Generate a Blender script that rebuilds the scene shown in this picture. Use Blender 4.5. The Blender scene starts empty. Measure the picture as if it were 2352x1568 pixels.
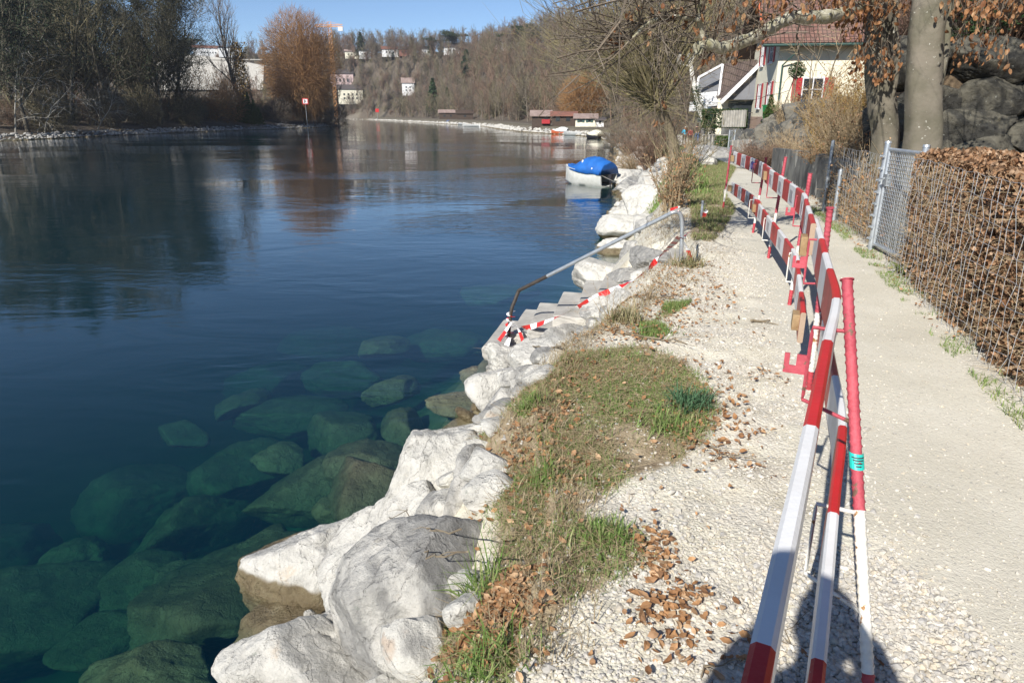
import bpy, bmesh, math, random
import numpy as np
from mathutils import Vector, Matrix, Euler, Quaternion

# ------------------------------------------------------------------ camera, world, sun, exposure
sc = bpy.context.scene
col = sc.collection
CZ = 1.65
FPX = 1568.0                       # focal length in units of the 2352 px wide view of the photograph
TH = math.atan((784-262)/FPX)      # downward pitch
cam = bpy.data.cameras.new('camera'); cam.sensor_width = 36; cam.lens = 24
cam.clip_start = 0.05; cam.clip_end = 4000
camo = bpy.data.objects.new('camera', cam); col.objects.link(camo)
camo.location = (0, 0, CZ); camo.rotation_euler = (math.pi/2-TH, 0, 0)
sc.camera = camo

SUN_EL = math.radians(35.5)
sh = Vector((0.515, 0.857)).normalized()          # where shadows fall
S = Vector((-sh.x*math.cos(SUN_EL), -sh.y*math.cos(SUN_EL), math.sin(SUN_EL)))
world = bpy.data.worlds.new('World'); sc.world = world; world.use_nodes = True
wn = world.node_tree.nodes; wl = world.node_tree.links
bg = wn['Background']
sky = wn.new('ShaderNodeTexSky'); sky.sky_type = 'NISHITA'; sky.sun_disc = False
sky.sun_elevation = SUN_EL; sky.sun_rotation = math.atan2(S.x, S.y) % (2*math.pi)
sky.altitude = 500; sky.air_density = 0.7; sky.dust_density = 0.0; sky.ozone_density = 3.5
wl.new(sky.outputs[0], bg.inputs[0]); bg.inputs[1].default_value = 0.085
sl = bpy.data.lights.new('sun', 'SUN'); sl.energy = 4.6; sl.angle = math.radians(0.5); sl.color = (1, .955, .885)
so = bpy.data.objects.new('sun', sl); col.objects.link(so)
so.rotation_euler = (-S).to_track_quat('-Z', 'Y').to_euler()
sc.view_settings.view_transform = 'Standard'; sc.view_settings.look = 'None'
sc.view_settings.exposure = 0.6; sc.view_settings.gamma = 1
sc.cycles.max_bounces = 6; sc.cycles.transparent_max_bounces = 24
sc.cycles.caustics_reflective = False; sc.cycles.caustics_refractive = False
sc.cycles.sample_clamp_indirect = 4

# ------------------------------------------------------------------ measuring helpers (view px -> world)
WZ = -1.75                         # water level
def ray(u, v):
    a = (u-1176)/FPX; b = -(v-784)/FPX
    return a, math.cos(TH)+b*math.sin(TH), -math.sin(TH)+b*math.cos(TH)
def on(u, v, z):
    a, y, d = ray(u, v); t = (z-CZ)/d
    return Vector((a*t, y*t, z))
def at(u, v, Y):
    a, y, d = ray(u, v); t = Y/y
    return Vector((a*t, Y, CZ+d*t))

def tag(o, label=None, cat=None, group=None, kind=None):
    if label: o['label'] = label
    if cat: o['category'] = cat
    if group: o['group'] = group
    if kind: o['kind'] = kind
    return o
def empty(name, loc=(0, 0, 0), rz=0.0):
    o = bpy.data.objects.new(name, None); col.objects.link(o)
    o.location = loc; o.rotation_euler = (0, 0, rz); o.empty_display_size = .2
    return o

# ------------------------------------------------------------------ numpy noise
def _h(ix, iy, iz, seed):
    n = (ix*374761393 + iy*668265263 + iz*2147483647 + seed*1274126177) & 0xffffffff
    n = ((n ^ (n >> 13))*1274126177) & 0xffffffff
    n = ((n ^ (n >> 16))*2246822519) & 0xffffffff
    return ((n ^ (n >> 15)) & 0xffffff)/float(0xffffff)
def vnoise(x, y, z=0.0, seed=0):
    x, y, z = np.broadcast_arrays(np.asarray(x, float), np.asarray(y, float), np.asarray(z, float))
    xi = np.floor(x).astype(np.int64); yi = np.floor(y).astype(np.int64); zi = np.floor(z).astype(np.int64)
    fx = x-xi; fy = y-yi; fz = z-zi
    fx = fx*fx*(3-2*fx); fy = fy*fy*(3-2*fy); fz = fz*fz*(3-2*fz)
    r = 0
    for dx in (0, 1):
        wx = fx if dx else 1-fx
        for dy in (0, 1):
            wy = fy if dy else 1-fy
            for dz in (0, 1):
                wz = fz if dz else 1-fz
                r = r + wx*wy*wz*_h(xi+dx, yi+dy, zi+dz, seed)
    return r*2-1
def fbm(x, y, z=0.0, oct=4, seed=0, gain=.5):
    a = 1.0; s = 0; f = 1.0; t = 0
    for i in range(oct):
        s = s + a*vnoise(np.asarray(x)*f, np.asarray(y)*f, np.asarray(z)*f, seed+i*17); t += a
        a *= gain; f *= 2.03
    return s/t

# ------------------------------------------------------------------ materials
def nodes_of(name):
    m = bpy.data.materials.new(name); m.use_nodes = True
    nt = m.node_tree; return m, nt, nt.nodes, nt.links, nt.nodes['Principled BSDF']
def ramp(N, L, src, stops):
    r = N.new('ShaderNodeValToRGB'); e = r.color_ramp.elements
    e[0].position, e[0].color = stops[0][0], (*stops[0][1], 1)
    e[1].position, e[1].color = stops[-1][0], (*stops[-1][1], 1)
    for p, c in stops[1:-1]:
        k = e.new(p); k.color = (*c, 1)
    L.new(src, r.inputs[0]); return r.outputs[0]
def noise(N, L, vec, scale, detail=5, rough=.55, dist=0.0):
    n = N.new('ShaderNodeTexNoise'); n.inputs['Scale'].default_value = scale
    n.inputs['Detail'].default_value = detail; n.inputs['Roughness'].default_value = rough
    n.inputs['Distortion'].default_value = dist
    L.new(vec, n.inputs['Vector']); return n.outputs['Fac']
def mixc(N, L, f, a, b, mode='MIX'):
    m = N.new('ShaderNodeMix'); m.data_type = 'RGBA'; m.blend_type = mode
    for s, i in ((f, 0), (a, 6), (b, 7)):
        if hasattr(s, 'is_output'): L.new(s, m.inputs[i])
        elif i == 0: m.inputs[0].default_value = s
        else: m.inputs[i].default_value = (*s, 1)
    return m.outputs[2]
def math_(N, L, op, a, b=0.0, c=None):
    m = N.new('ShaderNodeMath'); m.operation = op
    for i, s in enumerate((a, b, c)):
        if s is None: continue
        if hasattr(s, 'is_output'): L.new(s, m.inputs[i])
        else: m.inputs[i].default_value = s
    return m.outputs[0]
def mrange(N, L, v, a, b, c=0.0, d=1.0, smooth=True):
    m = N.new('ShaderNodeMapRange'); L.new(v, m.inputs[0])
    for i, k in enumerate((a, b, c, d)): m.inputs[i+1].default_value = k
    if smooth: m.interpolation_type = 'SMOOTHSTEP'
    return m.outputs[0]
def bump(N, L, h, strength, dist=.02, prev=None):
    b = N.new('ShaderNodeBump')
    if hasattr(strength, 'is_output'): L.new(strength, b.inputs['Strength'])
    else: b.inputs['Strength'].default_value = strength
    b.inputs['Distance'].default_value = dist; L.new(h, b.inputs['Height'])
    if prev is not None: L.new(prev, b.inputs['Normal'])
    return b.outputs[0]
def pos(N): return N.new('ShaderNodeNewGeometry').outputs['Position']
def objc(N): return N.new('ShaderNodeTexCoord').outputs['Object']

def simple(name, c1, c2=None, scale=6, rough=.8, b=.3, bs=None, metal=0.0, space='obj', dist=.01, spots=None):
    """two-tone noise colour with bump; spots = (colour, scale, threshold)"""
    m, nt, N, L, P = nodes_of(name)
    v = objc(N) if space == 'obj' else pos(N)
    c2 = c2 or tuple(x*.7 for x in c1)
    f = noise(N, L, v, scale, 6)
    c = ramp(N, L, f, [(.32, c2), (.66, c1)])
    if spots:
        s = noise(N, L, v, spots[1], 4)
        c = mixc(N, L, mrange(N, L, s, spots[2], spots[2]+.04), c, spots[0])
    L.new(c, P.inputs['Base Color'])
    P.inputs['Roughness'].default_value = rough; P.inputs['Metallic'].default_value = metal
    if b:
        h = noise(N, L, v, bs or scale*5, 6)
        L.new(bump(N, L, h, b, dist), P.inputs['Normal'])
    return m
def island(name, cols, rough=.7, trans=0.0, b=0.0, spec=.3):
    """colour picked per mesh island: leaves, blades, pebbles"""
    m, nt, N, L, P = nodes_of(name)
    g = N.new('ShaderNodeNewGeometry')
    c = ramp(N, L, g.outputs['Random Per Island'], [(i/(len(cols)-1), k) for i, k in enumerate(cols)])
    f = noise(N, L, g.outputs['Position'], 40, 3)
    c = mixc(N, L, mrange(N, L, f, .3, .7, 0, .35), c, tuple(k*.45 for k in cols[0]))
    L.new(c, P.inputs['Base Color']); P.inputs['Roughness'].default_value = rough
    P.inputs['Specular IOR Level'].default_value = spec
    if trans:
        t = N.new('ShaderNodeBsdfTranslucent'); L.new(c, t.inputs[0])
        x = N.new('ShaderNodeMixShader'); x.inputs[0].default_value = trans
        L.new(P.outputs[0], x.inputs[1]); L.new(t.outputs[0], x.inputs[2])
        L.new(x.outputs[0], N['Material Output'].inputs[0])
    return m

M = {}
M['bark_far'] = simple('bark_far', (.21, .175, .135), (.11, .092, .075), 1.5, .9, 0)
M['twig_brown'] = island('twig_brown', [(.115, .092, .07), (.20, .16, .118), (.155, .13, .1), (.25, .21, .165)], .9)
M['twig_red'] = island('twig_red', [(.15, .1, .072), (.26, .17, .12), (.2, .14, .1)], .9)
M['twig_olive'] = island('twig_olive', [(.12, .105, .06), (.22, .19, .11), (.16, .14, .08), (.32, .28, .18)], .9)
M['twig_orange'] = island('twig_orange', [(.27, .14, .055), (.38, .215, .09), (.31, .17, .075), (.22, .13, .07)], .9)
M['twig_pollard'] = island('twig_pollard', [(.20, .17, .085), (.33, .28, .15), (.27, .235, .13), (.16, .13, .08)], .8)
M['twig_dark'] = island('twig_dark', [(.085, .078, .056), (.18, .16, .11), (.11, .10, .07), (.30, .27, .2)], .9)
M['twig_pale'] = island('twig_pale', [(.33, .31, .27), (.42, .40, .35), (.27, .25, .21)], .9)
M['twig_dry'] = island('twig_dry', [(.33, .25, .15), (.42, .33, .21), (.26, .19, .115)], .9)
M['twig_forsythia'] = island('twig_forsythia', [(.27, .17, .06), (.38, .24, .08), (.2, .13, .065), (.42, .3, .07)], .9)
M['needle'] = island('needle', [(.03, .045, .024), (.055, .075, .036), (.04, .058, .03)], .8)
M['needle_olive'] = island('needle_olive', [(.045, .045, .022), (.085, .078, .042), (.06, .062, .03)], .8)
M['ivy'] = island('ivy', [(.02, .05, .015), (.05, .09, .025), (.035, .07, .02)], .55, .15)
M['yew'] = island('yew', [(.03, .06, .012), (.075, .12, .025), (.05, .09, .02)], .7, .1)
M['copper_leaf'] = island('copper_leaf', [(.22, .09, .04), (.46, .23, .10), (.30, .13, .055), (.58, .36, .19), (.17, .075, .035)], .6, .3)
M['litter_leaf'] = island('litter_leaf', [(.26, .125, .055), (.50, .29, .14), (.34, .17, .075), (.60, .41, .24), (.20, .10, .05), (.42, .22, .095)], .65, .1)
M['hedge_leaf'] = island('hedge_leaf', [(.24, .12, .06), (.44, .26, .14), (.32, .17, .085), (.60, .42, .27), (.14, .075, .042), (.38, .26, .16)], .6, .2)
M['grass_mix'] = island('grass_mix', [(.16, .19, .06), (.44, .36, .21), (.18, .22, .08), (.54, .46, .29), (.36, .31, .17), (.48, .38, .22)], .7, .2)
M['grass_green'] = island('grass_green', [(.13, .23, .05), (.20, .31, .08), (.28, .36, .12), (.42, .41, .2)], .6, .25)
M['grass_dry'] = island('grass_dry', [(.30, .23, .13), (.46, .38, .24), (.36, .28, .16), (.22, .16, .09), (.52, .44, .3)], .8, .1)
M['grass_blue'] = island('grass_blue', [(.07, .15, .07), (.13, .24, .13), (.10, .2, .10)], .55, .2)
M['red_moss'] = island('red_moss', [(.20, .07, .05), (.33, .14, .09), (.13, .06, .04), (.28, .2, .12)], .9)
M['pebble'] = island('pebble', [(.60, .56, .48), (.46, .435, .38), (.69, .65, .57), (.38, .37, .35), (.63, .55, .42)], .85)
M['bark_beech'] = simple('bark_beech', (.20, .175, .135), (.10, .095, .06), 2.4, .92, .8, 18, spots=((.5, .49, .42), 24, .67))
M['bark_lichen'] = simple('bark_lichen', (.50, .48, .38), (.24, .22, .12), 9, .9, .5, 40, spots=((.5, .49, .42), 16, .6))
M['bark_birch'] = simple('bark_birch', (.78, .76, .7), (.6, .57, .5), 3, .7, .2, 20, spots=((.05, .045, .04), 3.5, .66))
M['bark_dark'] = simple('bark_dark', (.15, .13, .095), (.075, .065, .05), 4, .9, .4)
M['bark_shrub'] = simple('bark_shrub', (.26, .21, .14), (.15, .115, .075), 8, .9, .4)
M['steel'] = simple('steel', (.47, .50, .52), (.36, .39, .41), 14, .45, .12, 60, metal=.55, spots=((.30, .2, .12), 9, .76))
M['wire'] = simple('wire', (.46, .48, .50), (.3, .31, .32), 12, .6, 0, metal=.3)
M['galv'] = simple('galv', (.60, .64, .67), (.44, .48, .52), 12, .4, .1, 60, metal=.6)
M['dark_steel'] = simple('dark_steel', (.10, .085, .07), (.06, .05, .045), 10, .55, .2, 60, metal=.4)
M['tape_white'] = simple('tape_white', (.86, .85, .84), (.78, .77, .77), 20, .35, .15, 60)
M['tape_red'] = simple('tape_red', (.66, .035, .03), (.52, .03, .03), 20, .35, .15, 60)
M['ink'] = simple('ink', (.02, .02, .03), (.03, .03, .04), 20, .6, 0)
M['blue_ink'] = simple('blue_ink', (.10, .09, .34), (.07, .07, .22), 20, .6, 0)
M['refl'] = simple('refl', (.40, .40, .42), (.32, .32, .35), 90, .3, .3, 300)
M['board_white'] = simple('board_white', (.80, .80, .79), (.70, .69, .67), 5, .38, .12, 70, spots=((.46, .40, .33), 22, .70))
M['board_red'] = simple('board_red', (.60, .025, .022), (.46, .022, .02), 5, .32, .12, 70, spots=((.72, .45, .4), 30, .71))
M['board_face'] = simple('board_face', (.80, .80, .79), (.68, .67, .64), 5, .5, .2, 40)
M['board_face_red'] = simple('board_face_red', (.52, .06, .05), (.34, .05, .04), 5, .5, .2, 40, spots=((.7, .5, .46), 18, .70))
M['board_wood'] = simple('board_wood', (.42, .31, .22), (.30, .21, .15), 6, .8, .4, 40)
M['post_red'] = simple('post_red', (.50, .055, .075), (.36, .04, .05), 12, .5, .3, 70, spots=((.15, .07, .045), 18, .64))
M['post_pink'] = simple('post_pink', (.50, .085, .11), (.36, .05, .07), 7, .65, .4, 70, spots=((.16, .09, .06), 20, .615))
M['post_white'] = simple('post_white', (.78, .77, .72), (.66, .63, .56), 12, .55, .4, 70, spots=((.34, .18, .07), 22, .63))
M['teal'] = simple('teal', (.02, .55, .46), (.02, .45, .38), 12, .45, .05)
M['wood_block'] = simple('wood_block', (.36, .25, .13), (.24, .15, .07), 14, .75, .4, 60)
M['concrete'] = simple('concrete', (.42, .40, .36), (.28, .27, .24), 3, .9, .6, 26, spots=((.2, .19, .17), 7, .66))
M['concrete_pale'] = simple('concrete_pale', (.50, .48, .43), (.33, .31, .28), 4.5, .92, .8, 30, spots=((.27, .26, .23), 12, .69))
M['wall_dark'] = simple('wall_dark', (.20, .20, .185), (.045, .045, .045), 1.6, .9, .5, 20, spots=((.36, .35, .31), 2.2, .62))
M['plaster_cream'] = simple('plaster_cream', (.76, .72, .57), (.70, .66, .52), 2, .9, .2, 40)
M['plaster_white'] = simple('plaster_white', (.78, .78, .77), (.66, .66, .64), 1, .9, .1)
M['plaster_pink'] = simple('plaster_pink', (.62, .46, .43), (.55, .42, .4), 1, .9, .1)
M['plinth'] = simple('plinth', (.42, .3, .24), (.36, .26, .2), 2, .9, .2)
M['shutter_red'] = simple('shutter_red', (.42, .025, .03), (.33, .02, .025), 4, .5, .1)
M['timber_dark'] = simple('timber_dark', (.075, .05, .035), (.045, .03, .022), 3, .8, .3)
M['timber_grey'] = simple('timber_grey', (.40, .38, .34), (.25, .24, .21), 3, .85, .4)
M['slate'] = simple('slate', (.10, .085, .08), (.065, .055, .055), 1, .75, .2)
M['roof_far'] = simple('roof_far', (.26, .11, .075), (.17, .08, .06), 1, .8, .2)
M['roof_hut'] = simple('roof_hut', (.33, .25, .22), (.22, .16, .14), 1, .8, .2)
M['fascia'] = simple('fascia', (.74, .74, .74), (.62, .62, .63), 3, .6, .05)
M['grey_panel'] = simple('grey_panel', (.18, .185, .20), (.14, .145, .16), 1.5, .6, .1)
M['glass_dark'] = simple('glass_dark', (.03, .035, .04), (.02, .025, .03), 3, .08, 0)
M['gutter'] = simple('gutter', (.04, .09, .075), (.03, .07, .06), 3, .5, .1)
M['terracotta'] = simple('terracotta', (.62, .16, .06), (.5, .12, .05), 5, .7, .1)
M['bin_green'] = simple('bin_green', (.02, .20, .06), (.015, .16, .05), 5, .45, .05)
M['tarp_blue'] = simple('tarp_blue', (.02, .14, .47), (.015, .10, .36), 3, .5, .5, 8, dist=.03)
M['hull_white'] = simple('hull_white', (.74, .74, .70), (.58, .58, .52), 3, .45, .1)
M['hull_blue'] = simple('hull_blue', (.05, .26, .55), (.04, .2, .45), 3, .4, .1)
M['hull_grey'] = simple('hull_grey', (.5, .51, .5), (.4, .41, .4), 3, .5, .1)
M['hull_orange'] = simple('hull_orange', (.6, .14, .05), (.5, .11, .05), 3, .5, .1)
M['crane'] = simple('crane', (.72, .34, .10), (.62, .28, .09), 1, .6, 0)
M['skin'] = simple('skin', (.55, .33, .24), (.5, .29, .21), 10, .5, .1)
M['jacket_blue'] = simple('jacket_blue', (.02, .42, .62), (.02, .33, .52), 12, .6, .3, 30)
M['cloth_black'] = simple('cloth_black', (.022, .022, .028), (.015, .015, .02), 12, .8, .3, 30)
M['cloth_denim'] = simple('cloth_denim', (.07, .12, .24), (.05, .09, .18), 12, .8, .3, 30)
M['cloth_brown'] = simple('cloth_brown', (.06, .035, .035), (.04, .025, .025), 12, .85, .3, 30)
M['cloth_red'] = simple('cloth_red', (.32, .035, .04), (.25, .03, .03), 12, .85, .3, 30)
M['hair'] = simple('hair', (.05, .03, .02), (.03, .02, .015), 30, .7, .3)
M['cap_white'] = simple('cap_white', (.75, .75, .76), (.65, .65, .66), 12, .7, .2)

# rock materials with wet, algae-covered foot below the high-water mark
def rock_mat(name, light, grey, stain, gscale=1.6, gthr=.5, spotc=(.30, .31, .27), ak=1.0):
    m, nt, N, L, P = nodes_of(name)
    p = pos(N); o = objc(N)
    c = ramp(N, L, noise(N, L, o, 7, 9, .74), [(.30, tuple(k*.50 for k in light)), (.44, tuple(k*.84 for k in light)), (.58, light), (.72, tuple(k*.93 for k in light))])
    g = ramp(N, L, noise(N, L, o, 14, 7, .65), [(.3, tuple(k*.6 for k in grey)), (.7, grey)])
    c = mixc(N, L, mrange(N, L, noise(N, L, o, gscale, 5, .6, .6), gthr-.04, gthr+.05), c, g)
    c = mixc(N, L, mrange(N, L, noise(N, L, o, 3.4, 5, .6), .62, .7, 0, .7), c, stain)
    c = mixc(N, L, mrange(N, L, noise(N, L, o, 19, 5, .6), .66, .7, 0, .8), c, spotc)
    sx = N.new('ShaderNodeSeparateXYZ'); L.new(p, sx.inputs[0])
    wob = math_(N, L, 'MULTIPLY', noise(N, L, p, 2.2, 3), .12)
    zz = math_(N, L, 'ADD', sx.outputs[2], wob)
    wet = mrange(N, L, zz, WZ+.17, WZ+.21, 1, 0)
    alg = ramp(N, L, noise(N, L, p, 5, 7, .7), [(q_, tuple(min(.6, v_*ak*(1.25 if ak > 1 and j_ == 2 else 1)) for j_, v_ in enumerate(c_))) for q_, c_ in ((.3, (.085, .06, .028)), (.5, (.15, .115, .06)), (.68, (.21, .175, .10)), (.75, (.19, .19, .05)))])
    c = mixc(N, L, wet, c, alg)
    L.new(c, P.inputs['Base Color'])
    L.new(mrange(N, L, wet, 0, 1, .92, .5), P.inputs['Roughness'])
    vo = N.new('ShaderNodeTexVoronoi'); vo.feature = 'DISTANCE_TO_EDGE'; vo.inputs['Scale'].default_value = 3.1
    wv = N.new('ShaderNodeMixRGB') if False else None
    dn_ = N.new('ShaderNodeTexNoise'); dn_.inputs['Scale'].default_value = 2.2; dn_.inputs['Detail'].default_value = 6; L.new(o, dn_.inputs['Vector'])
    va_ = N.new('ShaderNodeVectorMath'); va_.operation = 'MULTIPLY_ADD'; L.new(dn_.outputs['Color'], va_.inputs[0]); va_.inputs[1].default_value = (.9, .9, .9); L.new(o, va_.inputs[2]); L.new(va_.outputs[0], vo.inputs['Vector'])
    crk = mrange(N, L, vo.outputs['Distance'], .0, .035, 0, 1)
    b0 = bump(N, L, crk, .55, .03)
    b1 = bump(N, L, noise(N, L, o, 7, 9, .72), .9, .06, b0)
    b2 = bump(N, L, noise(N, L, o, 55, 5, .6), .5, .008, b1)
    L.new(b2, P.inputs['Normal'])
    return m
M['rock_white'] = rock_mat('rock_white', (.62, .60, .545), (.44, .42, .385), (.56, .47, .36), 1.2, .63)
M['rock_grey'] = rock_mat('rock_grey', (.58, .56, .51), (.38, .37, .345), (.40, .35, .26), 1.3, .43)
M['rock_mix'] = rock_mat('rock_mix', (.64, .62, .56), (.39, .38, .355), (.50, .38, .28), 1.5, .54)
M['rock_dark'] = rock_mat('rock_dark', (.20, .185, .15), (.075, .075, .07), (.20, .17, .11), 1.2, .5)
M['rock_bed'] = rock_mat('rock_bed', (.38, .36, .28), (.28, .27, .2), (.3, .28, .18), 1.2, .5, ak=.72)

M['rock_wall'] = rock_mat('rock_wall', (.135, .125, .095), (.055, .053, .045), (.15, .13, .08), 1.2, .5)
def roof_tiles(name, base):
    m, nt, N, L, P = nodes_of(name)
    uv = N.new('ShaderNodeUVMap').outputs[0]
    br = N.new('ShaderNodeTexBrick'); br.offset = 0.0
    br.inputs['Scale'].default_value = 1.0; br.inputs['Brick Width'].default_value = .24; br.inputs['Row Height'].default_value = .30
    br.inputs['Mortar Size'].default_value = .028; br.inputs['Mortar Smooth'].default_value = .6
    br.inputs['Color1'].default_value = (*base, 1); br.inputs['Color2'].default_value = (base[0]*.62, base[1]*.62, base[2]*.66, 1)
    br.inputs['Mortar'].default_value = (base[0]*.25, base[1]*.25, base[2]*.25, 1)
    L.new(uv, br.inputs['Vector'])
    n = noise(N, L, uv, .9, 5)
    c = mixc(N, L, mrange(N, L, n, .35, .7, 0, .5), br.outputs['Color'], (.20, .15, .12))
    L.new(c, P.inputs['Base Color']); P.inputs['Roughness'].default_value = .85
    inv = math_(N, L, 'SUBTRACT', 1.0, br.outputs['Fac'])
    L.new(bump(N, L, inv, .8, .05), P.inputs['Normal'])
    return m
M['tiles_red'] = roof_tiles('tiles_red', (.24, .12, .09))
M['tiles_dark'] = roof_tiles('tiles_dark', (.13, .09, .075))

# ------------------------------------------------------------------ mesh builders
def mesh_from(name, V, Fq, Ft=None, mat_idx=None, smooth=False):
    """fast mesh from numpy arrays: quads Fq (n,4), tris Ft (m,3)"""
    V = np.asarray(V, np.float32); me = bpy.data.meshes.new(name)
    nq = 0 if Fq is None else len(Fq); ntr = 0 if Ft is None else len(Ft)
    me.vertices.add(len(V)); me.vertices.foreach_set('co', V.ravel())
    loops = []
    if nq: loops.append(np.asarray(Fq, np.int32).ravel())
    if ntr: loops.append(np.asarray(Ft, np.int32).ravel())
    loops = np.concatenate(loops)
    me.loops.add(len(loops)); me.loops.foreach_set('vertex_index', loops)
    me.polygons.add(nq+ntr)
    st = np.concatenate([np.arange(nq)*4, nq*4+np.arange(ntr)*3]).astype(np.int32)
    tot = np.concatenate([np.full(nq, 4), np.full(ntr, 3)]).astype(np.int32)
    me.polygons.foreach_set('loop_start', st); me.polygons.foreach_set('loop_total', tot)
    if mat_idx is not None: me.polygons.foreach_set('material_index', np.asarray(mat_idx, np.int32))
    me.polygons.foreach_set('use_smooth', np.full(nq+ntr, smooth))
    me.update(calc_edges=True); me.validate()
    return me
def obj(name, me, mats, parent=None, loc=None):
    if not isinstance(mats, (list, tuple)): mats = [mats]
    if not me.materials:
        for k in mats: me.materials.append(k)
    o = bpy.data.objects.new(name, me); col.objects.link(o)
    if loc is not None: o.location = loc
    if parent is not None: o.parent = parent
    return o

def seg_mesh(name, segs, sides=3):
    """segs (n,8): p0(3) p1(3) r0 r1 -> prisms"""
    s = np.asarray(segs, float); n = len(s)
    p0, p1, r0, r1 = s[:, 0:3], s[:, 3:6], s[:, 6], s[:, 7]
    d = p1-p0; ln = np.linalg.norm(d, axis=1, keepdims=True)+1e-9; d = d/ln
    up = np.where(np.abs(d[:, 2:3]) > .9, np.array([[1., 0, 0]]), np.array([[0, 0, 1.]]))
    a = np.cross(d, up); a /= np.linalg.norm(a, axis=1, keepdims=True)+1e-9
    b = np.cross(d, a)
    V = np.zeros((n, 2*sides, 3))
    for k in range(sides):
        t = 2*math.pi*k/sides
        o = a*math.cos(t)+b*math.sin(t)
        V[:, k] = p0+o*r0[:, None]; V[:, sides+k] = p1+o*r1[:, None]
    base = (np.arange(n)*2*sides)[:, None]
    F = []
    for k in range(sides):
        k2 = (k+1) % sides
        F.append(np.concatenate([base+k, base+k2, base+sides+k2, base+sides+k], axis=1))
    F = np.stack(F, 1).reshape(-1, 4)
    return mesh_from(name, V.reshape(-1, 3), F, smooth=sides > 4)

def leaf_arrays(C, size, rng, up=.0, aspect=.55, along=None, hexa=False, flat=1.0):
    """folded diamond leaves at centres C; size scalar or array"""
    n = len(C); size = np.broadcast_to(size, (n,))*(rng.uniform(.7, 1.25, n) if flat == 1 else rng.uniform(.35, 1.3, n))
    d = rng.normal(size=(n, 3)) if along is None else along+rng.normal(size=(n, 3))*.35
    d[:, 2] *= flat; d /= np.linalg.norm(d, axis=1, keepdims=True)+1e-9
    q = rng.normal(size=(n, 3)); q[:, 2] += up
    w = np.cross(d, q); w /= np.linalg.norm(w, axis=1, keepdims=True)+1e-9
    nn = np.cross(w, d)
    h = size[:, None]
    if hexa:
        cu = rng.uniform(-.3, .35, (n, 1)); cv = rng.uniform(.0, .28, (n, 1))
        V = np.stack([C-d*h*.5+nn*h*cu*.5, C-d*h*.2+w*h*.42*aspect+nn*h*cv*.4, C+d*h*.18+w*h*.40*aspect+nn*h*cv*.4, C+d*h*.5+nn*h*cu, C+d*h*.18-w*h*.40*aspect+nn*h*cv*.4, C-d*h*.2-w*h*.42*aspect+nn*h*cv*.4, C+nn*h*0], 1)
        b = (np.arange(n)*7)[:, None]
        T = np.concatenate([np.concatenate([b+6, b+i, b+(i+1) % 6], 1) for i in range(6)], 0)
        return V.reshape(-1, 3), T
    V = np.stack([C-d*h*.5, C+w*h*.5*aspect+nn*h*.12, C+d*h*.5, C-w*h*.5*aspect+nn*h*.12], 1)
    b = (np.arange(n)*4)[:, None]
    T = np.concatenate([np.concatenate([b, b+1, b+2], 1), np.concatenate([b, b+2, b+3], 1)], 0)
    return V.reshape(-1, 3), T
def leaf_mesh(name, C, size, seed=0, up=0.0, aspect=.55, along=None, hexa=False, flat=1.0):
    V, T = leaf_arrays(np.asarray(C, float), size, np.random.default_rng(seed), up, aspect, along, hexa, flat)
    return mesh_from(name, V, None, T)

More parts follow.
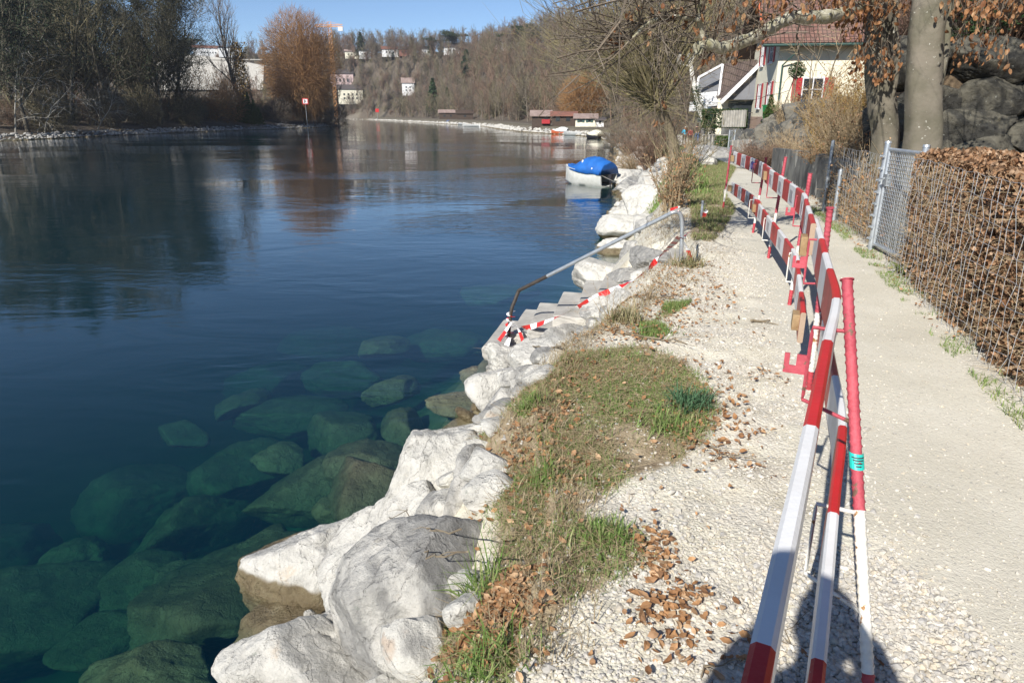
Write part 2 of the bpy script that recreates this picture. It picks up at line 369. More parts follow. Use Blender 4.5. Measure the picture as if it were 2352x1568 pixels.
class MB:
    def __init__(s): s.v = []; s.f = []; s.m = []; s.uv = {}
    def add(s, vs, fs, mi=0):
        b = len(s.v); s.v += [tuple(p) for p in vs]
        for f in fs: s.f.append(tuple(b+i for i in f)); s.m.append(mi)
    def box(s, x0, x1, y0, y1, z0, z1, mi=0, mat=None, bev=0.0):
        vs = [Vector((x, y, z)) for z in (z0, z1) for y in (y0, y1) for x in (x0, x1)]
        if mat is not None: vs = [mat @ p for p in vs]
        s.add(vs, [(0, 2, 3, 1), (4, 5, 7, 6), (0, 1, 5, 4), (2, 6, 7, 3), (0, 4, 6, 2), (1, 3, 7, 5)], mi)
    def bar(s, p0, p1, w, h, mi=0, up=(0, 0, 1)):
        p0 = Vector(p0); p1 = Vector(p1); d = (p1-p0).normalized(); a = d.cross(Vector(up))
        if a.length < 1e-4: a = d.cross(Vector((1, 0, 0)))
        a.normalize(); b = a.cross(d)
        vs = [q+a*(sx*w/2)+b*(sz*h/2) for q in (p0, p1) for sx, sz in ((-1, -1), (1, -1), (1, 1), (-1, 1))]
        s.add(vs, [(0, 1, 2, 3), (7, 6, 5, 4), (0, 4, 5, 1), (1, 5, 6, 2), (2, 6, 7, 3), (3, 7, 4, 0)], mi)
    def tube(s, pts, r, sides=8, mi=0, cap=True):
        pts = [Vector(p) for p in pts]; n = len(pts)
        if not hasattr(r, '__len__'): r = [r]*n
        rings = []; prev = None
        for i, p in enumerate(pts):
            d = (pts[min(i+1, n-1)]-pts[max(i-1, 0)]).normalized()
            a = (prev - d*prev.dot(d)) if prev is not None else d.cross(Vector((0, 0, 1)) if abs(d.z) < .9 else Vector((1, 0, 0)))
            a.normalize(); prev = a; b = d.cross(a)
            rings.append([p+(a*math.cos(2*math.pi*k/sides)+b*math.sin(2*math.pi*k/sides))*r[i] for k in range(sides)])
        vs = [q for R in rings for q in R]; fs = []
        for i in range(n-1):
            for k in range(sides):
                k2 = (k+1) % sides
                fs.append((i*sides+k, i*sides+k2, (i+1)*sides+k2, (i+1)*sides+k))
        if cap: fs += [tuple(reversed(range(sides))), tuple((n-1)*sides+k for k in range(sides))]
        s.add(vs, fs, mi)
    def build(s, name, mats, parent=None, smooth=False, loc=None, bevel=0.0):
        me = bpy.data.meshes.new(name); me.from_pydata(s.v, [], s.f)
        me.polygons.foreach_set('material_index', s.m)
        me.polygons.foreach_set('use_smooth', [smooth]*len(s.f)); me.update()
        if smooth:
            try: me.set_sharp_from_angle(angle=math.radians(40))
            except Exception: pass
        o = obj(name, me, mats, parent, loc)
        if bevel:
            b = o.modifiers.new('bevel', 'BEVEL'); b.width = bevel; b.segments = 2; b.limit_method = 'ANGLE'
        return o
def smooth_pts(pts, n):
    """Catmull-Rom through pts, n samples per span"""
    P = [Vector(p) for p in pts]; P = [P[0]*2-P[1]]+P+[P[-1]*2-P[-2]]; out = []
    for i in range(1, len(P)-2):
        for k in range(n):
            t = k/n
            out.append(.5*((2*P[i])+(-P[i-1]+P[i+1])*t+(2*P[i-1]-5*P[i]+4*P[i+1]-P[i+2])*t*t+(-P[i-1]+3*P[i]-3*P[i+1]+P[i+2])*t**3))
    out.append(P[-2]); return out

# ------------------------------------------------------------------ terrain
def itp(y, pts):
    pts = sorted(pts); return np.interp(y, [p[0] for p in pts], [p[1] for p in pts])
WLINE = [(-80, -3), (0, -1.9), (3.4, -1.78), (4.4, -1.5), (5.4, -1.15), (6.8, -.7), (8, -.38), (9.3, -.45), (10.3, -.2), (11.5, .35), (12.7, 1.0), (14.5, 1.9),
         (18.7, 2.7), (24.8, 3.8), (28.8, 4.7), (41.8, 6.3), (66, 9.9), (80, 12.1), (93, 12.7), (104.6, 12.9), (115, 11.6), (125, 9), (133.5, 5.4), (147, 1.4), (168, -2.5), (207, -8), (236, -16.6), (268, -27), (310, -41), (369, -62), (454, -92), (520, -230), (600, -500), (700, -900)]
CREST = [(-80, -1.2), (0, -.1), (1.8, .02), (2.65, .2), (3, .15), (3.75, .1), (4.3, .28), (5, .48), (5.7, 1.0), (7.1, 1.6), (8.9, 2.15), (14, 3.15), (20, 4.9), (26.7, 6.3), (41, 9), (66, 11.9),
         (80, 14.3), (93, 15.2), (104.6, 15.4), (115, 14.2), (125, 11.8), (133.5, 8.2), (147, 4.2), (168, .4), (207, -5), (236, -13.4), (268, -23.5), (310, -37), (369, -58), (454, -87), (520, -220), (600, -490), (700, -880)]
RIGHT = [(-80, 1.8), (0, 2.2), (2, 2.55), (3.6, 2.97), (4.8, 3.31), (6.2, 3.75), (8.2, 4.37), (9.6, 4.76), (12.6, 5.55), (17.6, 6.9), (28.8, 9.2), (36, 10.9), (43, 12.4), (55, 15.4), (64, 17.3), (93, 22),
         (104, 21), (115, 19), (125, 16), (133.5, 12.5), (147, 8.5), (168, 4.5), (207, -1), (236, -9), (268, -19), (310, -32), (369, -52), (454, -80), (520, -212), (600, -480), (700, -870)]
LBANK = [(-80, -60), (60, -66), (93, -67), (110, -66), (137, -64), (163, -57), (190, -51.5), (206, -49.5), (211, -51), (222, -62), (240, -80), (280, -128), (400, -260), (600, -700), (700, -900)]
PATHZ = [(-80, 0), (14, 0), (30, -.15), (55, -.64), (64, -1.0), (68, -1.1), (100, -.9), (137, -.6), (300, -.4), (900, -.4)]
def sstep(t): t = np.clip(t, 0, 1); return t*t*(3-2*t)
def H(x, y, detail=True):
    x = np.asarray(x, float); y = np.asarray(y, float)
    xw = itp(y, WLINE); xc = itp(y, CREST); xr = itp(y, RIGHT); xl = itp(y, LBANK); zp = itp(y, PATHZ)
    w = np.clip(xc-xw, .5, None); t = (x-xw)/w
    d = xw-x
    bed = WZ-.05-2.6*(1-np.exp(-.36*np.clip(d, 0, None)))-.25*np.clip(d, 0, .5)
    bank = WZ-.05+(zp-.06-WZ+.05)*sstep(np.clip((t-.12)/.88, 0, 1))**1.15
    s = x-xr
    land = zp+0*x
    # ground behind the fence and the garden terraces
    k1 = sstep((y-10)/3)*sstep((23-y)/3)
    terr = .7*sstep((s-.25)/.1)*k1 + k1*np.clip(s-.6, 0, 6)*.22
    k2 = sstep((y-20)/4)*(1-sstep((y-62)/10))
    terr2 = (1.2-zp)*sstep((s-1.2)/2.6)*k2
    k0 = 1-sstep((y-11)/3)
    terr0 = 2.8*sstep((y-11.75)/.5)*sstep((s-1.4)/.5)*(1-sstep((y-17)/5))+k0*.0
    s0 = np.interp(y, [0, 12, 30, 45, 60, 90, 130, 200, 900], [7, 7, 14, 26, 26, 12, 10, 9, 9])
    Ht = np.interp(y, [0, 60, 150, 220, 300, 450, 560, 900], [26, 28, 28, 28, 31, 38, 45, 50])
    Wd = np.interp(y, [0, 60, 140, 454, 900], [42, 55, 50, 50, 50])
    hill = Ht*sstep((s-s0)/Wd)**.85
    land = land+np.maximum(np.maximum(terr, terr2), terr0)+hill
    z = np.where(t >= 1, land, np.where(t >= 0, bank, bed))
    # bed of the stone steps
    if True:
        sx_ = (x+.45)*.9979-(y-8.98)*.0644; sn_ = (x+.45)*.301+(y-8.98)*.953
        cz = -1.62+.155/.315*np.clip(sx_, 0, 3)
        m_ = sstep((sn_+.12)/.15)*sstep((1.75-sn_)/.3)*sstep((sx_+.2)/.2)*sstep((2.95-sx_)/.2)
        z = z+(np.minimum(z, cz)-z)*m_
    # left bank
    dl = xl-x
    lb = np.where(dl > 0, WZ+.03+np.minimum(np.maximum(dl, 0)*.24, 1.9)+1.0*sstep((dl-8)/14)+26*sstep((dl-70)/170), WZ-.05-2.5*(1-np.exp(-.22*np.clip(-dl, 0, None))))
    near_left = (x-xl) < (xw-x)
    z = np.where(near_left, lb, z)
    if detail:
        land_m = (z > WZ)
        nearw = np.exp(-np.clip(np.abs(y-5), 0, 1e3)/14)
        slope_zone = sstep(1-np.abs(t-.45)/.8)
        inpath = sstep((x-itp(y, PEDGE))/.25)*sstep((xr-x+.1)/.2)
        z = z+land_m*(.035*fbm(x*1.6, y*1.6, 0, 4, 3)*(1-.75*inpath)+.018*fbm(x*7, y*7, 0, 4, 9)*(1-.8*inpath)+.035*np.clip(fbm(x*3.1, y*3.1, 0, 3, 19), 0, 1)*(1-inpath)+.10*fbm(x*2.1, y*2.1, 0, 4, 5)*slope_zone*np.clip(w/2, 0, 1))
        z = z+(~land_m)*(.10*fbm(x*1.1, y*1.1, 0, 4, 8))
        far = sstep((np.abs(s)-20)/30)
        z = z+land_m*far*1.2*fbm(x*.03, y*.03, 0, 4, 21)
    return z
CARVE = None
# gravel path left edge (where the sandy bank starts)
PEDGE = [(-80, .9), (0, .7), (1.6, 1.05), (2.4, 1.35), (3.6, 1.6), (6, 2.2), (9, 2.8), (12, 3.4), (16, 4.6), (28, 7.4), (43, 10.6), (55, 13.5), (64, 15.2), (93, 20), (115, 17.5), (133.5, 11), (147, 7), (168, 3), (207, -3), (268, -21), (369, -54), (454, -82), (700, -875)]
def G(u, v):
    """ground point seen at view pixel u,v"""
    a, y, d = ray(u, v); z = 0.0; p = None; lo, hi = .5, 900.0
    t = lo; prev = t
    while t < hi:
        P = (a*t, y*t, CZ+d*t)
        if P[2] <= float(H(P[0], P[1], False)): break
        prev = t; t *= 1.02
    lo, hi = prev, t
    for _ in range(18):
        m = (lo+hi)/2; P = (a*m, y*m, CZ+d*m)
        if P[2] <= float(H(P[0], P[1], False)): hi = m
        else: lo = m
    return Vector((a*hi, y*hi, CZ+d*hi))
def gz(x, y): return float(H(x, y))

def graded(a, fine0, fine1, b, step, grow, mx):
    out = list(np.arange(fine0, fine1, step)); s = step; x = fine1
    while x < b: out.append(x); s = min(s*grow, mx); x += s
    out.append(b); s = step; x = fine0-step; left = []
    while x > a: left.append(x); s = min(s*grow, mx); x -= s
    left.append(a); return np.array(left[::-1]+out)
def inpoly(x, y, poly):
    x = np.asarray(x); y = np.asarray(y); c = np.zeros(x.shape, bool); n = len(poly)
    for i in range(n):
        x1, y1 = poly[i][0], poly[i][1]; x2, y2 = poly[(i+1) % n][0], poly[(i+1) % n][1]
        k = ((y1 > y) != (y2 > y)) & (x < (x2-x1)*(y-y1)/(y2-y1+1e-12)+x1); c ^= k
    return c
GRASS_V = [[(1240, 860), (1330, 815), (1480, 795), (1560, 825), (1610, 880), (1645, 960), (1610, 1010), (1560, 1060), (1450, 1095), (1390, 1130), (1350, 1180), (1440, 1230), (1490, 1290), (1400, 1340), (1300, 1400), (1230, 1480), (1180, 1567), (990, 1567), (980, 1450), (1130, 1320), (1160, 1240), (1110, 1130), (1060, 1010), (1180, 930)],
           [(1585, 560), (1640, 555), (1668, 520), (1690, 480), (1660, 440), (1690, 385), (1640, 365), (1590, 395), (1570, 440), (1590, 500)],
           [(1470, 790), (1530, 770), (1520, 740), (1470, 745)], [(1500, 735), (1560, 715), (1590, 690), (1530, 700)]]
GRASS = [[G(*p) for p in poly] for poly in GRASS_V]
def grassmask(x, y):
    r = np.zeros(np.shape(x), bool)
    for p in GRASS: r |= inpoly(x, y, p)
    return r

gx = graded(-800, -3.4, 5.2, 500, .05, 1.035, 14); gy = graded(-80, .4, 13.5, 800, .06, 1.03, 10)
X, Y = np.meshgrid(gx, gy)
Z = H(X, Y)
nx, ny = len(gx), len(gy)
V = np.stack([X, Y, Z], -1).reshape(-1, 3)
ii = (np.arange(ny-1)[:, None]*nx+np.arange(nx-1)[None, :]).ravel()
Fq = np.stack([ii, ii+1, ii+nx+1, ii+nx], 1)
me = mesh_from('ground', V, Fq, smooth=True)
att = me.color_attributes.new('zone', 'FLOAT_COLOR', 'POINT')
xr = itp(Y, RIGHT); pe = itp(Y, PEDGE); nz = fbm(X*2, Y*2, 0, 4, 40)
pathm = sstep((X-pe+.25*nz)/.3+.5)*sstep((xr-X+.15*nz)/.25+.2)
fine = grassmask(X+.05*nz, Y+.05*nz).astype(float)
wood = np.maximum(sstep((X-xr-.1+.1*nz)/.3), sstep((itp(Y, LBANK)-X+.5)/2))  # left bank: dark mud, with the trees' shade put into the colour
gr = np.maximum(fine, .8*sstep((Y-26)/8)*sstep((X-itp(Y, CREST)+1)/.8)*(1-pathm))
bedm = (Z < WZ-.02).astype(float)
pathm = pathm*(1-sstep((Y-100)/15)); wood = np.maximum(wood, .85*sstep((Y-108)/15)*(X > itp(Y, LBANK)))
C = np.stack([pathm, gr, wood, bedm], -1).reshape(-1, 4).astype(np.float32)
att.data.foreach_set('color', C.ravel())

m, nt, N, L, P = nodes_of('ground')
p = pos(N)
va = N.new('ShaderNodeVertexColor'); va.layer_name = 'zone'
sp = N.new('ShaderNodeSeparateColor'); L.new(va.outputs[0], sp.inputs[0])
vor = N.new('ShaderNodeTexVoronoi'); vor.inputs['Scale'].default_value = 60; L.new(p, vor.inputs['Vector'])
vor2 = N.new('ShaderNodeTexVoronoi'); vor2.inputs['Scale'].default_value = 130; L.new(p, vor2.inputs['Vector'])
stone = ramp(N, L, vor.outputs['Color'], [(0, (.43, .41, .36)), (.35, (.58, .54, .455)), (.7, (.62, .585, .5)), (1, (.69, .66, .58))])
sand = ramp(N, L, noise(N, L, p, 3.2, 7, .6), [(.3, (.47, .43, .34)), (.5, (.60, .565, .46)), (.7, (.67, .64, .54))])
bankc = mixc(N, L, mrange(N, L, noise(N, L, p, 2.1, 5), .46, .60), sand, stone)
bankc = mixc(N, L, mrange(N, L, noise(N, L, p, 1.1, 6, .65, .4), .52, .70, 0, .5), bankc, (.42, .365, .27))
pathc = ramp(N, L, noise(N, L, p, 1.3, 8, .62), [(.3, (.55, .52, .425)), (.52, (.62, .59, .495)), (.72, (.68, .65, .56))])
pathc = mixc(N, L, mrange(N, L, noise(N, L, p, 70, 3), .38, .66, 0, .65), pathc, mixc(N, L, 1.0, stone, (.95, .95, .95), 'MULTIPLY'))
worn = mrange(N, L, noise(N, L, p, .9, 5, .6, .5), .38, .62, 0, .22)
pathc = mixc(N, L, worn, pathc, (.44, .40, .32))
fleck = mrange(N, L, noise(N, L, p, 55, 2), .64, .70, 0, .75)
pathc = mixc(N, L, fleck, pathc, (.33, .32, .29))
c = mixc(N, L, sp.outputs[0], bankc, pathc)
soil = ramp(N, L, noise(N, L, p, 7, 7, .65), [(.3, (.20, .145, .09)), (.55, (.36, .29, .19)), (.72, (.50, .43, .31))])
farg = ramp(N, L, noise(N, L, p, .6, 7, .65), [(.3, (.12, .12, .05)), (.55, (.17, .19, .07)), (.72, (.27, .23, .13))])
sy = N.new('ShaderNodeSeparateXYZ'); L.new(p, sy.inputs[0])
soil = mixc(N, L, mrange(N, L, sy.outputs[1], 20, 30), soil, farg)
c = mixc(N, L, sp.outputs[1], c, soil)
litter_shade = ramp(N, L, noise(N, L, p, 9, 8, .7), [(.3, (.09, .065, .045)), (.55, (.17, .125, .08)), (.75, (.27, .20, .13))])
farl = ramp(N, L, noise(N, L, p, .25, 8, .7), [(.3, (.085, .07, .055)), (.6, (.13, .108, .083)), (.75, (.12, .115, .065))])
litter_shade = mixc(N, L, mrange(N, L, sy.outputs[1], 30, 70), litter_shade, farl)
c = mixc(N, L, sp.outputs[2], c, litter_shade)  # leafy floor brown; along the left bank it carries painted shade too
bedc = ramp(N, L, noise(N, L, p, 2.5, 7, .65), [(.3, (.07, .07, .04)), (.6, (.12, .12, .075)), (.75, (.18, .18, .12))])
wet = mrange(N, L, sy.outputs[2], WZ+.03, WZ+.09, 1, 0)
c = mixc(N, L, wet, c, bedc)
L.new(c, P.inputs['Base Color']); P.inputs['Roughness'].default_value = .95; P.inputs['Specular IOR Level'].default_value = .2
hb = math_(N, L, 'SUBTRACT', 1.0, vor.outputs['Distance'])
b1 = bump(N, L, hb, mrange(N, L, sp.outputs[0], 0, 1, .5, .18, False), .010)
b2 = bump(N, L, vor2.outputs['Distance'], .4, .004, b1)
b3 = bump(N, L, noise(N, L, p, 12, 8, .7), mrange(N, L, sp.outputs[0], 0, 1, .5, .2, False), .022, b2)
L.new(b3, P.inputs['Normal'])
tag(obj('ground', me, m), kind='structure')

# ------------------------------------------------------------------ water: closed body with volume
m, nt, N, L, P = nodes_of('river')
N.remove(P)
p = pos(N)
mp = N.new('ShaderNodeMapping'); mp.inputs['Rotation'].default_value = (0, 0, .25); mp.inputs['Scale'].default_value = (.75, 1.6, 1); L.new(p, mp.inputs['Vector'])
pv = mp.outputs[0]
patch = mrange(N, L, noise(N, L, pv, .055, 4, .55, .8), .42, .60, .10, 1.0)
n1 = noise(N, L, pv, 1.9, 3, .5, .4); n2 = noise(N, L, pv, .42, 3, .5, 1.0); n3 = noise(N, L, pv, 7.5, 2, .5)
h = math_(N, L, 'ADD', math_(N, L, 'MULTIPLY', n1, patch), math_(N, L, 'MULTIPLY', n2, .55))
h = math_(N, L, 'ADD', h, math_(N, L, 'MULTIPLY', math_(N, L, 'MULTIPLY', n3, patch), .16))
bn = N.new('ShaderNodeBump'); bn.inputs['Strength'].default_value = 1.0; bn.inputs['Distance'].default_value = .023; L.new(h, bn.inputs['Height'])
dt = N.new('ShaderNodeVectorMath'); dt.operation = 'DOT_PRODUCT'; L.new(bn.outputs[0], dt.inputs[0]); L.new(N.new('ShaderNodeNewGeometry').outputs['Incoming'], dt.inputs[1])
cs = math_(N, L, 'SUBTRACT', 1.0, math_(N, L, 'MINIMUM', math_(N, L, 'ABSOLUTE', dt.outputs['Value']), 1.0))
frv = math_(N, L, 'ADD', .02, math_(N, L, 'MULTIPLY', .98, math_(N, L, 'POWER', cs, 5.0)))      # water reflectance, same from above and below
gl = N.new('ShaderNodeBsdfGlossy'); gl.inputs['Roughness'].default_value = .03; gl.inputs[0].default_value = (1, 1, 1, 1); L.new(bn.outputs[0], gl.inputs['Normal'])
tr = N.new('ShaderNodeBsdfTransparent')
mx = N.new('ShaderNodeMixShader'); L.new(frv, mx.inputs[0]); L.new(tr.outputs[0], mx.inputs[1]); L.new(gl.outputs[0], mx.inputs[2])
L.new(mx.outputs[0], N['Material Output'].inputs['Surface'])
ab = N.new('ShaderNodeVolumeAbsorption'); ab.inputs['Color'].default_value = (.28, .69, .60, 1); ab.inputs['Density'].default_value = .95
sv = N.new('ShaderNodeVolumeScatter'); sv.inputs['Color'].default_value = (.02, .40, .85, 1); sv.inputs['Density'].default_value = .045
ad = N.new('ShaderNodeAddShader'); L.new(ab.outputs[0], ad.inputs[0]); L.new(sv.outputs[0], ad.inputs[1])
L.new(ad.outputs[0], N['Material Output'].inputs['Volume'])
mb = MB(); mb.box(-790, 490, -70, 790, -9, WZ)
tag(mb.build('river', m), kind='structure')
# ------------------------------------------------------------------ boulders
def ico(sub):
    bm = bmesh.new(); bmesh.ops.create_icosphere(bm, subdivisions=sub, radius=1)
    v = np.array([p.co[:] for p in bm.verts]); f = np.array([[q.index for q in t.verts] for t in bm.faces]); bm.free()
    return v, f
ICO = {k: ico(k) for k in (1, 2, 3, 4, 5, 6)}
def rock_mesh(name, seed, size, sub=5, cuts=9, rough=.09, flat=None):
    rng = np.random.default_rng(seed); D, F = ICO[sub]
    n = rng.normal(size=(cuts+5, 3)); n /= np.linalg.norm(n, axis=1, keepdims=True)
    cuts = len(n); dist = rng.uniform(.56, .90, cuts)
    if flat:
        n = np.concatenate([n, [[0, 0, 1.], [0, 0, -1.]]]); dist = np.append(dist, [flat, flat])
    dots = D @ n.T
    with np.errstate(divide='ignore', invalid='ignore'):
        r = np.where(dots > .05, dist/dots, 9)
    k = 55.0; r = np.concatenate([r, np.full((len(D), 1), 1.08)], 1)
    r = -np.log(np.exp(-k*r).sum(1))/k
    o = seed*3.7
    r = 1.36*r*(1+rough*1.1*fbm(D[:, 0]*1.7+o, D[:, 1]*1.7, D[:, 2]*1.7, 3, seed)+rough*.6*fbm(D[:, 0]*5+o, D[:, 1]*5, D[:, 2]*5, 6, seed+1, .62))
    rid = np.abs(fbm(D[:, 0]*3+o, D[:, 1]*3, D[:, 2]*4, 4, seed+7)); r = r-.10*np.clip(.09-rid, 0, 1)/.09*.5
    V = D*r[:, None]*np.array(size)[None]*.5
    return mesh_from(name, V, None, F, smooth=True)
def boulder(label, c, size, seed, mat='rock_white', rz=0.0, tilt=(0, 0), cuts=9, sub=5, flat=None, group=None, name='boulder', rough=.09):
    o = obj(name, rock_mesh(name, seed, size, sub, cuts, rough, flat), M[mat], loc=c)
    o.rotation_euler = (math.radians(tilt[0]), math.radians(tilt[1]), math.radians(rz))
    return tag(o, label, 'boulder', group)
# label, (u,v,z of centre), size, seed, material, rz, tilt
BO = [
 ('white boulder at the bottom edge of the photo, half over the water', (800, 1590, -1.15), (.95, .85, .85), 11, 'rock_white', 20, (0, -10)),
 ('big grey rounded boulder under the dry leaves nearest the camera', (1050, 1440, -.70), (.92, 1.02, .8), 12, 'rock_grey', -25, (0, -14)),
 ('cream boulder with cracked top wedged behind the big grey boulder', (955, 1300, -1.12), (.8, .85, .85), 13, 'rock_white', 10, (8, 0)),
 ('tall white and grey boulder rising below the red mossy clump', (1045, 1130, -.88), (.95, 1.05, 1.05), 14, 'rock_mix', -20, (6, -12)),
 ('grey streaked boulder leaning on the tall white boulder', (1135, 1190, -.66), (.5, .8, .7), 15, 'rock_grey', -30, (0, -8)),
 ('wet dark boulder with a white dry top lying in the water', (785, 1290, -1.83), (1.1, .9, .78), 16, 'rock_white', 12, (0, 6)),
 ('white blocky boulder between the grass and the dark cave', (1175, 900, -1.35), (.8, .75, .72), 18, 'rock_white', 20, (0, 10)),
 ('pale wedge shaped boulder right of the dark cave', (1250, 860, -1.0), (.6, .7, .6), 19, 'rock_white', -30, (0, -10)),
 ('small grey boulder at the water edge above the tall white one', (1160, 955, -1.25), (.55, .5, .5), 20, 'rock_grey', 0, (0, 0)),
 ('long pale slab of rock sloping down beside the concrete steps', (1345, 812, -.95), (1.0, .5, .36), 21, 'rock_mix', 35, (0, 10)),
 ('flat grey rock topped with twigs beside the steps', (1440, 770, -.5), (.8, .5, .36), 22, 'rock_grey', 25, (0, 8)),
 ('small cream rock stuck in the soil of the collapsed bank', (1268, 1015, -.62), (.36, .3, .5), 23, 'rock_white', 30, (0, 14)),
 ('brown streaked rock between two grey step blocks', (1400, 722, -.62), (.55, .4, .3), 24, 'rock_mix', 40, (0, 8)),
 ('rounded pale rock at the right end of the steps', (1450, 712, -.42), (.6, .5, .4), 25, 'rock_white', 10, (0, 8)),
 ('white flat topped rock at the water beyond the steps', (1395, 645, -1.2), (1.1, 1.3, .6), 26, 'rock_white', 30, (0, 12)),
 ('grey slab rock under the top end of the handrail', (1490, 602, -.75), (1.1, .9, .5), 27, 'rock_grey', 30, (0, 8)),
 ('small white rock standing in the shallows beyond the handrail', (1423, 572, -1.7), (.95, .6, .5), 28, 'rock_white', -20, (0, 0)),
 ('little cube shaped white rock at the shallow edge', (1460, 583, -1.6), (.42, .4, .45), 29, 'rock_white', 10, (0, 0)),
 ('large white rock mass under the handrail bend', (1505, 548, -1.15), (1.0, 1.3, .95), 30, 'rock_white', 0, (0, 10)),
 ('low white rock pointing into the river below the shrub', (1440, 500, -1.65), (1.6, .9, .55), 31, 'rock_white', 12, (0, 0)),
 ('white rock with a ledge directly left of the shrub roots', (1478, 480, -1.3), (1.1, 1.4, 1.1), 32, 'rock_white', 22, (0, 8)),
 ('broad white rock touching the water under the handrail tube', (1455, 527, -1.5), (1.5, 1.1, .7), 33, 'rock_white', -15, (0, 0)),
 ('upright white rock near the foot of the shrub', (1500, 440, -1.0), (1.1, 1.6, 1.4), 34, 'rock_white', 0, (0, 6)),
 ('small white rock at the water nearest the boat', (1455, 460, -1.7), (1.0, .8, .6), 35, 'rock_white', 0, (0, 0)),
 ('grey rock on the shore right of the moored boat', (1455, 432, -1.55), (1.8, 1.3, .7), 36, 'rock_grey', 20, (0, 0)),
 ('pale rock behind the moored boat rope', (1445, 412, -1.5), (2.2, 1.5, .8), 37, 'rock_mix', 0, (0, 0)),
 ('grey flat slab just left of the top handrail post', (1515, 600, -.42), (1.0, .85, .34), 40, 'rock_grey', 25, (0, 12)),
 ('white boulder below the roots of the leafless shrub', (1532, 535, -.62), (.95, 1.2, .7), 41, 'rock_white', 10, (0, 10)),
 ('pale grey slab between the steps and the white boulders', (1470, 640, -.72), (1.1, .8, .4), 42, 'rock_grey', 40, (0, 14)),
 ('grey stone with moss between the handrail and the shrub', (1562, 515, -.36), (.9, 1.3, .45), 43, 'rock_grey', 10, (0, 8)),
 ('small white stone leaning on the grey slab under the handrail', (1500, 640, -.5), (.5, .5, .35), 44, 'rock_white', 0, (0, 0)),
 ('white rock on the grass beside the far end of the barrier', (1627, 382, -.15), (.8, .6, .55), 38, 'rock_white', 0, (0, 0)),
 ('flat grey outcrop beside the path before the far end of the barrier', (1610, 362, -.35), (2.4, 3.0, .8), 39, 'rock_grey', 20, (0, 0)),
]
for i, (lb, (u, v, z), sz, sd, mt, rz, tl) in enumerate(BO):
    boulder(lb, on(u, v, z), sz, sd, mt, rz, tl, cuts=8 if i < 8 else 10, sub=6 if i < 6 else 5)
SUBM = [
 ('brown submerged boulder just left of the white boulder at the bottom edge', (690, 1500, -2.12), (1.45, 1.1, .75), 51, 25, 'rock_dark'),
 ('long olive sunken boulder under the wet boulder with white top', (520, 1385, -2.75), (2.2, 1.5, .9), 52, 40, 'rock_bed'),
 ('flat grey slab just under water beside the white blocky boulder', (1090, 930, -1.98), (1.2, .6, .3), 53, -4, 'rock_mix'),
 ('square green sunken boulder left of the tall white boulder', (710, 1130, -2.65), (1.5, 1.2, .7), 54, 12, 'rock_bed'),
 ('olive sunken boulder touching the foot of the tall white boulder', (860, 1125, -2.25), (1.15, 1.3, .7), 55, 50, 'rock_bed'),
 ('small round sunken boulder above the olive one', (845, 1065, -2.35), (1.0, .8, .6), 56, 0, 'rock_bed'),
 ('oval pale green sunken boulder with smooth top in mid water', (790, 1000, -2.75), (1.25, 1.1, .7), 57, 10, 'rock_bed'),
 ('wide flat sunken boulder behind the oval one', (670, 965, -3.0), (1.8, 1.2, .6), 58, 20, 'rock_bed'),
 ('dim sunken boulder left of the oval one', (555, 1085, -3.1), (1.3, 1.3, .9), 59, 40, 'rock_bed'),
 ('deep sunken boulder further out in the green water', (335, 1150, -3.4), (1.7, 1.3, .9), 60, 25, 'rock_bed'),
 ('narrow upright sunken boulder between the deep ones', (440, 1225, -3.2), (.8, 1.7, .9), 61, -30, 'rock_bed'),
 ('very large dark sunken boulder at the lower left corner', (80, 1420, -3.3), (1.9, 1.9, 1.1), 62, 35, 'rock_bed'),
 ('faint sunken boulder at the left edge of the photo', (10, 1300, -3.6), (1.6, 1.5, 1.0), 63, 5, 'rock_bed'),
 ('thin sunken ledge beside the dark cave at the slab', (1105, 868, -2.0), (.7, .5, .4), 64, 0, 'rock_dark'),
 ('pale sunken slab out from the bottom step', (1000, 790, -2.8), (2.0, 1.3, .6), 65, 8, 'rock_bed'),
 ('faint sunken slab far out from the bottom step', (760, 790, -3.4), (2.2, 1.8, .7), 66, 0, 'rock_bed'),
 ('long pale sunken slab below the handrail', (1140, 680, -2.7), (2.4, 1.6, .5), 67, 0, 'rock_bed'),
 ('round sunken boulder in front of the steps', (800, 865, -3.0), (1.6, 1.2, .7), 68, 0, 'rock_bed'),
 ('faint round sunken boulder deep below the handrail bend', (620, 880, -3.5), (1.7, 1.5, .8), 69, 0, 'rock_bed'),
 ('olive sunken boulder at the bottom edge in front of the brown one', (350, 1565, -2.55), (1.1, .7, .6), 70, 0, 'rock_dark'),
 ('brown sunken stone beneath the small grey boulder at the water edge', (1110, 985, -2.0), (1.2, .8, .5), 71, 30, 'rock_dark'),
]
for i, (lb, u, v) in enumerate([('sunken stone right of the square green boulder', 800, 1180), ('sunken stone in the gap left of the wet boulder', 610, 1270), ('sunken stone left of the long olive boulder', 330, 1340), ('small sunken stone between the oval boulder and the flat slab', 930, 985),
        ('dim sunken stone above the very large dark one', 170, 1290), ('sunken stone below the narrow upright one', 430, 1340), ('sunken stone off the flat grey slab', 900, 900), ('faint sunken stone behind the wide flat boulder', 560, 930), ('sunken stone near the dim boulder, nearer the shore', 640, 1060), ('faint sunken stone under the middle of the river edge', 420, 1000),
        ('sunken stone beside the very large dark one at the bottom', 230, 1480), ('sunken stone left of the pale slab off the bottom step', 880, 800), ('shallow brown stone beneath the white blocky boulder', 1060, 985), ('small stone in shallow water left of the tall white boulder', 840, 1190)]):
    SUBM.append((lb, (u, v, -2.45-.9*max(0, (900-u)/900)), (.75+.12*(i % 4), .6+.1*(i % 3), .45), 130+i, i*37, 'rock_bed' if i % 4 else 'rock_dark'))
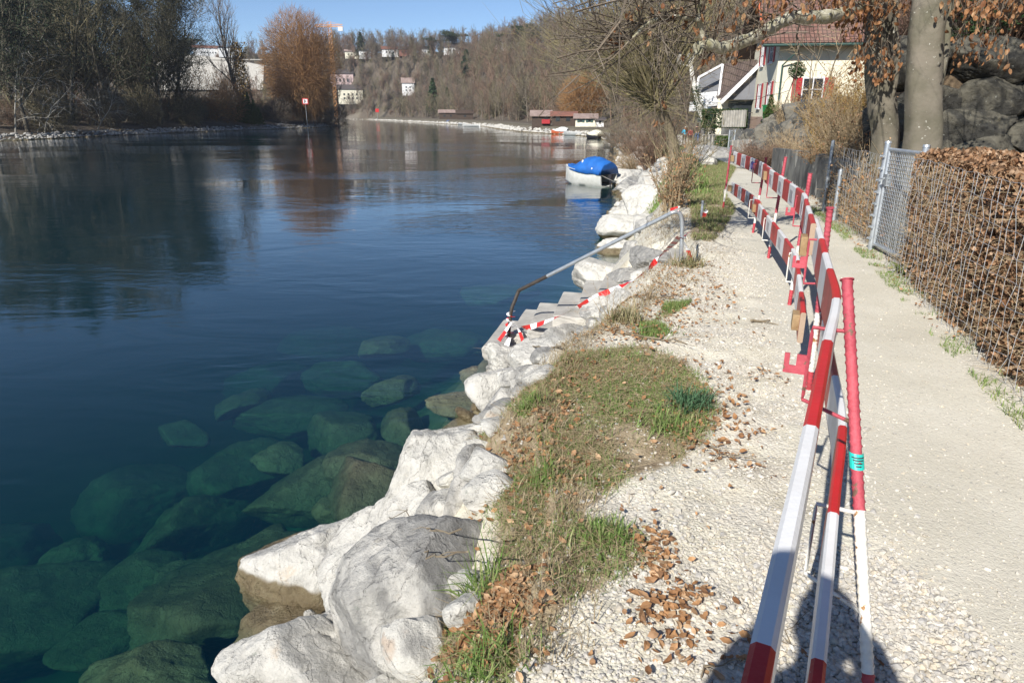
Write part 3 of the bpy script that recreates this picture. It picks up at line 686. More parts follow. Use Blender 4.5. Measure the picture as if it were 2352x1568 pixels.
for lb, (u, v, z), sz, sd, rz, mt in SUBM:
    boulder(lb, on(u, v, z), tuple(k_*.72 for k_ in sz), sd, mt, rz, (0, 0), cuts=3, sub=5, rough=.11)

def scatter_rocks(name, pts, sizes, rng, sub=2, mat='rock_white', squash=.7, variants=6):
    """many separate small stones in one mesh (uncountable riprap / gravel)"""
    Vs = []; Fs = []; b = 0; T = []
    for k in range(variants):
        D, F = ICO[sub]; n = rng.normal(size=(7, 3)); n /= np.linalg.norm(n, axis=1, keepdims=True)
        dd = rng.uniform(.55, .95, 7); dots = D@n.T
        r = np.where(dots > .05, dd/np.where(dots > .05, dots, 1), 9).min(1); r = np.minimum(r, 1.1)
        T.append((D*r[:, None], F))
    pts = np.asarray(pts); n = len(pts)
    kk = rng.integers(0, variants, n)
    for k in range(variants):
        id = np.where(kk == k)[0]; D, F = T[k]; m_ = len(id)
        if m_ == 0: continue
        ang = rng.uniform(0, 6.283, m_); tilt = rng.normal(0, .35, m_)
        s = sizes[id][:, None]*rng.uniform(.65, 1.25, (m_, 3))*np.array([1, 1, squash])
        Q = D[None]*s[:, None, :]*.5
        ca, sa = np.cos(tilt)[:, None], np.sin(tilt)[:, None]
        y, z = Q[..., 1]*ca-Q[..., 2]*sa, Q[..., 1]*sa+Q[..., 2]*ca
        ca, sa = np.cos(ang)[:, None], np.sin(ang)[:, None]
        x, y = Q[..., 0]*ca-y*sa, Q[..., 0]*sa+y*ca
        Q = np.stack([x, y, z], -1)+pts[id][:, None, :]
        Vs.append(Q.reshape(-1, 3)); Fs.append((F[None]+(np.arange(m_)*len(D))[:, None, None]).reshape(-1, 3)+b); b += m_*len(D)
    me = mesh_from(name, np.concatenate(Vs), None, np.concatenate(Fs))
    return obj(name, me, M[mat])
rng = np.random.default_rng(5)
# riprap along both banks
def strip(n, y0, y1, lo, hi, line=WLINE, pw=1.0):
    y = y0+(y1-y0)*rng.random(n)**pw; x = itp(y, line)+rng.uniform(lo, hi, n)
    return x, y
def rip(name, label, n, y0, y1, lo, hi, smin, smax, line=WLINE, mat='rock_white', pw=1.0, sub=2):
    x, y = strip(n, y0, y1, lo, hi, line, pw); s = rng.uniform(smin, smax, n)
    z = np.maximum(H(x, y, False), WZ-.3)+s*.12
    tag(scatter_rocks(name, np.stack([x, y, z], 1), s, rng, sub, mat), label, 'riprap', kind='stuff')
rip('riprap', 'pale stones piled along the shore between the shrub and the far bend', 800, 24, 104, -.2, 1.8, .35, .8, mat='rock_mix', pw=1.5)
rip('riprap', 'light stone riprap along the far river bend', 2600, 105, 470, -.4, 1.8, .35, .85, mat='rock_mix', pw=1.0)
rip('riprap', 'grey stones lining the wooded left bank', 1400, 80, 212, -3, .6, .25, .7, LBANK, 'rock_grey')
rip('riprap', 'mixed stones packed between the near boulders', 330, 1.0, 8.2, -.1, 1.7, .1, .34, sub=3, mat='rock_mix')
0 and rip('river_stones', 'sunken cobbles on the river bed along the near shore', 420, 1.5, 16, -1.6, 0, .05, .16, mat='rock_dark')

# ------------------------------------------------------------------ gravel, leaves, grass near the camera
def ptsz(x, y, off=0.0): return np.stack([x, y, H(x, y)+off], 1)
def near_pts(n, ymax=9.0, ymin=.9):
    u = rng.random(n); y = ymin+(ymax-ymin)*u**1.7
    lo = itp(y, CREST)-.2; hi = itp(y, RIGHT)+.1
    return lo+(hi-lo)*rng.random(n), y
x, y = near_pts(100000, 10)
pe_ = itp(y, PEDGE); keep = (fbm(x*1.3, y*1.3, 0, 3, 77)+.4*(x < pe_+.25)*(x > pe_-1.3)+.35*(y < 2.4)*(x < 1.6) > rng.normal(.22, .22, len(x))) & (x < pe_+.45+.3*rng.random(len(x)))
keep &= ~(grassmask(x, y) & (rng.random(len(x)) < .9))
keep |= rng.random(len(x)) < .13
x, y = x[keep], y[keep]; s = (rng.gamma(2.6, .004, len(x))+.004)*np.where(x > itp(y, PEDGE)+.4, .6, 1.0)
tag(scatter_rocks('gravel', ptsz(x, y, .002), s, rng, 1, 'pebble', .6), 'loose pale limestone gravel over the path edge and bank', 'gravel', kind='stuff')
# gravel right under the post
n = 5200; a = rng.random(n)*6.283; r = rng.random(n)**.6
x = 1.15+.42*r*np.cos(a)+.1*np.sin(a); y = 1.75+.62*r*np.sin(a); s = rng.uniform(.012, .034, n)
tag(scatter_rocks('gravel', ptsz(x, y, .005), s, rng, 1, 'pebble', .7), 'coarse grey gravel heap around the nearest barrier post', 'gravel', kind='stuff')

def blades(name, x, y, h, w, mat, label, lean=.7, seed=1, base_off=-.005):
    r = np.random.default_rng(seed); n = len(x); P0 = ptsz(x, y, base_off)
    a = r.random(n)*6.283; l = np.abs(r.normal(0, lean, n)); hh = h*r.uniform(.45, 1.25, n)
    d = np.stack([np.cos(a)*l, np.sin(a)*l, np.ones(n)], 1); d /= np.linalg.norm(d, axis=1, keepdims=True)
    d2 = d.copy(); d2[:, 2] -= r.uniform(.25, 1.1, n); d2 /= np.linalg.norm(d2, axis=1, keepdims=True)+1e-9
    sdir = np.stack([-np.sin(a+r.normal(0, .6, n)), np.cos(a), np.zeros(n)], 1)*(w*r.uniform(.6, 1.3, n))[:, None]*.5
    p1 = P0+d*hh[:, None]*.55; p2 = p1+d2*hh[:, None]*.5
    V = np.stack([P0-sdir, P0+sdir, p1-sdir*.8, p1+sdir*.8, p2], 1).reshape(-1, 3)
    b = (np.arange(n)*5)[:, None]
    me = mesh_from(name, V, np.concatenate([b, b+1, b+3, b+2], 1), np.concatenate([b+2, b+3, b+4], 1))
    return tag(obj(name, me, M[mat]), label, 'grass', kind='stuff')
def sample_mask(n, poly):
    xs = [p.x for p in poly]; ys = [p.y for p in poly]; X_ = []; Y_ = []; c = 0
    while c < n:
        x = rng.uniform(min(xs), max(xs), n); y = rng.uniform(min(ys), max(ys), n)
        k = inpoly(x, y, poly) & (fbm(x*3, y*3, 0, 3, 61) > rng.normal(-.10, .2, n)+.28*np.clip((2.9-y)/1.0, 0, 1)); X_.append(x[k]); Y_.append(y[k]); c += k.sum()
    return np.concatenate(X_)[:n], np.concatenate(Y_)[:n]
x, y = sample_mask(40000, GRASS[0])
x += rng.normal(0, .035, len(x)); y += rng.normal(0, .035, len(y))
gsel = fbm(x*1.6+4, y*1.6, 0, 3, 33) > rng.normal(-.12, .2, len(x))
blades('grass', x[~gsel], y[~gsel], .048, .003, 'grass_mix', 'short dry yellow grass on the near bank', 1.3)
blades('grass', x[gsel], y[gsel], .052, .0034, 'grass_green', 'fresh green grass patches on the near bank', .9, 2)
x, y = sample_mask(26000, GRASS[1])
blades('grass', x, y, .08, .009, 'grass_mix', 'patchy grass verge beside the far end of the barrier', 1.0, 3)
x, y = sample_mask(14000, GRASS[1])
blades('grass', x, y, .085, .009, 'grass_green', 'greener grass beneath the far barrier post', .9, 4)
x = np.concatenate([sample_mask(900, GRASS[k])[0] for k in (2, 3)]); rng = np.random.default_rng(8)
for k in (2, 3):
    x, y = sample_mask(1200, GRASS[k]); blades('grass', x, y, .07, .004, 'grass_green', ['small green grass tuft among the dead leaves below the handrail', 'thin grass tuft on the slope under the handrail'][k-2], .8, 5+k)
def tuft(u, v, n, rad, h, w, mat, label, seed):
    p = G(u, v); r = np.random.default_rng(seed)
    x = p.x+r.normal(0, rad, n); y = p.y+r.normal(0, rad, n)
    o = blades('grass_tuft', x, y, h, w, mat, label, .95, seed); del o['kind']; o['category'] = 'grass tuft'
# dead grass hanging over the eroded edge
n = 6500; y = rng.uniform(1.7, 6.2, n); x = itp(y, CREST)+rng.normal(.0, .11, n)
blades('grass', x, y, .10, .0032, 'grass_dry', 'dead straw coloured grass hanging over the eroded bank edge', 1.5, 31)
n = 5000; y = rng.uniform(6, 14, n); x = itp(y, CREST)+rng.normal(.0, .25, n)
blades('grass', x, y, .09, .006, 'grass_dry', 'dead grass along the upper edge of the rocks by the steps', 1.5, 32)
tuft(1585, 945, 260, .05, .17, .008, 'grass_blue', 'blue green spiky grass tuft at the right edge of the grass patch', 101)
tuft(1540, 985, 240, .07, .12, .006, 'grass_green', 'bright green tuft below the blue green one', 102)
tuft(1245, 1115, 220, .03, .13, .005, 'grass_green', 'bright green tuft among brown leaves in the hollow', 103)
tuft(1105, 1345, 130, .05, .20, .006, 'grass_green', 'long bladed tuft hanging over the big grey boulder', 104)
tuft(1395, 1240, 260, .055, .10, .006, 'grass_green', 'small green rosette on the gravelly soil', 105)
tuft(1110, 1535, 260, .07, .14, .006, 'grass_green', 'green tuft at the bottom edge of the photo', 106)
tuft(1215, 945, 240, .035, .12, .005, 'grass_green', 'green tuft beside the white blocky boulder', 107)
tuft(1580, 612, 220, .08, .2, .009, 'grass_mix', 'dry grass tuft round the foot of the handrail', 108)
tuft(1430, 740, 240, .09, .2, .008, 'grass_mix', 'dry tuft beside the rounded rock by the steps', 109)
tuft(1503, 775, 260, .07, .09, .007, 'grass_green', 'low green tuft below the fallen branch', 110)
x, y = [], []
for (u, v, n, sd) in ((1075, 1020, 2600, .13), (1290, 855, 3000, .16), (1190, 880, 200, .05)):
    p = G(u, v); x.append(p.x+rng.normal(0, sd, n)); y.append(p.y+rng.normal(0, sd*.7, n))
o = blades('stonecrop', np.concatenate(x), np.concatenate(y), .03, .009, 'red_moss', 'dark red stonecrop cushions on the rock tops', .8, 12)
o['category'] = 'plant'
# along path verge and fence foot
n = 9000; y = rng.uniform(1.6, 15, n); x = itp(y, RIGHT)+np.abs(rng.normal(0, .16, n))-.12
k = fbm(x*2, y*2, 0, 3, 12) > 0; blades('grass', x[k], y[k], .06, .005, 'grass_green', 'sparse grass along the foot of the wire fence', .9, 14)
n = 14000; y = rng.uniform(15, 62, n); x = itp(y, CREST)+rng.uniform(-1.0, 1.8, n); x = np.minimum(x, itp(y, PEDGE)-rng.uniform(0, .8, n))
blades('grass', x, y, .16, .03, 'grass_green', 'green verge between the river and the far path', .8, 15)
# dandelion-like weed
p = G(2075, 630)
C = np.array([[p.x, p.y, p.z+.05]])+rng.normal(0, .055, (26, 3))*[1, 1, .4]
tag(obj('weed', leaf_mesh('weed', C, .16, 9, 1.5, .35), M['grass_green']), 'bright green leafy weed at the foot of the hedge near the gate', 'weed')

# dead beech leaves
LC = [(1500, 640, 130, .30), (1560, 635, 150, .22), (1590, 610, 80, .15), (1470, 690, 240, .3), (1560, 700, 220, .3), (1450, 755, 260, .22), (1530, 735, 260, .25), (1585, 665, 160, .2), (1640, 960, 90, .12), (1640, 900, 60, .1), (1620, 1020, 70, .12),
      (1135, 1400, 260, .08), (1165, 1345, 160, .06), (1120, 1470, 200, .09), (1495, 1250, 60, .05), (1515, 1310, 60, .05), (1560, 1390, 80, .06), (1530, 1450, 60, .06), (1255, 1085, 170, .09), (1225, 1050, 90, .08), (1200, 1000, 60, .09), (1310, 890, 110, .12), (1280, 945, 100, .10),
      (1760, 870, 22, .08), (1680, 1060, 22, .12), (1650, 850, 30, .1), (1420, 770, 200, .22), (1140, 1130, 60, .09), (1600, 1480, 26, .12), (1640, 1545, 20, .1), (1450, 1500, 30, .15), (1340, 1100, 40, .2), (1690, 1000, 20, .1)]
CC = []
for (u, v, n, sd) in LC:
    p = G(u, v); n = int(n*(.7 if sd > .14 else 1.1)); x = p.x+rng.normal(0, sd, n); y = p.y+rng.normal(0, sd*1.2, n); CC.append(ptsz(x, y)+np.stack([0*x, 0*x, rng.uniform(.004, .035, n)], 1))
x, y = near_pts(210, 12); keep = x < itp(y, PEDGE)+.1*rng.random(len(x)); CC.append(ptsz(x[keep], y[keep], .012))
x, y = sample_mask(260, GRASS[0]); CC.append(ptsz(x, y, .03))
n = 1500; y = rng.uniform(5, 16, n); x = itp(y, RIGHT)+rng.uniform(-.05, 1.0, n); CC.append(ptsz(x, y, .02))
tag(obj('leaf_litter', leaf_mesh('leaf_litter', np.concatenate(CC), .038, 3, 2.6, .62, None, True, .3), M['litter_leaf']), 'scattered dry brown beech leaves on the bank', 'dead leaves', kind='stuff')
# dry grass stems / twigs lying
n = 5000; x, y = sample_mask(n, GRASS[0]); a = rng.random(n)*6.283; P0 = ptsz(x, y, .02); ln = rng.uniform(.03, .12, n)
P1 = P0+np.stack([np.cos(a)*ln, np.sin(a)*ln, rng.normal(.005, .02, n)], 1)
tag(obj('dry_stems', seg_mesh('dry_stems', np.concatenate([P0, P1, np.full((n, 1), .0011), np.full((n, 1), .0008)], 1)), M['twig_dry']), 'dead straw lying in the near grass', 'straw', kind='stuff')
def stick(label, uv, r, seed, mat='bark_shrub', lift=.012, n=7, side=0.0):
    rg = random.Random(seed); P = []
    for i in range(len(uv)-1):
        a, b = G(*uv[i]), G(*uv[i+1])
        for k in range(n):
            q = a.lerp(b, k/n); q.x += rg.gauss(0, .012); q.y += rg.gauss(0, .012); q.z = max(q.z, gz(q.x, q.y))+lift+rg.random()*.01; P.append(q)
    mb = MB(); R = [r*(1-.7*i/len(P)) for i in range(len(P))]; mb.tube(P, R, 6)
    for i in range(2, len(P)-1, 2):
        d = (P[i+1]-P[i]).normalized(); s = Vector((-d.y, d.x, .25))*rg.choice([-1, 1])
        q = P[i]+(d+s*rg.uniform(.5, 1.2)).normalized()*rg.uniform(.06, .2)*(r/.006); mb.tube([P[i], P[i].lerp(q, .5)+Vector((0, 0, .01)), q], [R[i]*.6, R[i]*.45, R[i]*.2], 5)
    tag(mb.build('fallen_branch', M[mat], smooth=True), label, 'branch')
stick('short thick stick lying on the pale gravel near the barrier', [(1722, 748), (1775, 738)], .013, 1, n=4)
stick('long thin fallen branch along the top of the grass patch', [(1300, 765), (1400, 765), (1500, 790), (1590, 800)], .012, 2)
stick('forked twig reaching over the water by the bottom step', [(1290, 830), (1180, 812), (1120, 822), (1075, 822)], .009, 3, lift=.1)
stick('bare twig trailing on the gravel below the blue green tuft', [(1590, 1010), (1660, 1050), (1740, 1060)], .005, 4)
stick('stem lying across the leaves above the grass patch', [(1430, 700), (1510, 690), (1570, 680)], .010, 5)
stick('thin curved root on the gravel at the bottom of the photo', [(1600, 1560), (1700, 1530), (1800, 1480), (1870, 1400)], .003, 6)
stick('dry stems lying over the big grey boulder', [(1080, 1460), (980, 1440), (880, 1430), (800, 1420)], .004, 7, lift=.35)
stick('reddish bramble stem over the big grey boulder', [(1060, 1430), (950, 1370), (880, 1320)], .004, 8, lift=.4)

# ------------------------------------------------------------------ concrete steps, handrail, barrier tape
ST = empty('stone_steps', G(1400, 700)); tag(ST, 'worn concrete slab steps going down the bank into the river', 'steps')
def stepframe():
    o = Vector((-.3, 9.25, 0)); return o
ax = Vector((.93, -.06, 0)).normalized(); ay = Vector((.30, .95, 0)).normalized()
steps_n = 9
for i in range(steps_n):
    rg = random.Random(i+3); z1 = -1.42+.155*i; run = .315
    o = Vector((-.45, 8.98, 0))+ax*(i*run)+ay*(.16*math.sin(i*2.1))
    L0 = 1.35 + .1*math.sin(i*3.3)
    c = o+ax*.30+ay*(L0*.5)
    bm = bmesh.new(); bmesh.ops.create_cube(bm, size=1)
    bmesh.ops.scale(bm, vec=(.66, L0, .22), verts=bm.verts)
    bmesh.ops.bevel(bm, geom=bm.edges[:], offset=.016, segments=1, affect='EDGES')
    bmesh.ops.subdivide_edges(bm, edges=bm.edges[:], cuts=5, use_grid_fill=True)
    for vv in bm.verts:
        q = vv.co; k = .03 if q.z < .09 else .010
        if q.y < -L0/2+.05: k *= 1.8
        f = np.array([fbm(q.x*5+i*9, q.y*5, q.z*7, 3, 70+j) for j in range(3)])
        vv.co += Vector(f*k)
    me = bpy.data.meshes.new('step'); bm.to_mesh(me); bm.free()
    so_ = obj('step', me, M['concrete_pale'], ST)
    R = Matrix(((ax.x, ay.x, 0), (ax.y, ay.y, 0), (0, 0, 1)))
    so_.matrix_parent_inverse = Matrix.Identity(4)
    mw = Matrix.Translation(Vector((c.x, c.y, z1-.11))-ST.location) @ R.to_4x4() @ Euler((rg.uniform(-.02, .02), rg.uniform(-.03, .03), rg.uniform(-.05, .05))).to_matrix().to_4x4()
    so_.matrix_basis = mw
boulder('rough crumbling concrete lump under the bottom step', on(1180, 838, -1.5), (.62, .5, .5), 81, 'rock_mix', 10, (0, 0), sub=6, rough=.16, name='concrete_lump')
boulder('broken concrete block under the second step', on(1232, 806, -1.42), (.66, .4, .36), 82, 'rock_grey', 20, (0, 0), rough=.13, name='concrete_lump')
boulder('broken concrete block below the middle steps', on(1310, 782, -1.2), (.66, .4, .36), 83, 'rock_grey', 5, (0, 0), rough=.13, name='concrete_lump')

# handrail: galvanised tube, dark lower part
tf = G(1565, 606); top_y = tf.y
A = Vector((tf.x, tf.y, tf.z-.1)); T1 = at(1567, 520, top_y); T2 = at(1545, 488, top_y-.02)
B0 = at(1190, 668, 9.05); B1 = at(1174, 715, 9.05); B2 = at(1168, 775, 9.05)
hr = empty('handrail', A); tag(hr, 'bent galvanised tube handrail leading down the steps to the water', 'handrail')
def loc(P, o): return [Vector(p)-o.location for p in P]
K = B0.lerp(T2, .22)
upper = [A, A.lerp(T1, .9), T1, T1.lerp(T2, .35)+Vector((.02, 0, .06)), T1.lerp(T2, .7)+Vector((.02, 0, .05)), T2, T2.lerp(K, .06), T2.lerp(K, .5), K]
mb = MB(); mb.tube(loc(smooth_pts(upper, 5), hr), .024, 12); mb.build('upper_tube', M['steel'], hr, True)
low = [K, K.lerp(B0, .5), K.lerp(B0, .93), B0+Vector((-.0, 0, -.02)), B0.lerp(B1, .5), B1, B2, Vector((B2.x-.01, B2.y, -1.75))]
mb = MB(); mb.tube(loc(smooth_pts(low, 5), hr), .0245, 12); mb.build('lower_tube', M['dark_steel'], hr, True)

def ribbon(pts, w, twist, seed, flat=None):
    """striped tape ribbon: returns MB with red/white segments"""
    P = smooth_pts(pts, 10); mb = MB(); rg = random.Random(seed); acc = 0; prev = None
    for i, p in enumerate(P):
        d = (P[min(i+1, len(P)-1)]-P[max(i-1, 0)]).normalized()
        a = twist*i/len(P)*2*math.pi + rg.gauss(0, .06)
        s = d.cross(Vector((0, 0, 1))); s = s.normalized() if s.length > .02 else Vector((1, 0, 0)); u = s.cross(d)
        side = (s*math.cos(a)+u*math.sin(a))*w/2
        if prev:
            acc += (p-prev[2]).length
            # slanted stripes: offset the two edges
            q = int(acc/.16) % 2
            mb.add([prev[0], prev[1], p+side, p-side], [(0, 1, 2, 3)], q)
        prev = (p-side, p+side, p)
    return mb
tp = empty('barrier_tape', B1); tag(tp, 'red and white barrier tape strung from the bottom of the handrail to its top', 'barrier tape')
tm = [M['tape_white'], M['tape_red']]
run_pts = [at(1182, 748, 9.02), at(1212, 752, 8.85), at(1250, 740, 8.6), at(1310, 714, 8.5), at(1370, 682, 8.5), at(1430, 655, 8.6), at(1478, 628, 8.9), at(1515, 590, 9.05), at(1562, 545, top_y-.03)]
ribbon([p-tp.location for p in run_pts], .075, 1.6, 1).build('tape_run', tm, tp)
wr = []
for i in range(26):
    z = -.93-.42*i/25; wr.append(Vector((B1.x+(B2.x-B1.x)*i/25+.034*math.cos(i*1.25), B1.y+.034*math.sin(i*1.25), B1.z-(B1.z-B2.z)*i/25)))
ribbon([p-tp.location for p in wr], .06, 0, 2).build('tape_wrap', tm, tp)
ribbon(loc([at(1175, 740, 8.98), at(1158, 765, 8.95), at(1146, 782, 8.93)], tp), .07, .1, 3).build('tape_tail', tm, tp)
ribbon(loc([at(1178, 745, 8.98), at(1190, 755, 8.95), at(1202, 785, 8.93)], tp), .05, .3, 4).build('tape_tail', tm, tp)
ribbon(loc([at(1170, 775, 8.98), at(1160, 800, 8.93), at(1143, 822, 8.9), at(1131, 848, 8.88)], tp), .075, .35, 5).build('tape_tail', tm, tp)
ribbon(loc([at(1566, 548, top_y-.03), at(1580, 575, top_y-.04), at(1590, 606, top_y-.06)], tp), .07, .2, 6).build('tape_tail', tm, tp)
ribbon(loc([at(1562, 545, top_y-.03), at(1569, 548, top_y+.03), at(1570, 542, top_y-.02)], tp), .07, .1, 7).build('tape_knot', tm, tp)
t2 = tag(ribbon([at(1546, 492, top_y+.03), at(1549, 486, top_y-.04), at(1560, 480, top_y-.04), at(1540, 484, top_y)], .06, .3, 8).build('barrier_tape', tm), 'short red and white tape scrap tied on the handrail bend', 'barrier tape')
t3 = tag(ribbon([at(1568, 546, top_y), at(1578, 536, top_y+.5), at(1590, 528, top_y+1)], .05, .2, 9).build('barrier_tape', tm), 'piece of red and white tape stretched behind the top post', 'barrier tape')
pp = G(1611, 500); mb = MB(); mb.tube([pp-Vector((0, 0, .1)), pp+Vector((.0, 0, .28))], .022, 8)
s_ = mb.build('stake', M['steel'], smooth=True); tag(s_, 'short metal stake in the grass behind the handrail', 'stake')
tag(ribbon([pp+Vector((.03, -.03, .24)), pp+Vector((.05, -.04, .12)), pp+Vector((.02, -.04, .0))], .09, .1, 10).build('barrier_tape', tm), 'red and white tape scrap hanging on the short stake', 'barrier tape')
def text_mesh(name, body, size, mat, parent, M4):
    cu = bpy.data.curves.new(name, 'FONT'); cu.body = body; cu.size = size; cu.extrude = .0004; cu.align_x = 'CENTER'; cu.align_y = 'CENTER'
    t = bpy.data.objects.new(name+'_tmp', cu); me = bpy.data.meshes.new_from_object(t); bpy.data.objects.remove(t)
    o = obj(name, me, M[mat], parent); o.matrix_basis = M4; return o
def frame(o, xdir, normal):
    x = Vector(xdir).normalized(); n = Vector(normal).normalized(); y = n.cross(x).normalized(); n = x.cross(y)
    return Matrix.Translation(o) @ Matrix(((x.x, y.x, n.x), (x.y, y.y, n.y), (x.z, y.z, n.z))).to_4x4()
a_, b_ = at(1152, 780, 8.9), at(1168, 762, 8.9); nn_ = Vector((0, -1, .35))
text_mesh('lettering', 'POLIZEI', .045, 'ink', tp, frame((a_+b_)/2-tp.location+Vector((0, -.02, 0)), b_-a_, nn_))
a_, b_ = at(1378, 681, 9.02), at(1408, 668, 9.02)
text_mesh('lettering', 'POLIZEI', .055, 'ink', tp, frame((a_+b_)/2-tp.location+Vector((0, -.03, .01)), b_-a_, Vector((0, -1, .8))))

# ------------------------------------------------------------------ red-white barrier: planks on steel posts
FC = [(3.93, 12.75), (3.86, 12.2), (3.5, 10.0), (3.05, 8.1), (2.53, 6.0), (2.25, 5.2), (1.88, 4.2), (1.46, 3.1), (1.27, 2.6), (1.13, 2.3), (.96, 1.97), (.68, 1.41), (.42, .90), (.16, .39)]
FP = smooth_pts([(a, b, 0) for a, b in FC], 8)
def curve_at_y(y):
    for i in range(len(FP)-1):
        if FP[i+1].y <= y <= FP[i].y:
            t = (FP[i].y-y)/(FP[i].y-FP[i+1].y+1e-9); return FP[i].lerp(FP[i+1], t)
    return FP[-1].copy() if y < FP[-1].y else FP[0].copy()
def plank(label, ya, yb, za, zb, cuts, off=0.0, th=.032, hgt=.195, first=0, sheen=False):
    """striped board from y=ya (far) to y=yb (near); top edge height za->zb; cuts = stripe boundaries in y"""
    ys = [ya]; y = ya
    while y > yb+.04: y -= min(.06+.03*y, .3)*.6; ys.append(max(y, yb))
    ys = sorted(set([round(k, 4) for k in ys]+[k for k in cuts if yb < k < ya]), reverse=True)
    root = empty('barrier_plank', curve_at_y(ya)); tag(root, label, 'barrier plank', 'striped planks of the path barrier')
    def mk_part(y0, y1, red):
        sub = [k for k in ys if y1-1e-6 <= k <= y0+1e-6]; mb = MB(); prev = None; bv = .007
        for k in sub:
            c = curve_at_y(k); d = (curve_at_y(k-.05)-curve_at_y(k+.05)).normalized(); s = Vector((d.y, -d.x, 0))   # s points to the river side
            if s.x > 0: s = -s
            c = c-s*off; t = (ya-k)/(ya-yb); z = za+(zb-za)*t
            h = th/2
            prof = [(-h, 0+bv), (-h, hgt-bv), (-h+bv, hgt), (h-bv, hgt), (h, hgt-bv), (h, bv), (h-bv, 0), (-h+bv, 0)]
            ring = [c-s*px+Vector((0, 0, z-hgt+pz))-root.location for px, pz in prof]
            if prev:
                for i in range(8):
                    j = (i+1) % 8; mi = 0 if i in (1, 2, 3) else (1 if i in (0, 4) else 2)
                    mb.add([prev[i], prev[j], ring[j], ring[i]], [(0, 1, 2, 3)], mi)
            else: mb.add(ring, [tuple(range(8))], 2)
            prev = ring
        mb.add(prev, [tuple(reversed(range(8)))], 2)
        mats = [M['board_red'], M['board_face_red'], M['board_wood']] if red else [M['board_white'], M['board_face'], M['board_wood']]
        mb.build('red_stripe' if red else 'white_stripe', mats, root, True)
        if not red and ya > 5 and y0-y1 > .25:      # grey reflective square
            km = (y0+y1)/2; c = curve_at_y(km); d = (curve_at_y(km-.08)-curve_at_y(km+.08)).normalized(); s = Vector((d.y, -d.x, 0)); s = -s if s.x > 0 else s
            c = c-s*off; t = (ya-km)/(ya-yb); z = za+(zb-za)*t-hgt/2
            f = MB(); q = c+s*(th/2+.004)-root.location+Vector((0, 0, z))
            w = min(.1, (y0-y1)*.3)
            f.bar(q-d*w, q+d*w, .004, .10); f.build('reflector', M['refl'], root)
    b = [ya]+[k for k in cuts if yb < k < ya]+[yb]; red = bool(first)
    for i in range(len(b)-1): mk_part(b[i], b[i+1], red); red = not red
    return root
def evenly(a, b, n): return [a+(b-a)*i/n for i in range(1, n)]
plank('upper striped plank at the far end of the barrier, with a graffiti mark', 12.35, 8.55, 1.03, 1.02, evenly(12.35, 8.55, 9), .0)
plank('upper striped plank in the middle stretch of the barrier', 8.75, 4.15, 1.03, 1.02, evenly(8.75, 4.15, 11), -.03, first=1)
plank('upper striped plank nearest the camera, running out of the photo', 4.5, .40, 1.0, 1.0, [3.75, 3.35, 2.98, 2.47, 1.97, 1.37, .715], .0)
plank('lower striped plank at the far end of the barrier', 12.25, 9.3, .52, .52, evenly(12.25, 9.3, 8), .0)
plank('lower striped plank in the middle stretch of the barrier', 9.7, 4.0, .52, .50, evenly(9.7, 4.0, 11), -.025, first=1)
plank('lower striped plank nearest the camera', 4.5, .9, .5, .5, [3.9, 3.4, 2.99, 2.46, 1.85, 1.26], .09, first=1)
# graffiti scribble on the far upper plank
gpl = [o for o in bpy.data.objects if o.name.startswith('barrier_plank')][0]
c = curve_at_y(10.35); d = (curve_at_y(10.3)-curve_at_y(10.5)).normalized(); s = Vector((d.y, -d.x, 0)); s = -s if s.x > 0 else s
mb = MB(); pts = []
for i in range(26):
    t = i/25; pts.append(c+s*.026+d*(.11*math.sin(t*9))+Vector((0, 0, .93+.055*math.cos(t*14+.5)))-gpl.location)
mb.tube(pts, .008, 4); mb.build('graffiti', M['blue_ink'], gpl)

def wedge(label, Yv, z, parent=None, size=(.055, .13, .10), side=.055):
    c = curve_at_y(Yv); d = (curve_at_y(Yv-.05)-curve_at_y(Yv+.05)).normalized(); s = Vector((d.y, -d.x, 0)); s = -s if s.x > 0 else s
    mb = MB(); q = c+s*side
    mb.bar(q-d*size[1]/2+Vector((0, 0, z)), q+d*size[1]/2+Vector((0, 0, z)), size[0], size[2])
    tag(mb.build('wood_block', M['wood_block'], bevel=.004), label, 'wood block')
wedge('small wood block behind the far end of the upper plank', 12.2, .92)
wedge('small wood block on the far end of the lower plank', 12.15, .42)
wedge('wood block at the joint of the far upper planks', 8.62, .93)
wedge('wood block at the joint of the far lower planks', 9.5, .42)
wedge('larger wood block at the near joint of the upper planks', 4.3, .86, size=(.06, .14, .12))
wedge('wood block at the near joint of the lower planks', 4.1, .42)

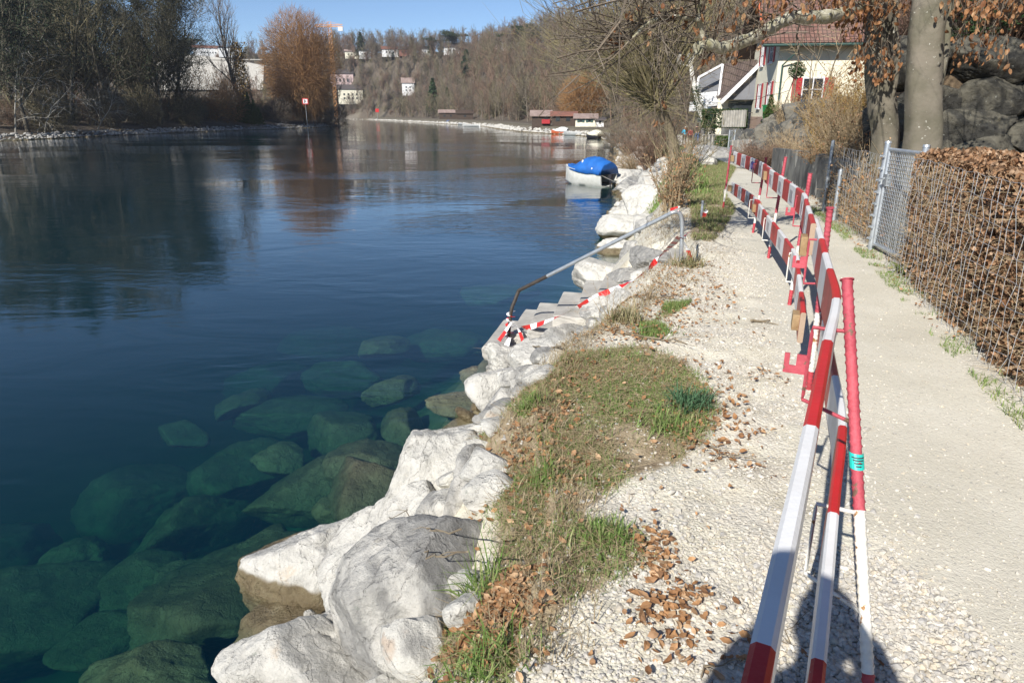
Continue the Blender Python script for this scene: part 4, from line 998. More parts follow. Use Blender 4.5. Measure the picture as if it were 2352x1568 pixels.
def post(label, foot, top, ztop=1.14, with_plate=(), sticker=False, zs=(.22, .62)):
    foot = Vector((*foot, 0)); foot.z = gz(foot.x, foot.y)-.08; top = Vector((*top, ztop))
    r = empty('barrier_post', foot); tag(r, label, 'barrier post', 'steel posts of the path barrier')
    d = (top-foot); ln = d.length; dn = d.normalized()
    a = dn.cross(Vector((0, 1, 0))).normalized(); b = dn.cross(a)
    def sec(z0, z1, mat):
        mb = MB(); n = max(4, int((z1-z0)/.0065)); k = 12; rings = []
        for i in range(n+1):
            z = z0+(z1-z0)*i/n; t = z/ln; ring = []
            for j in range(k):
                ang = 2*math.pi*j/k; rr = .0165+.0035*max(0, math.sin(ang*1+z*2*math.pi/.028))**2
                ring.append(dn*z+(a*math.cos(ang)+b*math.sin(ang))*rr)
            rings.append(ring)
        vs = [q for R in rings for q in R]
        fs = [(i*k+j, i*k+(j+1) % k, (i+1)*k+(j+1) % k, (i+1)*k+j) for i in range(n) for j in range(k)]
        fs += [tuple(n*k+j for j in range(k)), tuple(reversed(range(k)))]
        mb.add(vs, fs); return mb.build({'post_pink': 'red_section', 'post_red': 'red_section', 'post_white': 'white_section'}[mat], M[mat], r, True)
    sec(0, zs[0], 'post_red'); sec(zs[0], zs[1], 'post_white'); up = sec(zs[1], ln, 'post_pink')
    mb = MB(); mb.tube([dn*ln, dn*(ln+.004)], .0225, 12); mb.build('cap', M['post_pink'], up)
    # hook brackets around the planks
    for zt, mat in ((1.05, 'post_pink'), (.55, 'post_white')):
        z = zt; c = curve_at_y(foot.y+(top.y-foot.y)*min(1, z/ztop)); dd = (curve_at_y(c.y-.05)-curve_at_y(c.y+.05)).normalized(); s = Vector((dd.y, -dd.x, 0)); s = -s if s.x > 0 else s
        q0 = dn*(z/dn.z*1.0); pw = r.location+q0
        # reach to just beyond the plank on the river side
        dist = (c-pw).to_2d().dot(s.to_2d())+(.055 if zt > 1 or foot.y > 4.5 else -.04)
        o1 = q0+s*dist
        lo = Vector((0, 0, -.26))
        q3 = dn*((z-.26)/dn.z)
        mb = MB(); mb.tube([q0, o1+Vector((0, 0, -.0)), o1+Vector((0, 0, -.02)), o1+lo+Vector((0, 0, .02)), o1+lo, q3], .0065, 6)
        mb.build('hook', M[mat], r, True)
        if zt in with_plate:
            f = MB(); pz = o1+Vector((0, 0, -.17)); nrm = dd
            out = s
            def P_(x, z_): return pz+out*x+Vector((0, 0, z_))+dd*0
            prof = [(0, 0), (.075, 0), (.075, .07), (.058, .07), (.058, .028), (.036, .028), (.036, .07), (0, .07)]
            th_ = dd*.003
            vs = [P_(x, z_)-th_ for x, z_ in prof]+[P_(x, z_)+th_ for x, z_ in prof]
            fs = [(0, 1, 4, 5), (0, 5, 6, 7), (1, 2, 3, 4), (13, 12, 9, 8), (15, 14, 13, 8), (12, 11, 10, 9)]+[(i, (i+1) % 8, (i+1) % 8+8, i+8) for i in range(8)]
            f.add(vs, fs); f.build('slotted_plate', M['post_pink'], r)
    if sticker:
        mb = MB(); z = zs[1]+.13; k = 10; vs = []
        for q in (z, z+.05):
            for j in range(k+1):
                ang = math.pi*(.05+1.15*j/k); vs.append(dn*q+(Vector((math.cos(ang), -math.sin(ang), 0)))*.0215)
        mb.add(vs, [(j, j+1, j+1+k+1, j+k+1) for j in range(k)]); stk = mb.build('sticker', M['teal'], r)
        mb = MB()
        for i, zz in enumerate((.012, .021, .030, .038)):
            w = .2+.25*(i/3)
            vs = []
            for q in (z+zz-.0022, z+zz+.0022):
                for j in range(5):
                    ang = math.pi*(.5+(j/4-.5)*w*1.3+.06); vs.append(dn*q+Vector((math.cos(ang), -math.sin(ang), 0))*.0222)
            mb.add(vs, [(j, j+1, j+6, j+5) for j in range(4)])
        mb.build('sticker_mark', M['ink'], stk)
    return r
post('thin rusty red post at the far end of the barrier', (3.86, 12.62), (3.84, 12.42), 1.12, zs=(.22, .45))
post('second post from the far end with a small teal band', (3.52, 9.98), (3.62, 10.05), 1.06)
post('third post from the far end, at the joint of two planks', (3.09, 8.14), (3.2, 8.25), 1.17)
post('fourth post from the far end with a slotted red plate', (2.53, 6.02), (2.58, 6.06), 1.16, with_plate=(1.05,))
post('fifth post from the far end, red and ribbed above the white plank', (1.88, 4.0), (1.78, 3.86), 1.15, with_plate=(1.05,))
post('ribbed post nearest the camera with a teal sticker', (1.05, 1.53), (1.105, 2.20), 1.13, with_plate=(1.05,), sticker=True, zs=(.17, .64))

# the photographer, standing behind the camera: casts the shadow at the lower right
def figure(name, label, loc_, rz, height, clothes, pose='walk', coat=False, arms='camera', hairm='hair', cap=False, female=False):
    """one continuous body grown on a skeleton; clothing and hair are children"""
    s = height/1.75
    J = {'pel': (0, 0, .95), 'sp': (0, 0, 1.15), 'ch': (0, .0, 1.34), 'nk': (0, .01, 1.50), 'hd': (0, .03, 1.60), 'hd2': (0, .035, 1.71),
         'sl': (-.18, 0, 1.42), 'sr': (.18, 0, 1.42), 'hl': (-.095, 0, .92), 'hr': (.095, 0, .92)}
    if arms == 'camera':
        J.update(el=(-.27, .04, 1.30), er=(.27, .04, 1.30), wl=(-.15, .12, 1.54), wr=(.17, .12, 1.54), fl=(-.10, .15, 1.60), fr_=(.12, .15, 1.60))
    elif arms == 'run':
        J.update(el=(-.25, -.12, 1.17), er=(.25, -.10, 1.17), wl=(-.20, .10, 1.20), wr=(.20, .13, 1.22), fl=(-.17, .17, 1.23), fr_=(.17, .2, 1.25))
    else:
        J.update(el=(-.24, -.03, 1.15), er=(.24, .02, 1.15), wl=(-.25, .03, .91), wr=(.25, .08, .92), fl=(-.25, .05, .82), fr_=(.25, .1, .83))
    if pose == 'walk': J.update(kl=(-.10, .12, .50), kr=(.10, -.04, .50), al=(-.10, .14, .09), ar=(.10, -.27, .14), tl=(-.10, .28, .04), tr=(.10, -.16, .04))
    else: J.update(kl=(-.11, .03, .50), kr=(.11, .03, .50), al=(-.12, .0, .09), ar=(.12, .0, .09), tl=(-.13, .15, .04), tr=(.13, .15, .04))
    R = {'pel': .145, 'sp': .125, 'ch': .15, 'nk': .055, 'hd': .082, 'hd2': .09, 'sl': .07, 'sr': .07, 'hl': .1, 'hr': .1, 'el': .045, 'er': .045, 'wl': .032, 'wr': .032, 'fl': .035, 'fr_': .035, 'kl': .062, 'kr': .062, 'al': .042, 'ar': .042, 'tl': .038, 'tr': .038}
    E = [('pel', 'sp'), ('sp', 'ch'), ('ch', 'nk'), ('nk', 'hd'), ('hd', 'hd2'), ('ch', 'sl'), ('ch', 'sr'), ('sl', 'el'), ('el', 'wl'), ('wl', 'fl'), ('sr', 'er'), ('er', 'wr'), ('wr', 'fr_'),
         ('pel', 'hl'), ('pel', 'hr'), ('hl', 'kl'), ('kl', 'al'), ('al', 'tl'), ('hr', 'kr'), ('kr', 'ar'), ('ar', 'tr')]
    def grow(keys, extra, mats, nm, parent):
        ks = [k for k in J if k in keys]; idx = {k: i for i, k in enumerate(ks)}
        me = bpy.data.meshes.new(nm); me.from_pydata([Vector(J[k])*s for k in ks], [(idx[a], idx[b]) for a, b in E if a in idx and b in idx], []); me.update()
        o = bpy.data.objects.new(nm, me); col.objects.link(o); md = o.modifiers.new('skin', 'SKIN')
        sv_ = me.skin_vertices[0].data
        for k, i in idx.items():
            q = (R[k]+extra.get(k, extra.get('*', 0)))*s; sv_[i].radius = (q, q*(.72 if k in ('pel', 'sp', 'ch') else 1)); sv_[i].use_root = (k == ('pel' if 'pel' in idx else ks[0]))
        ss = o.modifiers.new('sub', 'SUBSURF'); ss.levels = ss.render_levels = 2
        dg = bpy.context.evaluated_depsgraph_get(); m2 = bpy.data.meshes.new_from_object(o.evaluated_get(dg))
        bpy.data.objects.remove(o); m2.polygons.foreach_set('use_smooth', [True]*len(m2.polygons))
        for i, k in enumerate(mats): 
            if i < len(m2.materials): m2.materials[i] = M[k]
            else: m2.materials.append(M[k])
        o2 = bpy.data.objects.new(nm, m2); col.objects.link(o2); o2.parent = parent; return o2
    r = empty(name, loc_, rz); tag(r, label, 'person')
    grow(list(J), {}, ['skin'], 'body', r)
    top = [k for k in J if k in ('pel', 'sp', 'ch', 'sl', 'sr', 'el', 'er', 'wl', 'wr', 'hl', 'hr')]
    grow(top, {'*': .022, 'pel': .03 if not coat else .06, 'hl': .02, 'hr': .02}, [clothes[0]], 'coat' if coat else 'jacket', r)
    grow([k for k in J if k in ('pel', 'hl', 'hr', 'kl', 'kr', 'al', 'ar')], {'*': .014}, [clothes[1]], 'trousers', r)
    for sd in ('l', 'r'):
        a, t = Vector(J['a'+sd])*s, Vector(J['t'+sd])*s; mb = MB(); mb.tube([a+Vector((0, -.05, -.02))*s, a.lerp(t, .4)+Vector((0, 0, -.02))*s, t+Vector((0, .03, -.005))*s], [.05*s, .052*s, .034*s], 10)
        mb.build('shoe', M['cloth_black'], r, True)
    # head: face features and hair
    D, F = ICO[3]; hc = Vector((0, .035, 1.655))*s
    V = D*np.array([.083, .102, .118])*s+np.array(hc)
    hd = obj('head_skin', mesh_from('head_skin', V, None, F, smooth=True), M['skin'], r); hd.name = 'face'
    mb = MB(); mb.tube([hc+Vector((0, .095, .01))*s, hc+Vector((0, .122, -.022))*s, hc+Vector((0, .10, -.03))*s], [.010*s, .015*s, .012*s], 6); mb.build('nose', M['skin'], hd, True)
    for sx in (-1, 1):
        mb = MB(); mb.tube([hc+Vector((sx*.034-.009, .096, .015))*s, hc+Vector((sx*.034+.009, .096, .015))*s], .008*s, 6); mb.build('eye', M['ink'], hd)
        mb = MB(); mb.tube([hc+Vector((sx*.082, -.01, .025))*s, hc+Vector((sx*.09, -.015, -.025))*s], [.02*s, .013*s], 6); mb.build('ear', M['skin'], hd, True)
    mb = MB(); mb.tube([hc+Vector((-.022, .096, -.052))*s, hc+Vector((.022, .096, -.052))*s], .005*s, 5); mb.build('mouth', M['cloth_red'], hd)
    k = (V[:, 1]-hc.y < .035*s) | (V[:, 2]-hc.z > .055*s)
    V2 = (V-np.array(hc))*1.12+np.array(hc)+np.array([0, -.008*s, .008*s]); V2[~k] = (V[~k]-np.array(hc))*.9+np.array(hc)
    if female: low_ = (V2[:, 2] < hc.z) & k; V2[low_, 2] -= .10*s
    obj('hair', mesh_from('hair', V2, None, F, smooth=True), M[hairm], r)
    if cap:
        V3 = (V-np.array(hc))*np.array([1.18, 1.18, 1.2])+np.array(hc); V3[:, 2] = np.maximum(V3[:, 2], hc.z+.045*s)
        obj('cap', mesh_from('cap', V3, None, F, smooth=True), M['cap_white'], r)
    return r
ph = figure('person', 'person in dark clothes holding a camera to the face, whose shadow falls on the gravel', (-.20, -.24, 0), 0, 1.86, ('cloth_black', 'cloth_denim'), 'stand', arms='camera')
# ------------------------------------------------------------------ branch generator
def grow_tree(seed, h, r0, first=.3, spread=.9, levels=3, kids=(9, 6, 5), lens=(.5, .45, .4), up=.35, wig=.16, lean=(0, 0), sub=5, droop=0.0, rmin=.012, base_r=None, stems=1):
    """returns (trunk path list, segs list). segs grouped: level0 and rest"""
    rg = np.random.default_rng(seed); tr = []; seg = []
    def run(p, d, ln, r, lev):
        n = sub+2 if lev == 0 else (sub if lev < levels else 3); P = [p.copy()]; Rr = [r]; D = [d]
        for i in range(n):
            g = np.array([0, 0, up if lev < levels else up*.5-droop]); d = d+rg.normal(0, wig*(1 if lev else .45), 3)+g*(.30 if lev else .12)
            if lev >= 2 and droop: d = d+np.array([0, 0, -droop])
            d /= np.linalg.norm(d); p = p+d*ln/n; P.append(p); D.append(d); Rr.append(max(rmin*.5, r*(1-.82*(i+1)/n)))
        out = tr if lev == 0 else seg
        for i in range(n): out.append(np.concatenate([P[i], P[i+1], [Rr[i], Rr[i+1]]]))
        if lev >= levels: return
        k = kids[lev]
        for j in range(k):
            t = (first if lev == 0 else .18)+(1-(first if lev == 0 else .18))*(j+rg.random())/k; t = min(t, .999)
            i = int(t*n); q = P[i]+(P[i+1]-P[i])*(t*n-i); dd = D[i+1]
            a = rg.normal(size=3); a -= dd*a.dot(dd); a /= np.linalg.norm(a)+1e-9
            sp = spread*rg.uniform(.65, 1.25)
            nd = dd*math.cos(sp)+a*math.sin(sp)
            run(q, nd, ln*lens[lev]*(1.15-.55*t)*rg.uniform(.75, 1.2), max(rmin, Rr[i]*.55), lev+1)
    for s_ in range(stems):
        a = rg.random()*6.28; ld = np.array([lean[0]+(.25*math.cos(a) if stems > 1 else 0), lean[1]+(.25*math.sin(a) if stems > 1 else 0), 1.]); ld /= np.linalg.norm(ld)
        run(np.array([.2*(stems > 1)*math.cos(a), .2*(stems > 1)*math.sin(a), -.3]), ld, h*(1 if stems == 1 else rg.uniform(.7, 1)), r0, 0)
    return np.array(tr), np.array(seg)
def tree_from(name, label, loc_, tr, seg, tmat, cmat, group=None, cat='tree', extra=None, rz=0, sides=3):
    r = empty(name, loc_, rz); tag(r, label, cat, group)
    obj('trunk', seg_mesh('trunk', tr, 7), M[tmat], r)
    obj('crown', seg_mesh('crown', seg, sides), M[cmat], r)
    if extra is not None: obj(extra[0], extra[1], M[extra[2]], r)
    return r
def copy_thing(src, loc_, rz, sc_=(1, 1, 1), label=None, group=None):
    o = src.copy(); col.objects.link(o); o.location = loc_; o.rotation_euler = (0, 0, rz); o.scale = sc_
    if label: o['label'] = label
    if group: o['group'] = group
    for ch in list(src.children):
        c = ch.copy(); col.objects.link(c); c.parent = o
    return o
def join_wood(name, label, items, cmats, place, kind='stuff'):
    """merge many template trees into one mesh; items: list of meshes as (V,F); place: list (k,x,y,z,rz,s)"""
    Vs = []; Fs = []; b = 0; Mi = []
    for (k, x, y, z, rz, s, mi) in place:
        V, F = items[k]; c, s_ = math.cos(rz), math.sin(rz)
        W = np.stack([V[:, 0]*c-V[:, 1]*s_, V[:, 0]*s_+V[:, 1]*c, V[:, 2]], 1)*s+np.array([x, y, z])
        Vs.append(W.astype(np.float32)); Fs.append(F+b); b += len(V); Mi.append(np.full(len(F), mi))
    me = mesh_from(name, np.concatenate(Vs), np.concatenate(Fs), mat_idx=np.concatenate(Mi))
    return tag(obj(name, me, [M[k] for k in cmats]), label, 'wood', kind=kind)
def arr(segs, sides=3):
    me = seg_mesh('tmp', segs, sides); n = len(me.vertices); V = np.zeros(n*3, np.float32); me.vertices.foreach_get('co', V)
    F = np.zeros(len(me.loops), np.int32); me.loops.foreach_get('vertex_index', F); bpy.data.meshes.remove(me)
    return V.reshape(-1, 3), F.reshape(-1, 4)

def LB(u, back):
    y = 84.0
    while y < 205:
        q = at(u, 280, y)
        if q.x <= float(itp(y, LBANK))-back: return y
        y += .5
    return 200.0
# ------------------------------------------------------------------ far hillside wood (one mass)
rw = np.random.default_rng(77)
tmpl = []
for i in range(6):
    t, s = grow_tree(200+i, 11+i*.6, .17, .3, .75, 3, (11, 6, 5), (.42, .45, .5), .5, .16, rmin=.035)
    tmpl.append(arr(np.concatenate([t, s])))
cheap = []
for i in range(4):
    t, s = grow_tree(260+i, 9.5+i*.8, .14, .25, .7, 2, (13, 7), (.42, .5), .55, .15, rmin=.05)
    cheap.append(arr(np.concatenate([t, s])))
bushes = []
for i in range(3):
    t, s = grow_tree(230+i, 3.2, .06, .1, .8, 2, (9, 8), (.7, .5), .3, .22, stems=6, rmin=.022)
    bushes.append(arr(np.concatenate([t, s])))
cam_az = lambda x, y: x/y
def place_wood(n, yr, srange, ks, base, sc0, sc1, mats_n, thin=None):
    out = []
    while len(out) < n:
        y = yr[0]+(yr[1]-yr[0])*rw.random(); x = float(itp(y, RIGHT))+rw.uniform(*srange)
        if abs(x/y) > .95: continue
        if thin and not thin(x, y): continue
        out.append((base+int(rw.integers(ks)), x, y, gz(x, y)-.2, rw.random()*6.28, rw.uniform(sc0, sc1), int(rw.integers(mats_n))))
    return out
items = tmpl+bushes+cheap
pl = place_wood(700, (75, 600), (9, 62), 6, 0, .5, .95, 3)+place_wood(520, (50, 620), (8, 70), 3, 6, .8, 1.8, 3)
pl += place_wood(420, (448, 530), (5, 90), 4, 9, .8, 1.25, 3)+place_wood(160, (448, 530), (5, 90), 3, 6, 1, 2, 3)
pl += place_wood(1500, (70, 620), (9, 66), 4, 9, .7, 1.15, 3)
pl += place_wood(90, (26, 75), (16, 60), 6, 0, .7, 1.1, 3)+place_wood(110, (20, 75), (13, 60), 3, 6, .6, 1.1, 3)
hw = join_wood('hillside_wood', 'bare brown woodland covering the whole far hillside', items, ['twig_brown', 'twig_red', 'twig_olive'], pl)
# left bank inland wood
pl = []
for _ in range(260):
    y = rw.uniform(85, 260); x = float(itp(min(y, 205), LBANK))-rw.uniform(12, 80)
    if x/y < -1.0: continue
    if -.49 < x/y < -.41: continue
    pl.append((int(rw.integers(6)), x, y, gz(x, y)-.2, rw.random()*6.28, rw.uniform(.6, 1.0), int(rw.integers(3))))
for _ in range(420):
    y = rw.uniform(80, 230); x = float(itp(min(y, 205), LBANK))-rw.uniform(7, 50)
    if x/y < -1.0: continue
    pl.append((6+int(rw.integers(3)), x, y, gz(x, y)-.2, rw.random()*6.28, rw.uniform(.7, 1.6), int(rw.integers(3))))
join_wood('bank_thicket', 'brown thicket filling the left bank behind the big trees', items, ['twig_brown', 'twig_red', 'twig_olive'], pl)

def gy_(x, y, lift=-.1): return Vector((x, y, gz(x, y)+lift))
# individual bare trees on the far bank foot
def bare(name, label, seed, h, r0, mat, tm='bark_far', **kw):
    t, s = grow_tree(seed, h, r0, **kw); return tree_from(name, label, (0, 0, 0), t, s, tm, mat)
FB = bare('bare_tree', 'bare brown tree standing at the foot of the far wooded slope', 300, 12, .2, 'twig_brown', first=.22, spread=.8, kids=(12, 7, 6), lens=(.5, .45, .45), rmin=.03)
FB2 = bare('bare_tree', 'bare brown tree standing at the foot of the far wooded slope', 301, 11, .18, 'twig_olive', first=.2, spread=.9, kids=(12, 7, 6), lens=(.55, .45, .45), rmin=.03)
FB['group'] = FB2['group'] = 'bare trees along the far bank'
spots = [(470, 7), (440, 5), (415, 9), (395, 5), (370, 8), (350, 4), (330, 9), (310, 6), (290, 4), (275, 9), (262, 6), (245, 8), (232, 5), (222, 10), (212, 7), (196, 11), (183, 9), (172, 12), (163, 9), (152, 12), (143, 12), (128, 10), (118, 8), (108, 9), (100, 7)]
for i, (y, s_) in enumerate(spots):
    x = float(itp(y, RIGHT))+s_; src = (FB, FB2)[i % 2]; k = .75+.35*((i*37) % 10)/10
    if i < 2: src.location = gy_(x, y); src.rotation_euler.z = i; continue
    copy_thing(src, gy_(x, y), i*1.7, (k, k, k))
# orange willow shrubs on far bank
def fine_crown(seed, R, n, zc, flat=1.0, r=.02, inner=.2, ln=.9, upw=.6):
    g = np.random.default_rng(seed); d = g.normal(size=(n, 3)); d /= np.linalg.norm(d, axis=1, keepdims=True); rad = R*(inner+(1-inner)*g.random(n)**.45)
    lump = 1+.22*fbm(d[:, 0]*2+seed, d[:, 1]*2, d[:, 2]*2, 3, seed)
    P = d*(rad*lump)[:, None]; P[:, 2] *= flat; P[:, 2] += zc
    q = d*.7+g.normal(size=(n, 3))*.5; q[:, 2] += upw; q /= np.linalg.norm(q, axis=1, keepdims=True)
    l = ln*g.uniform(.5, 1.3, n)
    return np.concatenate([P, P+q*l[:, None], np.full((n, 1), r), np.full((n, 1), r*.4)], 1)
def willow(name, label, P, R, zc, n, seed, mat='twig_orange', flat=1.1, trunk_h=None, r=.02, inner=.2, ln=.9, upw=.6, tr_r=.35, lv=2):
    t, s = grow_tree(seed, trunk_h or zc*1.5, tr_r, .22, .7, lv, (9, 6), (.6, .5), .4, .15, rmin=.05)
    c = fine_crown(seed, R, n, zc, flat, r, inner, ln, upw)
    return tree_from(name, label, P, t, np.concatenate([s, c]), 'bark_dark', mat)
p = gy_(float(itp(150, RIGHT))+7, 152); willow('willow_shrub', 'rounded orange willow shrub on the far bank left of the red balcony hut', p, 4.6, 5.2, 5200, 41, r=.03, ln=1.3)
p = gy_(float(itp(165, RIGHT))+11, 168); willow('willow_shrub', 'smaller orange willow shrub beside the dark boat hut', p, 3.6, 3.8, 3200, 42, r=.03, ln=1.2)
# big orange willow at the tip of the left bank
wp = at(702, 262, LB(702, 3.5)); wp.z = gz(wp.x, wp.y)
t, s = grow_tree(51, 19, .65, .16, .55, 3, (14, 9, 7), (.62, .5, .42), .55, .12, rmin=.035)
c = fine_crown(51, 9.6, 17000, 14.5, 1.35, .03, .12, 1.9, .25); c2 = fine_crown(52, 7.2, 5000, 7.8, .9, .03, .25, 2.0, -.5)
tree_from('willow_tree', 'large rounded orange willow on the tip of the left bank', wp, t, np.concatenate([s, c, c2]), 'bark_dark', 'twig_orange')
# tall ivy-clad poplar left of it
pp_ = at(560, 255, LB(560, 9)); pp_.z = gz(pp_.x, pp_.y)
t, s = grow_tree(55, 25, .5, .2, .48, 3, (18, 8, 6), (.42, .5, .45), .7, .13, rmin=.03)
g = np.random.default_rng(3); C = np.stack([g.normal(.3, .8, 1300), g.normal(0, .8, 1300), g.uniform(2, 17, 1300)], 1)
tree_from('poplar', 'tall bare tree with yellowish ivy on its stem left of the orange willow', pp_, t, s, 'bark_far', 'twig_brown', extra=('ivy', leaf_mesh('ivy', C, .5, 4, 0, .7), 'twig_forsythia'))
def spruce(seed, h, R, n=2600):
    g = np.random.default_rng(seed); z = h*(.06+.94*g.random(n)**1.25); lay = np.floor(z/(h*.06))*h*.06; z = lay+(z-lay)*.55
    rr = R*(1-z/h)**.85*g.random(n)**.5*(1+.25*np.sin(z*9)); a = g.random(n)*6.283
    return np.stack([rr*np.cos(a), rr*np.sin(a), z-rr*.25], 1)
# yew-like evergreen shrub
ep = at(570, 268, LB(570, 4)); ep.z = gz(ep.x, ep.y)
C = np.concatenate([spruce(60+k_, h_, r_, 1500)+[x_, y_, 0] for k_, (x_, y_, h_, r_) in enumerate([(-1.9, 0, 4.4, 1.5), (-.8, .4, 6.2, 1.6), (.4, -.3, 6.8, 1.7), (1.4, .3, 5.2, 1.5), (2.4, 0, 3.6, 1.3)])])
r = empty('evergreen_shrub', ep); tag(r, 'dark green evergreen shrub at the water edge of the left bank', 'shrub')
t, s = grow_tree(62, 3.5, .12, .1, .7, 1, (8,), (.6,), .6, .1, rmin=.03); obj('trunk', seg_mesh('trunk', np.concatenate([t, s]), 5), M['bark_dark'], r); obj('foliage', leaf_mesh('foliage', C, .5, 6, 0, .3), M['yew'], r)
# low brown bushes along the left bank
for i, (u, v, Yd, R, mt) in enumerate([(470, 235, 150, 5.6, 'twig_orange'), (520, 255, 145, 4.6, 'twig_orange'), (640, 268, 178, 3.2, 'twig_brown'), (745, 270, 186, 2.6, 'twig_brown'), (770, 260, 192, 3.4, 'twig_brown'), (430, 262, 132, 3.4, 'twig_olive'), (330, 275, 118, 3.6, 'twig_olive'), (240, 280, 108, 3.4, 'twig_dark'), (120, 285, 98, 3.2, 'twig_olive')]):
    q = at(u, v, LB(u, (9, 6, 5, 3, 3, 5, 5, 5, 4)[i])); q.z = gz(q.x, q.y)
    lab = ['orange brown bush in front of the white hall', 'brown bush between the dark trees and the evergreen shrub', 'grey brown bush right of the evergreen shrub', 'low brown bush beside the river sign', 'round brown bush at the very tip of the left bank', 'olive bush under the right end of the dark trees', 'olive bush overhanging the left bank below the dark trees', 'dark bush hanging over the mud bank', 'olive bush over the pebble beach at the left'][i]
    willow('bush', lab, q, R, R*.85, 1900, 400+i, mt, 1.0, R*1.3, .028, .15, 1.1, .3, .08, 1)['category'] = 'bush'
# slim trees next to the willow (tip)
for i, (u, Yd, h, lab) in enumerate([(735, 183, 20, 'slim bare tree immediately right of the orange willow'), (775, 190, 10, 'crooked small bare tree leaning at the tip of the left bank'), (590, 165, 13, 'thin pale bare tree behind the evergreen shrub')]):
    q = at(u, 262, LB(u, 3+4*(i == 2))); q.z = gz(q.x, q.y); t, s = grow_tree(500+i, h, .18, .2, .5, 3, (13, 7, 5), (.42, .5, .45), .6, .15, rmin=.028); tree_from('bare_tree', lab, q, t, s, 'bark_far', 'twig_brown')

# dark trees on the left bank
def needles(seed, P, Rr, n, size):
    return leaf_mesh('foliage', P, size, seed, .2, .5)
def dark_tree(label, u, Yd, h, seed, mat='twig_dark', clump=None, lean=(0, 0), r0=.32, spread=.8, droop=.0, first=.12):
    q = at(u, 280, LB(u, 5+(Yd % 7)*1.5)); q.z = gz(q.x, q.y); h *= q.y/Yd; g = np.random.default_rng(seed)
    t, s = grow_tree(seed, h, r0, first, spread, 3, (22, 9, 8), (.5, .48, .45), .35, .17, lean=lean, droop=droop, rmin=.03)
    ex = None
    if clump:
        tips = s[:, 3:6]; tips = tips[tips[:, 2] > h*.12]; k = g.integers(0, len(tips), clump[0])
        ex = ('foliage', leaf_mesh('foliage', tips[k]+g.normal(0, .45, (clump[0], 3)), clump[1], seed, .2, .45), clump[2])
    return tree_from('bank_tree', label, q, t, s, 'bark_dark', mat, extra=ex)
dark_tree('pine with dark green crown rising highest at the right of the left bank group', 370, 112, 20.5, 601, clump=(17000, .34, 'needle_olive'), lean=(.08, 0))
dark_tree('dark evergreen tree behind the dead pale branches at the left edge', 60, 112, 24, 602, clump=(17000, .34, 'needle'))
dark_tree('broad dark tree with green needles in the middle of the left bank group', 250, 116, 22, 603, clump=(15000, .34, 'needle'))
dark_tree('dark bare tree leaning over the river towards the right on the left bank', 290, 102, 14, 604, lean=(.85, -.1), clump=(4000, .3, 'needle_olive'), r0=.26)
dark_tree('lower dark spreading tree hanging over the water', 385, 108, 10, 605, lean=(.6, -.3), clump=(3500, .3, 'needle_olive'), r0=.2)
dark_tree('tall bare tree third from the left edge on the left bank', 165, 100, 22, 606, mat='twig_olive', clump=(3000, .3, 'needle_olive'))
dark_tree('leafless dark tree cut by the left edge of the photo', -20, 98, 20, 607, mat='twig_dark', clump=(6000, .32, 'needle'))
dark_tree('drooping olive tree over the pebble beach', 100, 96, 12, 608, mat='twig_olive', droop=.12)
dark_tree('thin dark tree with ivy behind the leaning one', 205, 104, 19, 609, clump=(6000, .32, 'needle'))
dark_tree('dark bare tree near the right end of the left bank group', 420, 124, 13, 610, mat='twig_olive', clump=(2500, .3, 'needle_olive'))
# back row of the left bank wood
bank_src = [o for o in bpy.data.objects if o.name.startswith('bank_tree')]
for i in range(16):
    u = -60+i*31; y_ = LB(u, 16+(i*5) % 14); q = at(u, 280, y_); q.z = gz(q.x, q.y)-.3; k = .8+.1*((i*7) % 4)
    copy_thing(bank_src[(i*3) % len(bank_src)], q, i*2.1, (k, k, k), 'dark tree of the back row, filling the gaps in the left bank wood', 'back row of the left bank wood')
# dead pale branches
q = at(25, 270, LB(25, 4)); q.z = gz(q.x, q.y); t, s = grow_tree(620, 14, .12, .15, 1.0, 2, (12, 6), (.5, .5), .05, .24, lean=(.1, 0), rmin=.03, droop=.1)
tree_from('dead_tree', 'dead tree with arching pale grey branches at the left edge of the photo', q, t, s, 'twig_pale', 'twig_pale')
for i, (u, h, lab) in enumerate([(95, 9, 'smaller dead pale tree arching over the pebble beach'), (215, 8, 'pale dead branches reaching down to the mud in the middle of the left bank')]):
    q = at(u, 270, LB(u, 3.5)); q.z = gz(q.x, q.y); t, s = grow_tree(630+i, h, .1, .15, 1.0, 2, (12, 6), (.6, .5), .0, .26, lean=(.5, -.2), rmin=.03, droop=.12)
    tree_from('dead_tree', lab, q, t, s, 'twig_pale', 'twig_pale')
# driftwood on the left shore
dg_ = np.random.default_rng(9)
for i in range(14):
    y = dg_.uniform(84, 185); x = float(itp(y, LBANK))-dg_.uniform(-.6, 3.5); q = gy_(x, y, .15); a = dg_.uniform(-.7, .7); l = dg_.uniform(2, 7)
    e = Vector((math.cos(a)*l, math.sin(a)*l*.6, dg_.uniform(-.2, .8))); mb = MB(); mb.tube([q-e*.5, q+Vector((0, 0, .15)), q+e*.5], [.14, .11, .04], 6)
    k = q+e*.1; mb.tube([k, k+Vector((.3, -.1, .5)), k+Vector((.7, -.3, .7))], [.06, .04, .02], 5)
    tag(mb.build('driftwood', M['twig_pale' if i % 2 else 'bark_shrub'], smooth=True), 'fallen bare trunk washed up along the left bank', 'driftwood', 'driftwood along the left bank')

